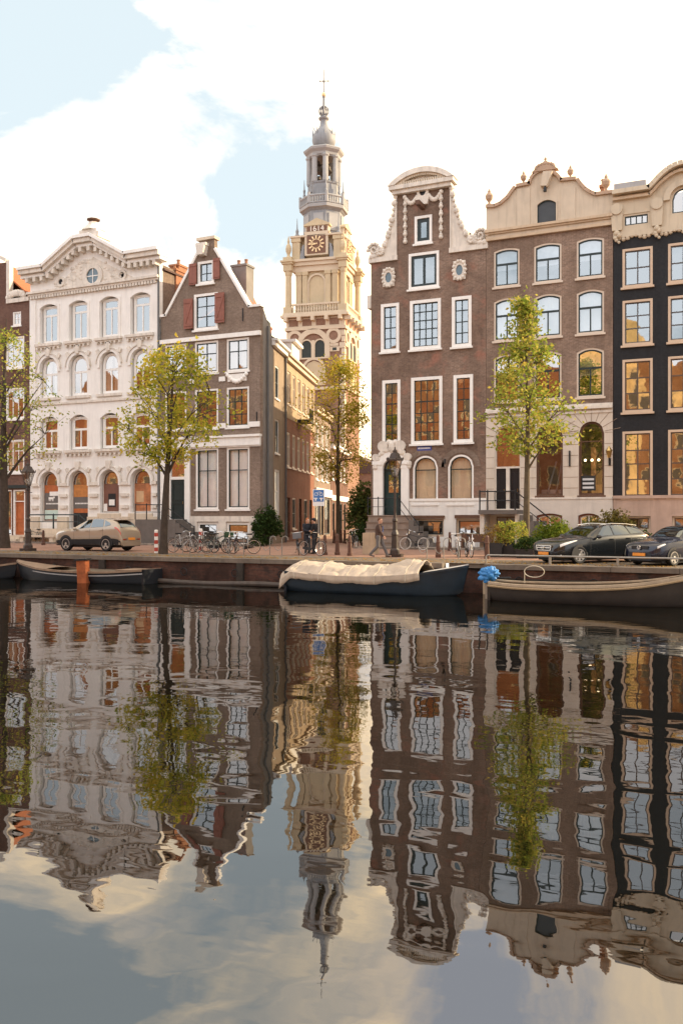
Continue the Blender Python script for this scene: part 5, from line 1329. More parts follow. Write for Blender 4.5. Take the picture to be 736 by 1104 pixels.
# ---------------------------------------------------------------- houses on the bank behind the camera (seen in the window panes)
xo=-150; ro=random.Random(4); k=0
darko=brick('dark_red_bank_brick',(.27,.085,.032),(.17,.055,.024),(.28,.18,.1),.25); goldo=mat('gold_ochre_plaster',(.68,.45,.2),.85,.35,.7)
while xo<55:
    wd_=ro.uniform(6.5,9.5); h=ro.uniform(19,23)
    o=thing('opposite_house','sunlit house of the near bank behind the viewer, seen only in window reflections','house',(xo+wd_/2,-13,GZ),R(180),'houses of the near bank behind the viewer')
    ops=[]
    for r_ in range(5):
        for c_ in range(3):
            x0=-wd_/2+.9+c_*(wd_-1.2)/3; ops.append((x0,x0+1.3,1.6+r_*4.0,4.0+r_*4.0,0))
    ops=[q for q in ops if q[3]<h-.6]
    mm=[goldo,brkO][k%2] if xo>-25 else [darko,brkO,darko][k%3]
    wall_mesh([(-wd_/2,h),(0,h+2.2),(wd_/2,h)],ops,0).build('wall',mm,o)
    for q in ops:
        mb=MB(); mb.ring(loop(*q),loop(*q,.14),.02,.2); wq=mb.build('window',mat('tan_far_frame',(.5,.36,.2),.7),o)
        MB().box(q[0]+.14,q[1]-.14,.1,.12,q[2]+.14,q[3]-.14).build('pane',mat('dark_far_pane',(.10,.08,.06),.3,spec=.3),wq)
    MB().box(-wd_/2,wd_/2,.4,8,0,h-.05).build('back_wall',mm,o)
    xo+=wd_+.02; k+=1
# ================================================================ trees
bark=mat('tree_bark',(.055,.04,.03),.9,.35,5,bmp=.03)
barkg=mat('mossy_bark',(.10,.075,.045),.9,.35,5,bmp=.03)
lf_yg=leafmat('yellow_green_leaf',[(.17,.21,.025),(.34,.35,.045),(.50,.44,.06),(.60,.45,.07)],.5)
lf_gr=leafmat('green_autumn_leaf',[(.15,.21,.035),(.27,.33,.055),(.42,.40,.08),(.50,.38,.08)],.5)
lf_gold=leafmat('golden_leaf',[(.24,.24,.03),(.40,.36,.045),(.54,.43,.06),(.46,.30,.05)],.5)
lf_bush=leafmat('dark_ivy_leaf',[(.018,.035,.012),(.035,.06,.018),(.07,.10,.03)],.25)
lf_lime=leafmat('lime_shrub_leaf',[(.09,.14,.02),(.18,.24,.03),(.28,.30,.05)],.4)
lf_olive=leafmat('olive_shrub_leaf',[(.12,.11,.03),(.20,.17,.05),(.28,.22,.07)],.3)
lf_rust=leafmat('rusty_shrub_leaf',[(.18,.11,.03),(.25,.17,.05),(.3,.2,.07)],.3)
def leaf_quads(mb,c,n,spread,rg,s0,s1):
    for _ in range(n):
        p=Vector((c[0]+rg.gauss(0,spread),c[1]+rg.gauss(0,spread),c[2]+rg.gauss(0,spread*.75)))
        a=Vector((rg.gauss(0,1),rg.gauss(0,1),rg.gauss(0,.7))).normalized(); b=a.orthogonal().normalized(); b=Matrix.Rotation(rg.uniform(0,6.28),3,a)@b
        s=rg.uniform(s0,s1); mb.quad(p-a*s,p+b*s*.55,p+a*s,p-b*s*.55)
def tree(label,X,Y,H,r0,env,zlo,zhi,ncl,nleaf,lm,bk,seed,spread=.42,lean=0.,s=(.07,.125),bare=0,limbs=9,group=None):
    """env(k, ang) gives the crown radius at relative height k; zlo/zhi crown bounds above ground"""
    rg=random.Random(seed)
    root=thing('tree',label,'tree',(X,Y,GZ),0,group)
    tp=[]; n=14
    for i in range(n+1):
        k=i/n; tp.append(Vector((lean*k+.10*math.sin(k*5+seed)*k,.10*math.sin(k*4+seed*2)*k,H*k)))
    tr=MB(); tr.tube(tp,[max(.02,r0*(1.28 if i==0 else 1)*(1-i/n)**.8+.012) for i in range(n+1)],10)
    t=tr.build('trunk',bk,root,smooth=True)
    def tpt(z):
        k=max(0,min(.999,z/H))*n; i=int(k); return tp[i].lerp(tp[i+1],k-i)
    br=MB(); lv=MB(); cl=[]
    for _ in range(ncl*4):
        if len(cl)>=ncl: break
        k=rg.random(); ang=rg.uniform(0,6.283); rad=env(k,ang)
        if rad<.05: continue
        q=math.sqrt(rg.uniform(.08,1.0))*rad; c0=tpt(zlo+(zhi-zlo)*k)
        cl.append((Vector((c0.x+q*math.cos(ang),c0.y+q*math.sin(ang)*.9,zlo+(zhi-zlo)*k)),q))
    # limbs, then twigs from limbs to the clumps
    ends=[]
    for j in range(limbs):
        k=(j+.5)/limbs*.85; ang=j*2.4+seed; rad=env(k,ang)*.75
        c0=tpt(zlo+(zhi-zlo)*k); e=Vector((c0.x+rad*math.cos(ang),c0.y+rad*math.sin(ang)*.9,zlo+(zhi-zlo)*k+rad*.25))
        b0=tpt(max(zlo*.82,e.z-rad*1.0-.5)); m_=b0.lerp(e,.5)+Vector((rg.uniform(-.2,.2),rg.uniform(-.2,.2),.18*rad))
        path=[b0,b0.lerp(m_,.6)+Vector((0,0,.05)),m_,e]; rr=max(.025,r0*.38*(1-k*.6)); br.tube(path,[rr,rr*.75,rr*.55,.012],6); ends+=path[1:]
    for (c,q) in cl:
        cand=min(ends+[tpt(max(.5,c.z-q*.6))],key=lambda p:(p-c).length+(.8 if p.z>c.z else 0))
        m_=cand.lerp(c,.5)+Vector((rg.uniform(-.12,.12),rg.uniform(-.12,.12),rg.uniform(0,.15)))
        br.tube([cand,m_,c],[.022,.015,.006],4)
        if rg.random()>=bare: leaf_quads(lv,c,int(nleaf*rg.uniform(.5,1.4)),spread*rg.uniform(.6,1.15),rg,*s)
    br.build('branches',bk,root,smooth=True); lv.build('crown',lm,root,fix=False)
    return root
def trunk_xy(px,Y): return X_at(px,Y),Y
# tree 1, left edge
X,Y=trunk_xy(5,38.5)
def env1(k,a): return 4.3*math.sin(math.pi*min(1,.12+.85*k))**.8*(.75+.25*math.sin(3*a+4*k))
tree('thin autumn tree at the left edge beside the old street lamp, half bare',X,Y,13.2,.27,env1,4.6,12.2,105,24,lf_gr,bark,2,.42,s=(.07,.115),bare=.05,limbs=12)
# tree 2
X,Y=trunk_xy(176,35.4)
def env2(k,a): return (3.25*math.sin(math.pi*min(1,.1+.80*k))**.75)*(.82+.25*math.sin(2*a+3*k+.6))
tree('yellow green tree on the quay between the white house and the brown gabled house',X,Y,9.4,.19,env2,4.5,9.6,115,44,lf_yg,bark,5,.36,lean=.55,limbs=11)
# tree 3 in the alley
X,Y=trunk_xy(364.5,58.5)
def env3(k,a): return (3.0*math.sin(math.pi*min(1,.14+.80*k))**.8)*(.85+.2*math.sin(3*a+5*k))
tree('golden leaved tree in the alley mouth in front of the church tower',X,Y,12.4,.17,env3,4.6,13.0,140,46,lf_gold,barkg,9,.42,limbs=11)
# tree 4
X,Y=trunk_xy(567,40)
def env4(k,a):
    pts=[(0,1.0),(.06,2.0),(.22,2.45),(.42,2.0),(.55,1.55),(.68,1.1),(.8,.68),(.9,.36),(1,.03)]
    return interp(pts,k)*(.88+.2*math.sin(2*a+6*k+1))
tree('conical green and yellow street tree in front of the beige parapet house',X,Y,11.2,.15,env4,4.7,11.6,140,38,lf_gr,barkg,12,.3,limbs=12)
def shrub(label,X,Y,Z,rx,ry,rz_,n,lm,seed,s=(.05,.09),name='shrub',cat='shrub',parent=None,spiky=0,group=None):
    rg=random.Random(seed)
    root=thing(name,label,cat,(X,Y,Z),0,group)
    mb=MB(); st=MB()
    for i in range(n):
        th=rg.uniform(0,6.283); ph=math.acos(rg.uniform(-.15,1)); q=rg.uniform(.45,1)**.5*(.85+.2*math.sin(3*th+2*ph+seed))
        c=(rx*q*math.sin(ph)*math.cos(th),ry*q*math.sin(ph)*math.sin(th),rz_*(.35+.65*q*math.cos(ph)))
        leaf_quads(mb,c,9,.11,rg,*s)
        if i%7==0: st.tube([(0,0,0),(c[0]*.4,c[1]*.4,c[2]*.6),c],[.02,.012,.005],4)
    st.build('stems',bark,root); mb.build('foliage',lm,root,fix=False); return root
shrub('dense dark ivy bush against the alley corner of the gabled house',X_at(293,YF)-.15,YF-.4,GZ,1.05,.8,2.45,420,lf_bush,3,(.06,.11),cat='bush')
shrub('low dark plant at the foot of the corner ivy bush',X_at(278,47.2),47.3,GZ,.7,.4,.6,90,lf_bush,4,cat='bush')
shrub('tall dark green shrub at the alley side of the neck gable house',X_at(391,50.5),50.5,GZ,1.0,1.1,4.2,480,leafmat('mixed_alley_leaf',[(.04,.06,.02),(.09,.11,.03),(.16,.15,.04)],.3),6,(.06,.12),cat='bush')
shrub('round green bush in the alley behind the concrete block',X_at(388,48),48.4,GZ,.9,.8,1.4,200,lf_bush,7,(.05,.09),cat='bush')
lime=shrub('bright lime green bush in front of the stairs, left of the dark estate car',X_at(597,43),43,GZ,1.05,.9,1.75,330,lf_lime,8,(.05,.09),cat='bush')
shrub('olive feathery shrub on the plinth in front of the black house corner',X_at(662,46.8),46.8,GZ,1.35,.8,2.2,420,lf_olive,9,(.05,.1),cat='bush')
shrub('small dark bush between the estate car and the blue hatchback',X_at(688,42.5),42.5,GZ,.9,.7,1.2,150,lf_bush,10,cat='bush')
potm=mat('grey_planter',(.035,.033,.032),.7,.2)
def planter(label,px,Y,w_,h_,lm,n,ph,seed):
    X=X_at(px,Y); root=thing('planter',label,'planter',(X,Y,GZ))
    mb=MB(); mb.ring([(-w_,0),(w_,0),(w_*1.1,h_),(-w_*1.1,h_)],[(-w_+.04,.02),(w_-.04,.02),(w_*1.1-.04,h_-.01),(-w_*1.1+.04,h_-.01)],-w_,-w_+.001)
    mb.v=[];mb.f=[];mb.m=[]
    mb.lathe([(w_*1.25,0),(w_*1.42,h_),(w_*1.32,h_),(w_*1.28,h_-.08)],(0,0,0),4,rot=R(45)); mb.build('pot',potm,root)
    rg=random.Random(seed); fo=MB()
    for i in range(n):
        th=rg.uniform(0,6.28); q=rg.random()**.5; zq=rg.random()
        leaf_quads(fo,(w_*1.5*q*math.cos(th)*(1-.3*zq),w_*1.2*q*math.sin(th),h_+ph*zq),8,.07,rg,.035,.07)
    fo.build('plant',lm,root,fix=False); return root
planter('square dark planter with a thin rusty plant, left of the bigger planter by the stoop',533.5,39,.42,.62,lf_rust,70,.75,1)
planter('dark planter with a full green bush under the conical tree',551,39.4,.6,.55,lf_gr,190,1.0,2)
planter('low dark planter with small green leaves between the bush and the estate car',570,38.6,.5,.4,lf_bush,150,.45,3)
# ================================================================ cars
black_rub=mat('tyre_rubber',(.012,.012,.013),.75,.2); plastic=mat('black_plastic',(.02,.02,.022),.5,.15)
alloy=mat('alloy_rim',(.55,.53,.5),.3,.08,metal=.8); chrome=mat('chrome',(.75,.74,.72),.12,.03,metal=1)
carglass=glassmat('car_glass',.20,(.85,.95,1),0,1,(.10,.115,.115)); lampglass=mat('clear_lamp_glass',(.68,.66,.62),.12,.15,8,spec=.8,coat=.5)
redlamp=mat('red_lamp_glass',(.42,.05,.025),.15,.1,8,spec=.7,coat=.5); plate_m=mat('amber_number_plate',(.72,.27,.04),.5,.04)
def catmull(pts,x):
    n=len(pts)
    for i in range(n-1):
        if pts[i][0]<=x<=pts[i+1][0]+1e-9:
            a=pts[max(i-1,0)];b=pts[i];c=pts[i+1];d=pts[min(i+2,n-1)]
            h=c[0]-b[0]; t=(x-b[0])/h; o=[]
            for k in range(1,len(b)):
                m0=(c[k]-a[k])/max(c[0]-a[0],1e-6)*h; m1=(d[k]-b[k])/max(d[0]-b[0],1e-6)*h
                o.append((2*t**3-3*t*t+1)*b[k]+(t**3-2*t*t+t)*m0+(-2*t**3+3*t*t)*c[k]+(t**3-t*t)*m1)
            return o
    return list(pts[-1][1:])
def make_car(name,label,loc,rz,spec):
    root=thing(name,label,'car',loc,rz)
    ST_=spec['st']; L=ST_[-1][0]; zb=spec['zb']; paint=spec['paint']
    def sec(s_):
        zt,zl,wb,wt=catmull(ST_,max(0,min(L,s_))); zl=min(zl,zt-.03); wt=min(wt,wb*.97)
        return [(wb*.86,zb),(wb*.965,zb+.07),(wb,zb+(zl-zb)*.45),(wb*.995,zb+(zl-zb)*.8),(wb*.965,zl),(wb*.965+(wt-wb*.965)*.5,zl+(zt-.06-zl)*.52),(wt,zl+(zt-.05-zl)*.98),(wt*.72,zt-.012),(0,zt)]
    def S(s_,v):
        p=sec(s_); v=max(0,min(8,v)); i=min(int(v),7); t=v-i
        return (L/2-s_, p[i][0]+(p[i+1][0]-p[i][0])*t, p[i][1]+(p[i+1][1]-p[i][1])*t)
    n=64; rows=[]
    for i in range(n+1):
        s_=L*(i/n); rows.append([S(s_,v/2) for v in range(17)]+[(a,-b,c) for a,b,c in [S(s_,v/2) for v in range(15,-1,-1)]])
    mb=MB(); mb.grid(rows); m_=len(rows[0]); mb.f.append(list(range(m_))[::-1]); mb.m.append(0); mb.f.append([n*m_+k for k in range(m_)]); mb.m.append(0)
    for i in range(n): mb.f.append([i*m_+m_-1,i*m_,(i+1)*m_,(i+1)*m_+m_-1]); mb.m.append(0)
    bodyo=mb.build('body',paint,root,smooth=True)
    def patch(nm,c4,m,off=.012,sides=(1,-1),par=None,nu=8,nv=4,th=True):
        # c4: four (s,v) corners, bilinear, set just proud of the body
        for sg in sides:
            rows=[]
            for i in range(nu+1):
                u=i/nu; r_=[]
                for j in range(nv+1):
                    w_=j/nv
                    s_=(c4[0][0]*(1-u)+c4[1][0]*u)*(1-w_)+(c4[3][0]*(1-u)+c4[2][0]*u)*w_; v_=(c4[0][1]*(1-u)+c4[1][1]*u)*(1-w_)+(c4[3][1]*(1-u)+c4[2][1]*u)*w_
                    p=Vector(S(s_,v_)); e=.02; du=Vector(S(s_+e,v_))-Vector(S(s_-e,v_)); dv=Vector(S(s_,min(8,v_+e)))-Vector(S(s_,v_-e)); nn=dv.cross(du)
                    nn=nn.normalized() if nn.length>1e-9 else Vector((0,0,1))
                    if nn.y<0 or (abs(nn.y)<.02 and nn.z<0): nn=-nn
                    p=p+nn*off; r_.append((p.x,p.y*sg,p.z))
                rows.append(r_)
            q=MB(); q.grid(rows); q.build(nm,m,par or root,smooth=True)
    def centre(nm,s0,s1,v0,v1,m,off=.012,nu=8):
        rows=[]
        for i in range(nu+1):
            s_=s0+(s1-s0)*i/nu; vv=[v0+(v1-v0)*j/6 for j in range(7)]; a=[S(s_+ (0) ,v) for v in vv]
            e=.02; t=Vector(S(s_+e,8))-Vector(S(s_-e,8)); nn=Vector((-t.z,0,t.x)); nn=-nn if nn.z<0 else nn; nn=nn.normalized()*off
            left=[(p[0]+nn.x,p[1],p[2]+nn.z) for p in a]; rows.append(left+[(p[0],-p[1],p[2]) for p in left[::-1][1:]])
        q=MB(); q.grid(rows); return q.build(nm,m,root,smooth=True)
    gw=spec['glass']
    centre('windscreen',gw['ws'][0],gw['ws'][1],6.35,8,carglass)
    centre('rear_window',gw['rw'][0],gw['rw'][1],6.35,8,carglass)
    for c4 in gw['side']: patch('side_window',c4,carglass)
    for a,b in spec.get('pillar',[]): patch('window_pillar',[(a-.02,4.3),(a+.03,4.3),(b+.03,6.0),(b-.02,6.0)],plastic,.014)
    if spec.get('wtrim'): patch('window_trim',spec['wtrim'],chrome,.016,nv=1,nu=14)
    for s_ in spec['seams']: patch('door_seam',[(s_-.006,.9),(s_+.006,.9),(s_+.006,4.0),(s_-.006,4.0)],plastic,.003,nu=1,nv=8)
    for s_ in spec['handles']:
        for sg in (1,-1):
            p=S(s_,3.55); MB().box(p[0]-.09,p[0]+.09,min(p[1]*sg,p[1]*sg+.035*sg),max(p[1]*sg,p[1]*sg+.035*sg),p[2]-.015,p[2]+.02).build('handle',paint,root)
    patch('sill_cladding',[(.05,0),(L-.05,0),(L-.05,spec['clad']),(.05,spec['clad'])],plastic,.006,nu=30)
    for c4 in spec['head']: patch('headlight',c4,lampglass,.012)
    for c4 in spec['tail']: patch('tail_light',c4,redlamp,.014)
    R_=spec['r']; W_=spec['tw']
    for s_ in spec['ax']:
        for sg in (1,-1):
            wx=L/2-s_; yo=sec(s_)[2][0]
            wl=bpy.data.objects.new('wheel',None); COL.objects.link(wl); wl.parent=root; wl.location=(wx,sg*(yo+.012),R_)
            if s_==spec['ax'][0] and spec.get('steer'): wl.rotation_euler=(0,0,spec['steer'])
            ty=MB(); prof=[(R_*.66,-.02),(R_*.7,.0),(R_*.9,.012),(R_*.98,-.02),(R_,-.06),(R_,-W_+.04),(R_*.95,-W_),(R_*.6,-W_)]
            ty.lathe([(a,b*sg) for a,b in prof],(0,0,0),24,axis='y'); ty.build('tyre',black_rub,wl,smooth=True)
            rm=MB(); rm.lathe([(R_*.69,.0),(R_*.62,.0),(R_*.6,-.03*sg),(R_*.6,-.08*sg)],(0,0,0),24,axis='y'); rm.f.pop(); rm.m.pop(); rm.f.pop(); rm.m.pop()
            for k in range(spec.get('spokes',5)):
                a=2*math.pi*k/spec.get('spokes',5)+.3; d=(math.cos(a),math.sin(a)); p=(-d[1],d[0]); r0_,r1_=R_*.1,R_*.64; t0,t1=R_*.16,R_*.11
                rm.prism([(d[0]*r0_-p[0]*t0,d[1]*r0_-p[1]*t0),(d[0]*r1_-p[0]*t1,d[1]*r1_-p[1]*t1),(d[0]*r1_+p[0]*t1,d[1]*r1_+p[1]*t1),(d[0]*r0_+p[0]*t0,d[1]*r0_+p[1]*t0)],-.045*sg,-.01*sg)
            rm.lathe([(R_*.18,-.04*sg),(R_*.18,.0),(0.02,.005*sg)],(0,0,0),12,axis='y'); rm.build('rim',alloy,wl)
            ds=MB(); ds.lathe([(0.01,-.07*sg),(R_*.6,-.07*sg),(R_*.6,-.09*sg)],(0,0,0),20,axis='y'); ds.build('brake_disc',mat('dark_steel',(.05,.05,.05),.5,metal=.5),wl)
            ar=MB(); ra=R_+.065; pts=[]
            for k in range(25):
                a=math.pi*k/24*1.1-.05*math.pi; pts.append((wx+ra*math.cos(a),max(zb-.02,R_+ra*math.sin(a))))
            ar.prism(pts,sg*(yo-.3) if sg>0 else sg*(yo+.004),sg*(yo+.004) if sg>0 else sg*(yo-.3)); ar.build('wheel_arch',plastic,root)
    MB().box(-L/2+.35,L/2-.35,-.7,.7,zb-.08,zb+.12).build('underbody',plastic,root)
    return root,S,L,patch
SUVP=mat('champagne_paint',(.36,.295,.225),.32,.05,1.2,metal=.35,coat=.7)
suv_st=[(0,.78,.66,.64,.54),(.05,.93,.76,.77,.62),(.25,1.04,.88,.87,.74),(.7,1.10,.97,.915,.80),(1.1,1.14,1.02,.925,.80),(1.3,1.21,1.04,.925,.76),(1.75,1.44,1.05,.925,.66),(2.1,1.585,1.07,.925,.62),(2.6,1.635,1.09,.925,.62),(3.2,1.62,1.12,.92,.61),(3.75,1.56,1.16,.91,.60),(3.98,1.48,1.17,.90,.60),(4.2,1.26,1.10,.88,.68),(4.32,1.05,.98,.87,.72),(4.40,.9,.82,.84,.70),(4.44,.62,.56,.78,.6)]
sx0=X_at(59,37.0); 
suv,S_,L_,pt_=make_car('parked_car','champagne gold crossover car parked on the left side of the quay',(sx0+2.45,37.55,GZ),R(180),dict(st=suv_st,zb=.27,paint=SUVP,r=.365,tw=.23,clad=1.9,ax=(.88,3.5),
   glass=dict(ws=(1.38,2.02),rw=(3.95,4.24),side=[[(1.65,4.35),(2.42,4.35),(2.42,6.0),(2.15,6.0)],[(2.48,4.35),(3.28,4.35),(3.16,6.0),(2.48,6.0)],[(3.36,4.4),(3.72,4.75),(3.62,5.3),(3.26,5.9)]]),
   seams=(1.42,2.45,3.3),handles=(2.28,3.2),head=[[(.1,3.4),(.75,3.9),(.7,4.6),(.12,4.5)]],tail=[[(4.02,3.9),(4.41,3.7),(4.36,4.7),(4.0,4.35)]],spokes=5))
suv.scale=(1,1,1.05)
MB().box(-L_/2+.02,-L_/2+.12,-.72,.72,.24,.52).build('rear_bumper',plastic,suv)
MB().box(-L_/2-.012,-L_/2+.02,-.27,.27,.56,.68).build('number_plate',plate_m,suv)
MB().box(-L_/2+.3,-L_/2+.72,-.56,.56,1.535,1.565).build('roof_spoiler',SUVP,suv)
for sg in (1,-1): 
    MB().ball((L_/2-1.55,sg*1.0,1.1),.11,10,7,(.8,1.1,.75)).build('mirror',SUVP,suv)
    MB().box(-L_/2-.0,-L_/2+.05,sg*.55-.14,sg*.55+.14,.55,.62).build('reflector',redlamp,suv)
WGP=mat('dark_teal_black_paint',(.005,.008,.012),.25,.05,1,metal=.2,coat=.6)
wg_st=[(0,.62,.56,.55,.48),(.05,.76,.66,.68,.56),(.3,.88,.78,.84,.70),(.8,.96,.88,.90,.77),(1.3,1.01,.93,.925,.78),(1.5,1.07,.95,.925,.74),(1.95,1.30,.965,.925,.66),(2.35,1.44,.98,.925,.62),(2.9,1.49,.99,.925,.62),(3.6,1.475,1.02,.92,.61),(4.3,1.41,1.06,.90,.59),(4.55,1.33,1.06,.88,.60),(4.78,1.08,.98,.85,.66),(4.86,.85,.78,.82,.66),(4.9,.6,.54,.76,.6)]
hd=R(234)
def place_car(pxc,Yc,ang,L): return (X_at(pxc,Yc),Yc,GZ)
fx,fy=X_at(586,34.0),34.0
wl_=4.9
wag,S2,L2_,pt2=make_car('parked_car','dark estate car parked nose to the canal, left of the blue hatchback',(fx-math.cos(hd)*wl_/2,fy-math.sin(hd)*wl_/2,GZ),hd,dict(st=wg_st,zb=.2,paint=WGP,r=.335,tw=.21,clad=.5,ax=(.95,3.69),steer=R(-8),
   glass=dict(ws=(1.5,2.3),rw=(4.5,4.76),side=[[(1.85,4.35),(2.75,4.35),(2.75,6.0),(2.42,6.0)],[(2.81,4.35),(3.65,4.35),(3.55,6.0),(2.81,6.0)],[(3.72,4.4),(4.38,4.55),(4.1,5.75),(3.64,5.95)]]),wtrim=[(2.2,6.12),(4.35,5.9),(4.35,6.2),(2.2,6.4)],
   seams=(1.5,2.78,3.68),handles=(2.6,3.5),head=[[(.12,3.3),(.85,3.9),(.8,4.5),(.14,4.4)]],tail=[[(4.5,3.9),(4.86,3.7),(4.84,4.6),(4.5,4.3)]],spokes=7))
xf=wl_/2
mb=MB(); mb.ring([(-.38,.5),(.38,.5),(.42,.7),(-.42,.7)],[(-.33,.53),(.33,.53),(.37,.67),(-.37,.67)],-.03,.03)
def front_part(mbx,nm,m,root,xo):
    mbx.v=[(xo-y_,x_,z_) for x_,y_,z_ in mbx.v]; return mbx.build(nm,m,root)
front_part(mb,'grille_frame',chrome,wag,xf+.0); front_part(MB().box(-.4,.4,.0,.1,.5,.7).box(-.36,.36,-.035,-.02,.585,.615),'grille',plastic,wag,xf+.0)
front_part(MB().box(-.35,.35,-.045,-.02,.59,.63),'grille_bar',chrome,wag,xf)
front_part(MB().ring([(.075*math.cos(i*.3927),.61+.075*math.sin(i*.3927)) for i in range(16)],[(.058*math.cos(i*.3927),.61+.058*math.sin(i*.3927)) for i in range(16)],-.07,-.046).prism([(-.08,.605),(.0,.605),(.08,.615),(0,.625)],-.07,-.046),'emblem',chrome,wag,xf)
front_part(MB().box(-.52,.52,-.02,.2,.2,.46),'bumper',WGP,wag,xf-.02)
front_part(MB().box(-.27,.27,-.05,-.02,.34,.45),'number_plate',plate_m,wag,xf)
front_part(MB().box(-.4,.4,-.03,.0,.23,.31),'lower_intake',plastic,wag,xf)
for sg in (1,-1):
    front_part(MB().box(sg*.62-.14,sg*.62+.14,-.0,.05,.27,.36),'fog_light',lampglass,wag,xf-.14)
    MB().ball((L2_/2-1.85,sg*1.0,1.02),.11,10,7,(.8,1.15,.7)).build('mirror',WGP,wag)
    mb=MB(); mb.tube([(L2_/2-2.3,sg*.6,1.46),(L2_/2-2.9,sg*.6,1.52),(L2_/2-3.7,sg*.59,1.5),(L2_/2-4.3,sg*.57,1.44)],.016,6); mb.build('roof_rail',chrome,wag)
HBP=mat('dark_blue_paint',(.006,.010,.026),.25,.05,1,metal=.2,coat=.6)
hb_st=[(0,.60,.54,.52,.46),(.05,.74,.64,.66,.54),(.3,.86,.77,.80,.68),(.8,.93,.86,.85,.74),(1.2,.98,.90,.868,.74),(1.4,1.05,.92,.868,.70),(1.8,1.30,.93,.868,.62),(2.15,1.42,.94,.868,.58),(2.7,1.445,.96,.865,.58),(3.3,1.42,.98,.86,.57),(3.7,1.33,.99,.85,.58),(3.95,1.08,.95,.83,.62),(4.1,.9,.82,.81,.64),(4.15,.6,.55,.76,.58)]
hd2=R(237); fx,fy=X_at(689,33.9),33.9; hl=4.15
hb,S3,L3_,pt3=make_car('parked_car','dark blue hatchback parked nose to the canal at the right edge of the picture',(fx-math.cos(hd2)*hl/2,fy-math.sin(hd2)*hl/2,GZ),hd2,dict(st=hb_st,zb=.19,paint=HBP,r=.31,tw=.19,clad=.6,ax=(.83,3.34),
   glass=dict(ws=(1.4,2.1),rw=(3.6,3.93),side=[[(1.75,4.35),(2.5,4.35),(2.5,6.0),(2.22,6.0)],[(2.56,4.35),(3.25,4.35),(3.15,6.0),(2.56,6.0)]]),
   seams=(1.4,2.53,3.2),handles=(2.38,3.1),head=[[(.1,3.5),(.42,3.8),(.4,4.5),(.12,4.45)]],tail=[[(3.9,3.9),(4.1,3.7),(4.08,4.6),(3.9,4.3)]],spokes=6))
xf=hl/2
front_part(MB().box(-.36,.36,-.03,.1,.6,.72),'grille',plastic,hb,xf-.02)
em=MB().ring([(.075*math.cos(i*.3927),.66+.075*math.sin(i*.3927)) for i in range(16)],[(.06*math.cos(i*.3927),.66+.06*math.sin(i*.3927)) for i in range(16)],-.06,-.03)
for a,b in (((-.045,.70),(-.02,.61)),((-.02,.61),(0,.65)),((0,.65),(.02,.61)),((.02,.61),(.045,.70))): em.prism([(a[0]-.008,a[1]),(a[0]+.008,a[1]),(b[0]+.008,b[1]),(b[0]-.008,b[1])],-.06,-.03)
front_part(em,'emblem',chrome,hb,xf-.0)
front_part(MB().box(-.5,.5,-.03,.2,.2,.5),'bumper',mat('bumper_grey_blue',(.02,.024,.034),.4),hb,xf-.02)
front_part(MB().box(-.27,.27,-.06,-.03,.36,.47),'number_plate',plate_m,hb,xf)
for sg in (1,-1): MB().ball((L3_/2-1.75,sg*.94,.98),.1,10,7,(.8,1.15,.75)).build('mirror',HBP,hb)
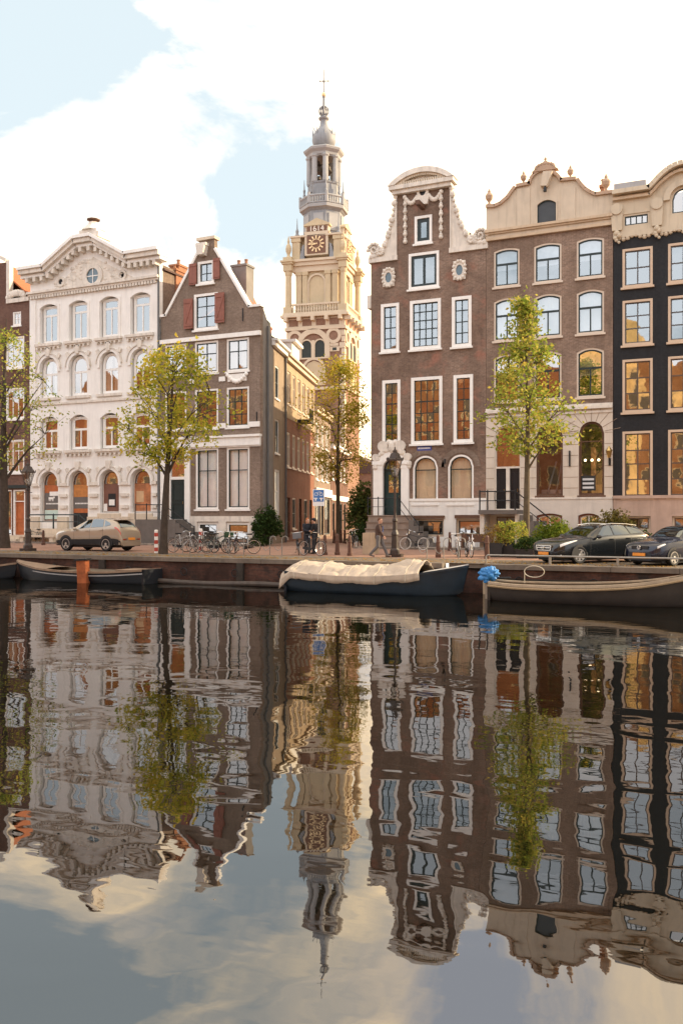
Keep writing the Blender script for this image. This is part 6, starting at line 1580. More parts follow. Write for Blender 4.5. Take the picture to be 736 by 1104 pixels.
# ================================================================ bicycles
def bicycle(label,X,Y,rz,col,lean=0,group=None,basket=False,seed=0,scale=1.0,rimc=None,steer=0):
    root=thing('bicycle',label,'bicycle',(X,Y,GZ),rz,group); root.rotation_euler=(lean,0,rz); root.scale=(scale,)*3
    fm=mat('bike_paint_%d'%int(sum(c*(i+1) for i,c in enumerate(col))*1000),col,.35,.08,coat=.3)
    r_=.345
    for wx,st in ((-.53,0),(.53,steer)):
        wl=bpy.data.objects.new('wheel',None); COL.objects.link(wl); wl.parent=root; wl.location=(wx,0,r_); wl.rotation_euler=(0,0,st)
        t=MB(); n=28; t.grid([[((r_-.018+.018*math.cos(b))*math.cos(a),.02*math.sin(b),(r_-.018+.018*math.cos(b))*math.sin(a)) for b in [2*math.pi*k/6 for k in range(7)]] for a in [2*math.pi*k/n for k in range(n+1)]]); t.build('tyre',black_rub if not rimc else mat('cream_tyre',(.5,.48,.43),.7),wl,smooth=True)
        rm=MB(); rm.ring([((r_-.03)*math.cos(2*math.pi*k/n),(r_-.03)*math.sin(2*math.pi*k/n)) for k in range(n)],[((r_-.05)*math.cos(2*math.pi*k/n),(r_-.05)*math.sin(2*math.pi*k/n)) for k in range(n)],-.012,.012)
        for k in range(14):
            a=2*math.pi*k/14; rm.tube([(.02*math.cos(a+1.2),(.02 if k%2 else -.02),.02*math.sin(a+1.2)),((r_-.04)*math.cos(a),0,(r_-.04)*math.sin(a))],.0028,3,False)
        rm.lathe([(.025,-.045),(.025,.045)],(0,0,0),8,axis='y'); rm.build('rim',alloy,wl)
    f=MB(); bb=(-.08,0,.29); st=(-.22,0,.82); hd=(.36,0,.86); hl=(.40,0,.72); ra=(-.53,0,r_)
    f.tube([bb,st],.017,7); f.tube([bb,hl],.02,7); f.tube([(-.19,0,.70),hd],.017,7); f.tube([hd,hl],.022,7)
    for sg in (-.05,.05): f.tube([bb,(-.53,sg,r_)],.011,5); f.tube([(-.2,0,.76),(-.53,sg,r_)],.01,5); f.tube([hl,(.42,sg,.66),(.53,sg,r_)],.012,5)
    f.build('frame',fm,root)
    h=MB(); h.tube([(.36,0,.86),(.33,0,1.02)],.014,6); h.tube([(.12,-.3,1.0),(.25,-.28,1.06),(.34,-.12,1.05),(.34,.12,1.05),(.25,.28,1.06),(.12,.3,1.0)],.013,6); h.build('handlebar',chrome,root)
    s_=MB(); s_.tube([st,(-.25,0,.93)],.013,6); s_.build('seat_post',chrome,root)
    s_=MB(); s_.grid([[(-.42+.3*i/6,(.10-.075*(i/6)**.8)*math.cos(b),.95+.035*math.sin(b)) for b in [2*math.pi*k/10 for k in range(11)]] for i in range(7)]); s_.build('saddle',black_rub,root,smooth=True)
    n=12
    for wx,a0,a1 in ((-.53,.1,.95),(.53,.15,.8)):
        pts=[(wx+(r_+.03)*math.cos(math.pi*(a0+(a1-a0)*k/n)),0,r_+(r_+.03)*math.sin(math.pi*(a0+(a1-a0)*k/n))) for k in range(n+1)]
        g=MB(); g.grid([[(p[0],-.025,p[2]),(p[0],.025,p[2])] for p in pts]); g.build('mudguard',fm,root)
    c=MB(); c.prism([(-.55,.30),(-.08,.22),(.02,.24),(.03,.34),(-.05,.38),(-.55,.40)],-.07,-.045); c.build('chain_guard',plastic,root)
    c=MB(); c.tube([(-.08,-.09,.29),(-.02,-.09,.13)],.01,5); c.tube([(-.08,.09,.29),(-.14,.09,.45)],.01,5); c.box(-.06,.02,-.17,-.09,.115,.14); c.box(-.18,-.1,.09,.17,.44,.465); c.build('pedal_cranks',plastic,root)
    k_=MB(); 
    for sg in (-.06,.06): k_.tube([(-.28,sg,.74),(-.75,sg,.74),(-.53,sg*1.0,r_)],.008,5)
    for q in range(4): k_.tube([(-.35-.12*q,-.06,.74),(-.35-.12*q,.06,.74)],.007,4)
    k_.build('luggage_rack',plastic,root)
    MB().lathe([(.03,0),(.045,.03),(.045,.05)],(.44,0,.84),8,axis='x').build('headlamp',chrome,root)
    if basket:
        b=MB(); b.box(.42,.78,-.2,.2,.78,1.05); b.build('crate',basket,root)
    return root
bk=(.02,.02,.022)
gl='bicycles parked in the racks by the gabled house'
bY=37.2
bicycle('pale grey bicycle with light frame, leftmost in the rack beside the tree trunk',X_at(197,bY),bY,R(6),(.42,.42,.42),R(-6),gl,seed=1)
bicycle('black bicycle behind the second hoop of the rack left of the middle',X_at(222,bY+.4),bY+.4,R(172),bk,R(5),gl,seed=2)
bicycle('dark green bicycle with black crate on the rack in the middle',X_at(234,bY+.1),bY+.1,R(55),(.03,.06,.04),R(4),gl,basket=mat('green_crate',(.03,.07,.03),.7))
bicycle('dark blue bicycle parked steeply towards the water in the rack',X_at(246,bY+.3),bY+.3,R(-60),(.02,.03,.07),R(-5),gl,steer=R(20))
bicycle('black bicycle with thin chrome handlebar, last of the rack row on the right',X_at(262,bY),bY,R(195),bk,R(6),gl)
bicycle('black bicycle with upright handlebar close behind the striped post in the rack',X_at(212,bY+.9),bY+.9,R(20),bk,R(-4),gl)
bicycle('dark maroon bicycle squeezed between the blue one and the last black one',X_at(254,bY+.6),bY+.6,R(118),(.05,.015,.015),R(4),gl)
bicycle('black bicycle turned away from the water beside the green crate bicycle',X_at(239,bY+.9),bY+.9,R(80),bk,R(-6),gl)
gl2='bicycles standing by the parking sign'
bicycle('black bicycle parked end on beside the two talking people',X_at(322,37.4),37.4,R(-62),bk,R(6),gl2,basket=mat('grey_crate_lid',(.13,.13,.14),.6))
bicycle('dark bicycle leaning right of the two talking people below the parking sign',X_at(336,36.6),36.6,R(-18),bk,R(-5),gl2)
bicycle('old black bicycle leaning on the railing of the white doorway',X_at(446,45.5),45.5,R(176),bk,R(9),rimc=1)
gl3='bicycles in front of the white rendered base'
bicycle('white bicycle seen end on between the rack and the bollard',X_at(494,38.1),38.1,R(-68),(.6,.6,.58),R(4),gl3,rimc=None)
bicycle('light grey bicycle right beside the white one, nearest the bollard',X_at(505,37.8),37.8,R(-62),(.45,.45,.46),R(-5),gl3)
bicycle('black bicycle in the alley in front of the round bush',X_at(382,47.3),47.3,R(-50),bk,R(5))
bicycle('dark bicycle leaning at the stone bench under the left lamp',X_at(37,46.8),46.8,R(185),bk,R(8))
# bicycle racks (one hoop each)
racksteel=mat('dull_rack_steel',(.26,.25,.23),.5,.2,3,metal=.4)
def rack(label,px,Y,group):
    root=thing('bike_rack',label,'bike rack',(X_at(px,Y),Y,GZ),R(20),group)
    MB().tube([(0,0,0),(0,0,.75),(.05,0,.85),(.16,0,.89),(.25,0,.84),(.28,0,.7)],.02,7).build('hoop',racksteel,root)
    MB().tube([(-.35,0,.42),(-.3,0,.3),(-.2,0,.22),(-.05,0,.3),(0,0,.42)],.015,6).build('wheel_holder',racksteel,root)
for i,px in enumerate((189,197,205,214,231,247,263)): rack('grey steel rack hoop in the row of hoops by the gabled house',px,36.3,'rack hoops by the gabled house')
for i,px in enumerate((291,304)): rack(['grey steel rack hoop standing empty left of the bicycles by the parking sign, left one','grey steel rack hoop standing empty left of the bicycles by the parking sign, right one'][i],px,36.4,'empty rack hoops')
for i,px in enumerate((460,478,494)): rack(['grey steel rack hoop nearest the walking man, in front of the white base','middle steel rack hoop in front of the white base','grey steel rack hoop at the white bicycle'][i],px,36.2,'rack hoops before the white base')
# ================================================================ bollards and posts
rustb=mat('brown_bollard_paint',(.105,.05,.033),.55,.25,6,streak=.2)
def bollard(label,px,Y,h=1.0,group='brown cast iron bollards'):
    b=MB().lathe([(.13,0),(.13,.12),(.105,.14),(.085,h*.62),(.10,h*.64),(.10,h*.69),(.08,h*.71),(.075,h*.93),(.05,h*.98),(.01,h)],(0,0,0),10)
    o=b.build('bollard',rustb); o.location=(X_at(px,Y),Y,GZ); tag(o,label,'bollard',group)
bollard('brown bollard right of the bicycle under the parking sign',350,37.6,.95); bollard('thick brown bollard in front of the alley tree trunk',363.5,37.9,1.0); bollard('brown bollard left of the concrete block by the walking man',377,37.3,.95)
bollard('dark bollard in the alley left of the tree trunk',360,55,.95); bollard('dark bollard in the alley right of the tree trunk',367.5,56,.95); bollard('dark bollard in the alley, farthest right of the three',371.5,55,.95)
bollard('brown bollard at the quay left of the middle of the white base',472,37.3,1.0); bollard('brown bollard close to the white base between the basement windows',484.6,45,1.0); bollard('brown bollard right of the white bicycles',524.7,37.0,1.0)
bollard('brown bollard between the trees at the left quay, right of the lamp',47,44,.95)
cb_=MB().box(-.3,.3,-.3,.3,0,1.0); cb_.prismz([(-.3,-.3),(.3,-.3),(.3,.3),(-.3,.3)],1.0,1.02); o=cb_.build('concrete_block',mat('beige_concrete',(.45,.34,.23))); o.location=(X_at(399.5,39.3),39.3,GZ); tag(o,'beige concrete block standing behind the walking man','block')
rw_r=mat('signal_red',(.42,.06,.04),.5,.08); 
def striped(label,px,Y,h):
    root=thing('striped_post',label,'post',(X_at(px,Y),Y,GZ),0,'red and white posts')
    MB().lathe([(.09,0),(.09,h),(.06,h+.05)],(0,0,0),12).build('post',white,root)
    for k in range(3): MB().lathe([(.093,0),(.093,h*.17)],(0,0,h*(.08+.33*k)),12).build('red_band',rw_r,root)
striped('red and white striped post left of the quay tree trunk',168.5,36.2,1.1); striped('red and white striped post among the rack bicycles',216.5,38.0,1.15)
mp=MB().prismz([(-.21,-.18),(.21,-.19),(.22,.18),(-.2,.19)],-2.0,.98); o=mp.build('mooring_post',mat('orange_rust_timber',(.30,.085,.028),.8,.35,3,bmp=.02)); o.location=(X_at(90.5,30.6),30.6,0); o.rotation_euler=(0,R(-3),R(12)); tag(o,'rusty orange mooring post in the water beside the dark boat','mooring post')
mc=MB().box(-.29,.29,-.24,.24,.98,1.06).build('cap',blackiron,o)
# ================================================================ lamps
lampiron=mat('dark_lamp_iron',(.045,.03,.024),.5,.25,6)
def lamp(label,px,Y,h):
    root=thing('street_lamp',label,'street lamp',(X_at(px,Y),Y,GZ))
    k=h/4.7
    MB().prismz([(-.3,-.3),(.3,-.3),(.3,.3),(-.3,.3)],0,.14).lathe([(.24,.14),(.23,.3),(.17,.4),(.15,.95),(.18,1.0),(.15,1.1),(.11,1.2),(.10,1.55),(.13,1.6),(.12,1.68),(.075,1.75)],(0,0,0),8).build('base',lampiron,root)
    MB().lathe([(.065,1.74),(.05,3.3*k),(.1,3.33*k),(.1,3.4*k),(.05,3.45*k),(.045,3.6*k)],(0,0,0),8).tube([(-.28,0,3.2*k),(.28,0,3.2*k)],.02,6).build('post',lampiron,root)
    ln=MB(); z0=3.6*k; z1=4.28*k
    for q in range(6):
        a=q*math.pi/3; ln.tube([(.14*math.cos(a),.14*math.sin(a),z0),(.33*math.cos(a),.33*math.sin(a),z1)],.016,5)
    ln.lathe([(.15,z0-.05),(.15,z0+.02)],(0,0,0),6); ln.lathe([(.40,z1),(.40,z1+.05),(.3,z1+.1),(.2,z1+.32),(.1,z1+.36),(.1,z1+.45),(.04,z1+.5),(.02,z1+.62)],(0,0,0),6)
    for q in range(6):
        a=q*math.pi/3; ln.lathe([(.03,0),(.035,.05),(.0,.12)],(.38*math.cos(a),.38*math.sin(a),z1+.05),5)
    l=ln.build('lantern',lampiron,root)
    g=MB(); 
    for q in range(6):
        a,b=q*math.pi/3,(q+1)*math.pi/3; g.quad((.135*math.cos(a),.135*math.sin(a),z0+.02),(.135*math.cos(b),.135*math.sin(b),z0+.02),(.32*math.cos(b),.32*math.sin(b),z1),(.32*math.cos(a),.32*math.sin(a),z1))
    g.build('pane',glassmat('lamp_glass_'+str(px),.22,(1,1,1),0,1,(.85,.83,.8)),l,fix=False)
lamp('old cast iron street lamp at the left by the bare tree',30.5,35.6,4.5); lamp('old cast iron street lamp right of the walking man in front of the white doorway',425.5,37.0,4.7)
wl=thing('wall_lantern','small brass wall lantern on the pale stone beside the black house','wall lantern',(X_at(657,YF),YF-.1,Z_at(657,492,YF)))
brs=mat('brass',(.5,.33,.12),.3,metal=1)
MB().tube([(0,0,-.3),(0,-.2,-.3),(0,-.25,-.1)],.03,6).box(-.06,.06,-.02,.02,-.5,-.1).build('bracket',blackiron,wl); MB().lathe([(.08,-.1),(.16,.25),(.18,.27),(.08,.42),(.02,.52)],(0,-.25,0),6).build('lantern',brs,wl)
# street name plate and parking sign
sp_=thing('street_name_plate','small blue street name plate between the tall windows and the arched window','street sign',(X_at(457.3,YF),YF-.012,Z_at(457.3,483.4,YF)))
MB().box(-.44,.44,-.02,.0,-.13,.13).build('plate',mat('enamel_blue',(.05,.07,.26),.3,.05),sp_)
q=MB(); rg=random.Random(2); xx=-.38
while xx<.36: w_=rg.uniform(.025,.045); q.box(xx,xx+w_,-.026,-.021,-.04,.05); xx+=w_+.018
q.build('lettering',white,sp_)
sg_=thing('parking_sign','blue and white bicycle parking sign on a grey pole at the alley mouth','sign',(X_at(343.5,42.5),42.5,GZ),TH*.8)
MB().tube([(0,.03,0),(0,.03,3.0)],.035,8).build('pole',steel,sg_)
zs_=Z_at(343.5,545.5,42.5)-GZ; zt_=Z_at(343.5,527.5,42.5)-GZ; hw=.31
MB().box(-hw,hw,-.02,.0,zs_,zt_).build('panel',mat('sign_white',(.75,.75,.74),.4,.03),sg_)
MB().box(-hw+.04,hw-.04,-.026,-.02,zs_+(zt_-zs_)*.26,zt_-.04).build('blue_field',mat('sign_blue',(.045,.16,.42),.4,.05),sg_)
q=MB(); zc=zs_+(zt_-zs_)*.74
for cx in (-.13,.13): 
    n=14; q.ring([(cx+.1*math.cos(2*math.pi*i/n),zc-.03+.1*math.sin(2*math.pi*i/n)) for i in range(n)],[(cx+.075*math.cos(2*math.pi*i/n),zc-.03+.075*math.sin(2*math.pi*i/n)) for i in range(n)],-.034,-.027)
q.prism([(-.13,zc-.04),(-.05,zc+.08),(-.03,zc+.08),(-.11,zc-.04)],-.034,-.027); q.prism([(-.05,zc+.06),(.1,zc+.09),(.1,zc+.11),(-.05,zc+.085)],-.034,-.027); q.prism([(.08,zc+.12),(.12,zc-.02),(.14,zc-.02),(.1,zc+.12)],-.034,-.027)
zl_=zs_+(zt_-zs_)*.42
for cx in (-.16,.14): q.prism([(cx-.1,zl_+.06),(cx+.1,zl_+.06),(cx+.1,zl_+.01),(cx+.04,zl_+.01),(cx+.04,zl_-.09),(cx-.04,zl_-.09),(cx-.04,zl_+.01),(cx-.1,zl_+.01)],-.034,-.027)
q.build('pictogram',mat('sign_white',(.75,.75,.74)),sg_)
bn=thing('stone_bench','low grey stone bench below the first shop window of the white house','bench',(X_at(42,46.6),46.6,GZ))
MB().box(-1.6,1.6,-.3,.3,.42,.56).build('seat',stone,bn)
for sx_ in (-1.3,1.3): MB().box(sx_-.15,sx_+.15,-.25,.25,0,.42).build('leg',stone,bn)
bn2=thing('wooden_bench','dark wooden bench against the white rendered base of the neck gable house','bench',(X_at(513,46.9),46.9,GZ))
MB().box(-.9,.9,-.2,.2,.42,.48).build('seat',brownwood,bn2); MB().box(-.9,.9,.18,.23,.48,.85).build('backrest',brownwood,bn2)
for sx_ in (-.75,.75): MB().box(sx_-.05,sx_+.05,-.2,.2,0,.42).build('leg',brownwood,bn2)
from mathutils import noise as NZ
# ================================================================ people
skin=mat('skin',(.52,.30,.21),.6,.06,6)
def capsule(mb,a,b,ra,rb,n=12,sy=1.0):
    a,b=Vector(a),Vector(b); d=b-a; L=d.length; d=d/L if L>1e-6 else Vector((0,0,1))
    path=[];rad=[]
    for i in range(5): t=math.pi/2*(1-i/4); path.append(a-d*ra*math.sin(t)); rad.append(max(.002,ra*math.cos(t)))
    for i in range(5): t=math.pi/2*i/4; path.append(b+d*rb*math.sin(t)); rad.append(max(.002,rb*math.cos(t)))
    mb.tube(path,rad,n)
def remesh(mb,name,m,parent,vox=.011,smooth=4):
    o=mb.build(name,m,parent); md=o.modifiers.new('r','REMESH'); md.mode='VOXEL'; md.voxel_size=vox; md.use_smooth_shade=True
    ms=o.modifiers.new('s','SMOOTH'); ms.iterations=smooth; ms.factor=.5
    bpy.context.view_layer.update(); dg=bpy.context.evaluated_depsgraph_get(); me=bpy.data.meshes.new_from_object(o.evaluated_get(dg))
    o.modifiers.clear(); old=o.data; o.data=me; bpy.data.meshes.remove(old)
    if not me.materials: me.materials.append(m)
    me.polygons.foreach_set('use_smooth',[True]*len(me.polygons)); return o
def hand(mb,w,d,up):     # wrist point, direction of the fingers, direction of the thumb side
    w,d,up=Vector(w),Vector(d).normalized(),Vector(up).normalized(); s=d.cross(up).normalized()
    capsule(mb,w,w+d*.07+up*.012,.027,.03); capsule(mb,w+d*.01-up*.012,w+d*.075-up*.018,.024,.026)
    for i,(o_,L) in enumerate(((.033,.072),(.011,.08),(-.011,.075),(-.032,.058))):
        b=w+d*.085+up*o_; k=b+d*L*.5+s*.008; e=k+d*L*.4+s*.03; capsule(mb,b,k,.0115,.0105,8); capsule(mb,k,e,.0105,.009,8)
    t=w+d*.03+up*.035; k=t+d*.035+up*.025; capsule(mb,t,k,.014,.012,8); capsule(mb,k,k+d*.035+up*.005+s*.01,.012,.010,8)
def person(label,loc,rz,P,cols,cap=False,hairlen=0):
    """P: joints in a frame where +x is where the person faces, y to the left"""
    root=thing('person',label,'person',loc,rz)
    b=MB(); V=lambda k: Vector(P[k])
    capsule(b,V('hip')+Vector((0,0,.02)),V('waist'),.14,.125,14); capsule(b,V('waist'),V('chest'),.125,.15,14)
    for s in 'lr':
        sh,el,wr=V('sh_'+s),V('el_'+s),V('wr_'+s); capsule(b,V('chest')+Vector((0,0,.08)),sh,.09,.06); capsule(b,sh,el,.052,.042); capsule(b,el,wr,.042,.029); hand(b,wr,(wr-el),(1,0,.2))
        hp,kn,an=V('hp_'+s),V('kn_'+s),V('an_'+s); capsule(b,hp,kn,.092,.06); capsule(b,kn,an,.058,.036); capsule(b,an+Vector((-.03,0,-.03)),an+Vector((.16,0,-.045)),.034,.03)
    nk,hd=V('neck'),V('head'); capsule(b,V('chest')+Vector((0,0,.15)),nk,.075,.058); capsule(b,nk,hd+Vector((-.01,0,-.06)),.055,.055)
    fd=Vector(P.get('face',(1,0,0))).normalized(); sd=Vector((-fd.y,fd.x,0))
    b.ball(tuple(hd+Vector((0,0,.02))),.1,16,12,(1,.82,1.18)); capsule(b,hd+fd*.035-Vector((0,0,.06)),hd+fd*.06-Vector((0,0,.085)),.05,.032)
    capsule(b,hd+fd*.095+Vector((0,0,.01)),hd+fd*.118-Vector((0,0,.025)),.010,.015,8)
    for q in (-1,1):
        capsule(b,hd+sd*.084*q-Vector((0,0,.02)),hd+sd*.09*q+Vector((0,0,.025))-fd*.008,.014,.017,8); capsule(b,hd+fd*.088+sd*.02*q+Vector((0,0,.045)),hd+fd*.08+sd*.055*q+Vector((0,0,.042)),.010,.008,8)
    capsule(b,hd+fd*.09+sd*.022-Vector((0,0,.055)),hd+fd*.09-sd*.022-Vector((0,0,.055)),.010,.010,8)
    body_=remesh(b,'body',skin,root,.009,3)
    ey=MB()
    for q in (-1,1): ey.ball(tuple(hd+fd*.088+sd*.034*q+Vector((0,0,.018))),.011,8,6)
    ey.build('eyes',mat('eye_dark',(.03,.02,.015),.3),root,smooth=True)
    h=MB(); hc=hd+Vector((0,0,.045))-fd*.014
    h.ball(tuple(hc+Vector((0,0,.012))),.108,16,12,(1.0,.88,1.0)); 
    # keep the face free: hair is cut to the part above and behind it
    vs=[]; 
    for p in h.v:
        q=Vector(p)-hd; f_=q.dot(fd)
        if f_>.03 and q.z<.085: p=tuple(Vector(p)-fd*(f_-.03))
        if q.z<-.02-hairlen: p=(p[0],p[1],hd.z-.02-hairlen)
        vs.append(p)
    h.v=vs; 
    if hairlen: capsule(h,hd-fd*.06,hd-fd*.07-Vector((0,0,.1+hairlen)),.075,.05)
    remesh(h,'hair',cols['hair'],root,.012,3)
    j=MB(); d=cols.get('jl',.12)
    capsule(j,V('hip')+Vector((0,0,.06-d)),V('waist'),.165,.158,14); capsule(j,V('waist'),V('chest'),.158,.178,14); capsule(j,V('chest')+Vector((0,0,.12)),nk-Vector((0,0,.03)),.105,.075)
    for s in 'lr':
        sh,el,wr=V('sh_'+s),V('el_'+s),V('wr_'+s); capsule(j,V('chest')+Vector((0,0,.08)),sh,.115,.08); capsule(j,sh,el,.078,.064); capsule(j,el,wr-(wr-el)*.06,.062,.046)
    remesh(j,'jacket',cols['jacket'],root,.012,3)
    if 'shirt' in cols:
        s_=MB(); c=V('chest'); w_=V('waist'); s_.grid([[(c.x+.185-.02*abs(k),c.y+.06*k,c.z+.1) for k in (-1,-.5,0,.5,1)],[(c.x+.192-.02*abs(k),c.y+.075*k,c.z-.1) for k in (-1,-.5,0,.5,1)],[(w_.x+.175-.02*abs(k),w_.y+.09*k,w_.z) for k in (-1,-.5,0,.5,1)],[(w_.x+.178-.02*abs(k),w_.y+.09*k,w_.z-.17) for k in (-1,-.5,0,.5,1)]]); s_.build('shirt',cols['shirt'],root,smooth=True)
    t=MB()
    capsule(t,V('hip')+Vector((0,0,.05)),V('hip')-Vector((0,0,.03)),.15,.145,14)
    for s in 'lr':
        hp,kn,an=V('hp_'+s),V('kn_'+s),V('an_'+s); capsule(t,hp,kn,.108,.078); capsule(t,kn,an+Vector((0,0,.02)),.076,.062)
    remesh(t,'trousers',cols['trousers'],root,.012,3)
    for s in 'lr':
        an=V('an_'+s); f=MB(); tl=P.get('toe_'+s,0.)
        capsule(f,an+Vector((-.045,0,-.035)),an+Vector((.13,0,-.05+tl)),.046,.038); capsule(f,an,an+Vector((.02,0,-.03)),.05,.048); remesh(f,'shoe',cols['shoe'],root,.01,2)
    if cap:
        c=MB(); c.ball(tuple(hd+Vector((0,0,.07))-fd*.005),.118,14,8,(1,.9,.75)); c.v=[(p[0],p[1],max(p[2],hd.z+.055)) for p in c.v]; c.build('cap',cap,root,smooth=True)
    return root
walk=dict(hip=(0,0,.93),waist=(.0,0,1.08),chest=(.02,0,1.27),neck=(.035,0,1.47),head=(.07,0,1.60),sh_l=(.0,.19,1.40),sh_r=(.03,-.19,1.40),el_l=(-.13,.25,1.14),wr_l=(-.06,.25,.91),el_r=(.12,-.24,1.14),wr_r=(.24,-.2,.94),
  hp_l=(0,.09,.9),kn_l=(.20,.1,.52),an_l=(.36,.1,.10),hp_r=(0,-.09,.9),kn_r=(-.02,-.1,.49),an_r=(-.33,-.1,.15),toe_l=.02,toe_r=-.04,face=(1,-.25,0))
darkbrown=mat('dark_brown_jacket',(.075,.045,.035),.85,.15,5); jeans=mat('grey_jeans',(.13,.12,.12),.9,.15,5)
person('man in dark brown jacket and grey jeans walking along the quay',(X_at(408,36.3),36.3,GZ),R(12),walk,dict(jacket=darkbrown,shirt=mat('blue_shirt',(.08,.12,.3),.9),trousers=jeans,hair=mat('auburn_hair',(.12,.055,.03),.8),shoe=mat('grey_shoe',(.16,.13,.11),.8),jl=.1))
stand=dict(hip=(0,0,.92),waist=(0,0,1.07),chest=(.01,0,1.26),neck=(.02,0,1.45),head=(.05,0,1.58),sh_l=(0,.19,1.39),sh_r=(0,-.19,1.39),el_l=(.08,.25,1.13),wr_l=(.28,.14,1.12),el_r=(.08,-.25,1.13),wr_r=(.29,-.12,1.1),
  hp_l=(0,.09,.89),kn_l=(.02,.1,.5),an_l=(0,.11,.09),hp_r=(0,-.09,.89),kn_r=(.03,-.1,.5),an_r=(.03,-.11,.09),face=(1,0,0))
navy=mat('navy_coat',(.016,.018,.026),.85,.2,5)
person('person with ginger hair in a dark coat standing behind the bicycles by the parking sign',(X_at(331,38.4),38.4,GZ),R(-25),stand,dict(jacket=navy,trousers=mat('dark_trousers',(.03,.03,.035),.9),hair=mat('ginger_hair',(.36,.12,.04),.8),shoe=plastic,jl=.3),hairlen=.06)
person('person in black jacket and dark cap standing by the parking sign pole',(X_at(339,38.5),38.5,GZ),R(185),stand,dict(jacket=mat('black_jacket',(.012,.012,.014),.8,.2,5),trousers=mat('dark_trousers',(.03,.03,.035),.9),hair=mat('black_hair',(.02,.015,.012),.8),shoe=plastic,jl=.15),cap=mat('dark_cap',(.02,.02,.025),.9))
# ================================================================ boats
hullblk=mat('black_hull_paint',(.014,.016,.02),.4,.25,2); hullnavy=mat('navy_hull_paint',(.010,.02,.032),.4,.3,2,coat=.15); varn=mat('weathered_wood',(.22,.15,.1),.7,.25,3,streak=.2); palewood=mat('pale_gunwale_wood',(.36,.29,.21),.6,.2,3,streak=.2); floor_=mat('bilge_boards',(.12,.09,.06),.8,.3,3)
def boat(label,loc,rz,L,B,st,hull,rimm,inner,thw=(.3,.55,.75),stripe=None,foredeck=None,rope=None,depth=.45):
    """st: list of (k, half beam factor, sheer height, keel height) from stern k=0 to bow k=1, +x is the bow"""
    root=thing('rowing_boat',label,'boat',loc,rz); n=26
    S=lambda k: catmull(st,k)
    def sec(k,o=0.0):
        hb,sh,kl=S(k); hb=max(.012,hb*B/2-o)
        return [(hb,sh),(hb*.97,sh*.62+kl*.38),(hb*.8,sh*.25+kl*.75),(hb*.45,kl+.04),(0,kl)]
    rows=[]
    for i in range(n+1):
        k=i/n; p=sec(k); x_=-L/2+L*k+ (0 if k<1 else 0)
        rows.append([(x_+(.22*(k**6))*((q[1]-p[-1][1])/max(.1,p[0][1]-p[-1][1])),q[0],q[1]) for q in p]+[(x_+(.22*(k**6))*((q[1]-p[-1][1])/max(.1,p[0][1]-p[-1][1])),-q[0],q[1]) for q in p[::-1][1:]])
    mb=MB(); mb.grid(rows); m_=len(rows[0]); mb.f.append(list(range(m_))); mb.m.append(0); mb.build('hull',hull,root,smooth=True)
    ri=[]
    for i in range(n+1):
        k=i/n; p=sec(k,.07); fl=max(S(k)[2]+.12,S(k)[1]-depth); x_=-L/2+L*k; x_=min(x_,L/2-.1)
        ri.append([(x_,p[0][0],S(k)[1]-.01),(x_,p[1][0]*.95,fl),(x_,-p[1][0]*.95,fl),(x_,-p[0][0],S(k)[1]-.01)])
    MB().grid(ri).build('inside',inner,root)
    g=MB()
    for sg in (1,-1):
        rr=[]
        for i in range(n+1):
            k=i/n; hb,sh,kl=S(k); x_=-L/2+L*k+.22*k**6; ho=max(.012,hb*B/2)+.035; hi=max(.0,hb*B/2-.09)
            rr.append([(x_,sg*ho,sh-.06),(x_,sg*ho,sh+.025),(x_,sg*hi,sh+.025),(x_,sg*hi,sh-.03)])
        g.grid(rr)
    g.build('gunwale',rimm,root)
    t0=sec(0); MB().box(-L/2-.04,-L/2+.06,-t0[0][0]*.95,t0[0][0]*.95,S(0)[2]+.1,S(0)[1]+.0).build('transom',hull,root)
    for k in thw:
        hb,sh,kl=S(k); MB().box(-L/2+L*k-.13,-L/2+L*k+.13,-hb*B/2+.05,hb*B/2-.05,sh-.2,sh-.15).build('thwart',rimm,root)
    if stripe:
        rr=MB()
        for sg in (1,-1): rr.grid([[(-L/2+L*k+.1*k**6,sg*(max(.012,S(k)[0]*B/2)*.985+.006),S(k)[1]-.14-.0),(-L/2+L*k+.1*k**6,sg*(max(.012,S(k)[0]*B/2)*.985+.006),S(k)[1]-.19)] for k in [i/n for i in range(n+1)]])
        rr.build('stripe',stripe,root)
    if rope:
        for sg in (1,-1): 
            rr=MB(); rr.tube([(-L/2+L*k+.12*k**6,sg*(S(k)[0]*B/2+.045),S(k)[1]-.11) for k in [i/n for i in range(n+1)]],.045,6); rr.build('rubbing_rope',rope,root)
    if foredeck:
        k0=foredeck[0]; dk=[]
        for i in range(9):
            k=k0+(1-k0)*i/8; hb,sh,kl=S(k); x_=-L/2+L*k+.22*k**6; w_=max(.01,hb*B/2-.04); dk.append([(x_,w_,sh+.012),(x_,w_*.5,sh+.05),(x_,0,sh+.065),(x_,-w_*.5,sh+.05),(x_,-w_,sh+.012)])
        MB().grid(dk).build('foredeck',foredeck[1],root)
    return root,S,sec
st1=[(0,.75,.62,-.2),(.25,.95,.5,-.28),(.5,1,.48,-.3),(.75,.85,.56,-.28),(.92,.42,.72,-.15),(1,.03,.84,.1)]
xa,xb=X_at(28,31.9),X_at(169,31.9)
b1,S1,_=boat('long dark wooden boat moored below the quay behind the orange post',((xa+xb)/2,32.0-.4,0),R(180),xb-xa,1.9,st1,hullblk,varn,floor_,stripe=mat('faded_white_stripe',(.3,.3,.3),.7),foredeck=(.7,varn))
MB().box(-2.2,.6,-.75,.75,.44,.5).build('hatch_boards',floor_,b1); MB().box(-3.2,-2.3,-.7,.7,.52,.6).build('stern_board',varn,b1)
xa,xb=X_at(-60,31.9),X_at(21,31.9)
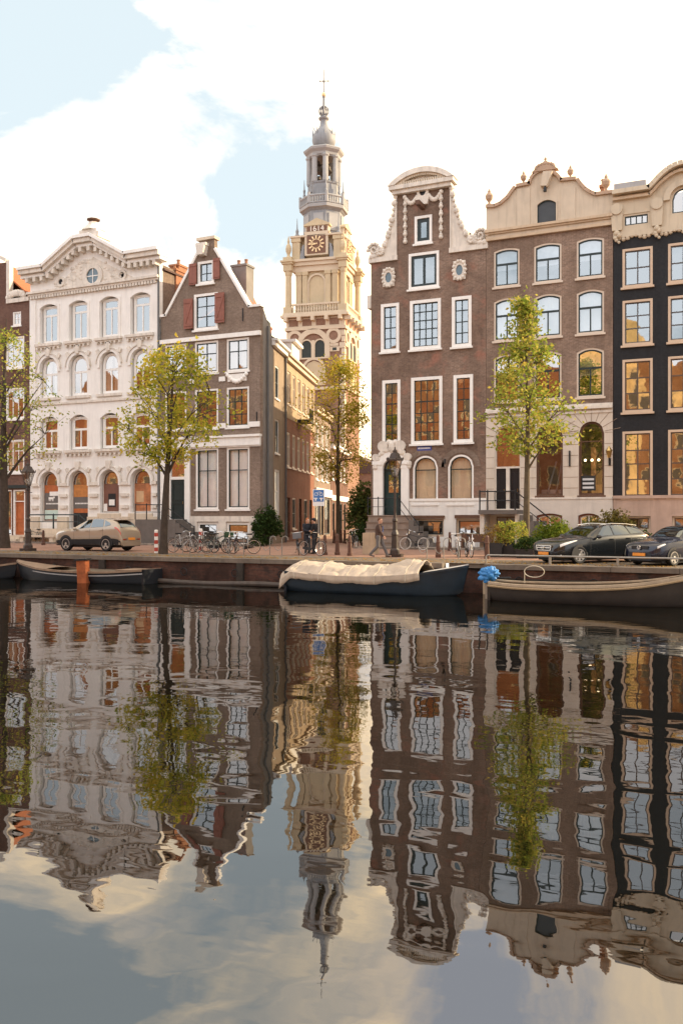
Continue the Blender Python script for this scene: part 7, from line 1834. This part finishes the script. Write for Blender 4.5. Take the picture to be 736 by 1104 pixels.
boat('dark boat with low pointed bow cut by the left edge of the picture',((xa+xb)/2,31.6,0),0,xb-xa,1.9,[(0,.7,.6,-.2),(.3,.95,.46,-.28),(.7,.85,.5,-.25),(.92,.4,.66,-.12),(1,.03,.74,.1)],hullblk,varn,floor_)
st2=[(0,.8,.76,-.2),(.2,.95,.68,-.3),(.5,1,.66,-.32),(.75,.88,.78,-.3),(.92,.42,.98,-.15),(1,.03,1.1,.15)]
xa,xb=X_at(318,31.4),X_at(499,31.4); L=xb-xa
b3,S3_,_=boat('dark blue boat under a pale canvas cover moored below the walking man',((xa+xb)/2,31.35,0),0,L,2.1,st2,hullnavy,hullnavy,floor_,stripe=mat('faded_white_stripe',(.3,.3,.3),.7),foredeck=(.8,mat('grey_deck',(.4,.38,.36),.7)))
cv=mat('canvas_cover',(.43,.355,.28),.85,.16,2.2,streak=.2,bmp=.02)
rg=random.Random(31); rows=[]; n=70
for i in range(n+1):
    k=-.03+.83*i/n; kk=max(0,k); hb,sh,kl=S3_(min(1,kk)); w_=hb*1.05+.05; ridge=.36+.05*math.sin(k*9)+.14*math.exp(-((k-.66)/.07)**2)-.03*math.sin(k*23); x_=-L/2+L*k; r_=[]
    for j in range(25):
        t=-1+j/12; a=abs(t)
        if a<=.82: y_=w_*t/.82; z_=sh+.04+ridge*(1-(a/.82)**1.6)+.10*NZ.noise(Vector((i*.09,j*.35,0)))+.045*abs(NZ.noise(Vector((i*.12,j*.55,4))))*2-.03+.035*NZ.noise(Vector((i*.4,j*.6,9)))-.05*max(0,1-abs(((i*.9+3*NZ.noise(Vector((i*.1,j*.2,7))))%11)-5.5))
        else: y_=(w_+.03+.02*math.sin(i*.5))*(1 if t>0 else -1); z_=sh+.04-(a-.82)/.18*(.30+.09*NZ.noise(Vector((i*.11,t*.3,2)))+.03*NZ.noise(Vector((i*.5,0,5))))
        if i<6: z_-= (6-i)*.05*(1 if a<.8 else 1.3); 
        r_.append((x_+.03*math.sin(j*.8+i*.2),y_,z_))
    rows.append(r_)
cvo=MB(); cvo.grid(rows); o=cvo.build('canvas_cover',cv,None,smooth=True); o.location=((xa+xb)/2,31.35,0); tag(o,'pale beige canvas cover draped over the dark blue boat','cover')
mb=MB()
for i in (8,22,36,50,64):
    r_=rows[i]; mb.tube([(p[0],p[1],p[2]+.02) for p in r_],.012,4)
mb.build('lashing',mat('pale_rope',(.5,.45,.36),.9),o)
sd=o.modifiers.new('t','SOLIDIFY'); sd.thickness=.012
st4=[(0,.62,.62,-.15),(.15,.85,.57,-.25),(.45,1,.60,-.3),(.7,.9,.74,-.28),(.9,.45,1.02,-.12),(1,.03,1.2,.2)]
xa,xb=X_at(533,30.9),X_at(768,30.9); L=xb-xa
b4,S4_,_=boat('long pale rimmed wooden rowing boat with rope rubbing edge at the right below the cars',((xa+xb)/2,30.6,0),R(0),L,1.9,st4,mat('brown_black_hull',(.03,.024,.02),.5,.3,2),palewood,floor_,rope=mat('rope_fibre',(.30,.22,.13),.9,.25,30))
mb=MB(); mb.tube([(-L/2+1.0,.55,.54),(-L/2+1.0,.55,.9)],.012,5); mb.tube([(-L/2+1.35+.35*math.cos(a*.35),.5,.96+.2*math.sin(a*.35)) for a in range(19)],.016,5); mb.build('mooring_line',mat('pale_rope',(.5,.45,.36),.9),b4)
ob=thing('outboard_motor','outboard motor wrapped in a crumpled bright blue tarpaulin on the stern of the right boat','outboard motor',((xa+xb)/2-L/2-.12,30.6,.14))
rg=random.Random(14); mb=MB(); mb.ball((0,0,.72),.31,64,44,(1.15,.8,.85)); mb.v=[tuple(Vector((p[0],p[1],p[2]-.72))*(1+.75*(abs(NZ.noise(Vector(p)*4.2))+.5*abs(NZ.noise(Vector(p)*9)))-.22-.10*(p[2]<.55))+Vector((0,0,.72))) for p in mb.v]; mb.build('tarpaulin',mat('blue_tarpaulin',(.035,.19,.46),.45,.25,5,bmp=.02),ob,smooth=True)
MB().box(-.12,.06,-.09,.09,-.5,.55).build('leg',mat('grey_leg',(.3,.25,.2),.6),ob); MB().tube([(.2,0,.6),(.75,.05,.62)],.03,6).build('tiller',plastic,ob)
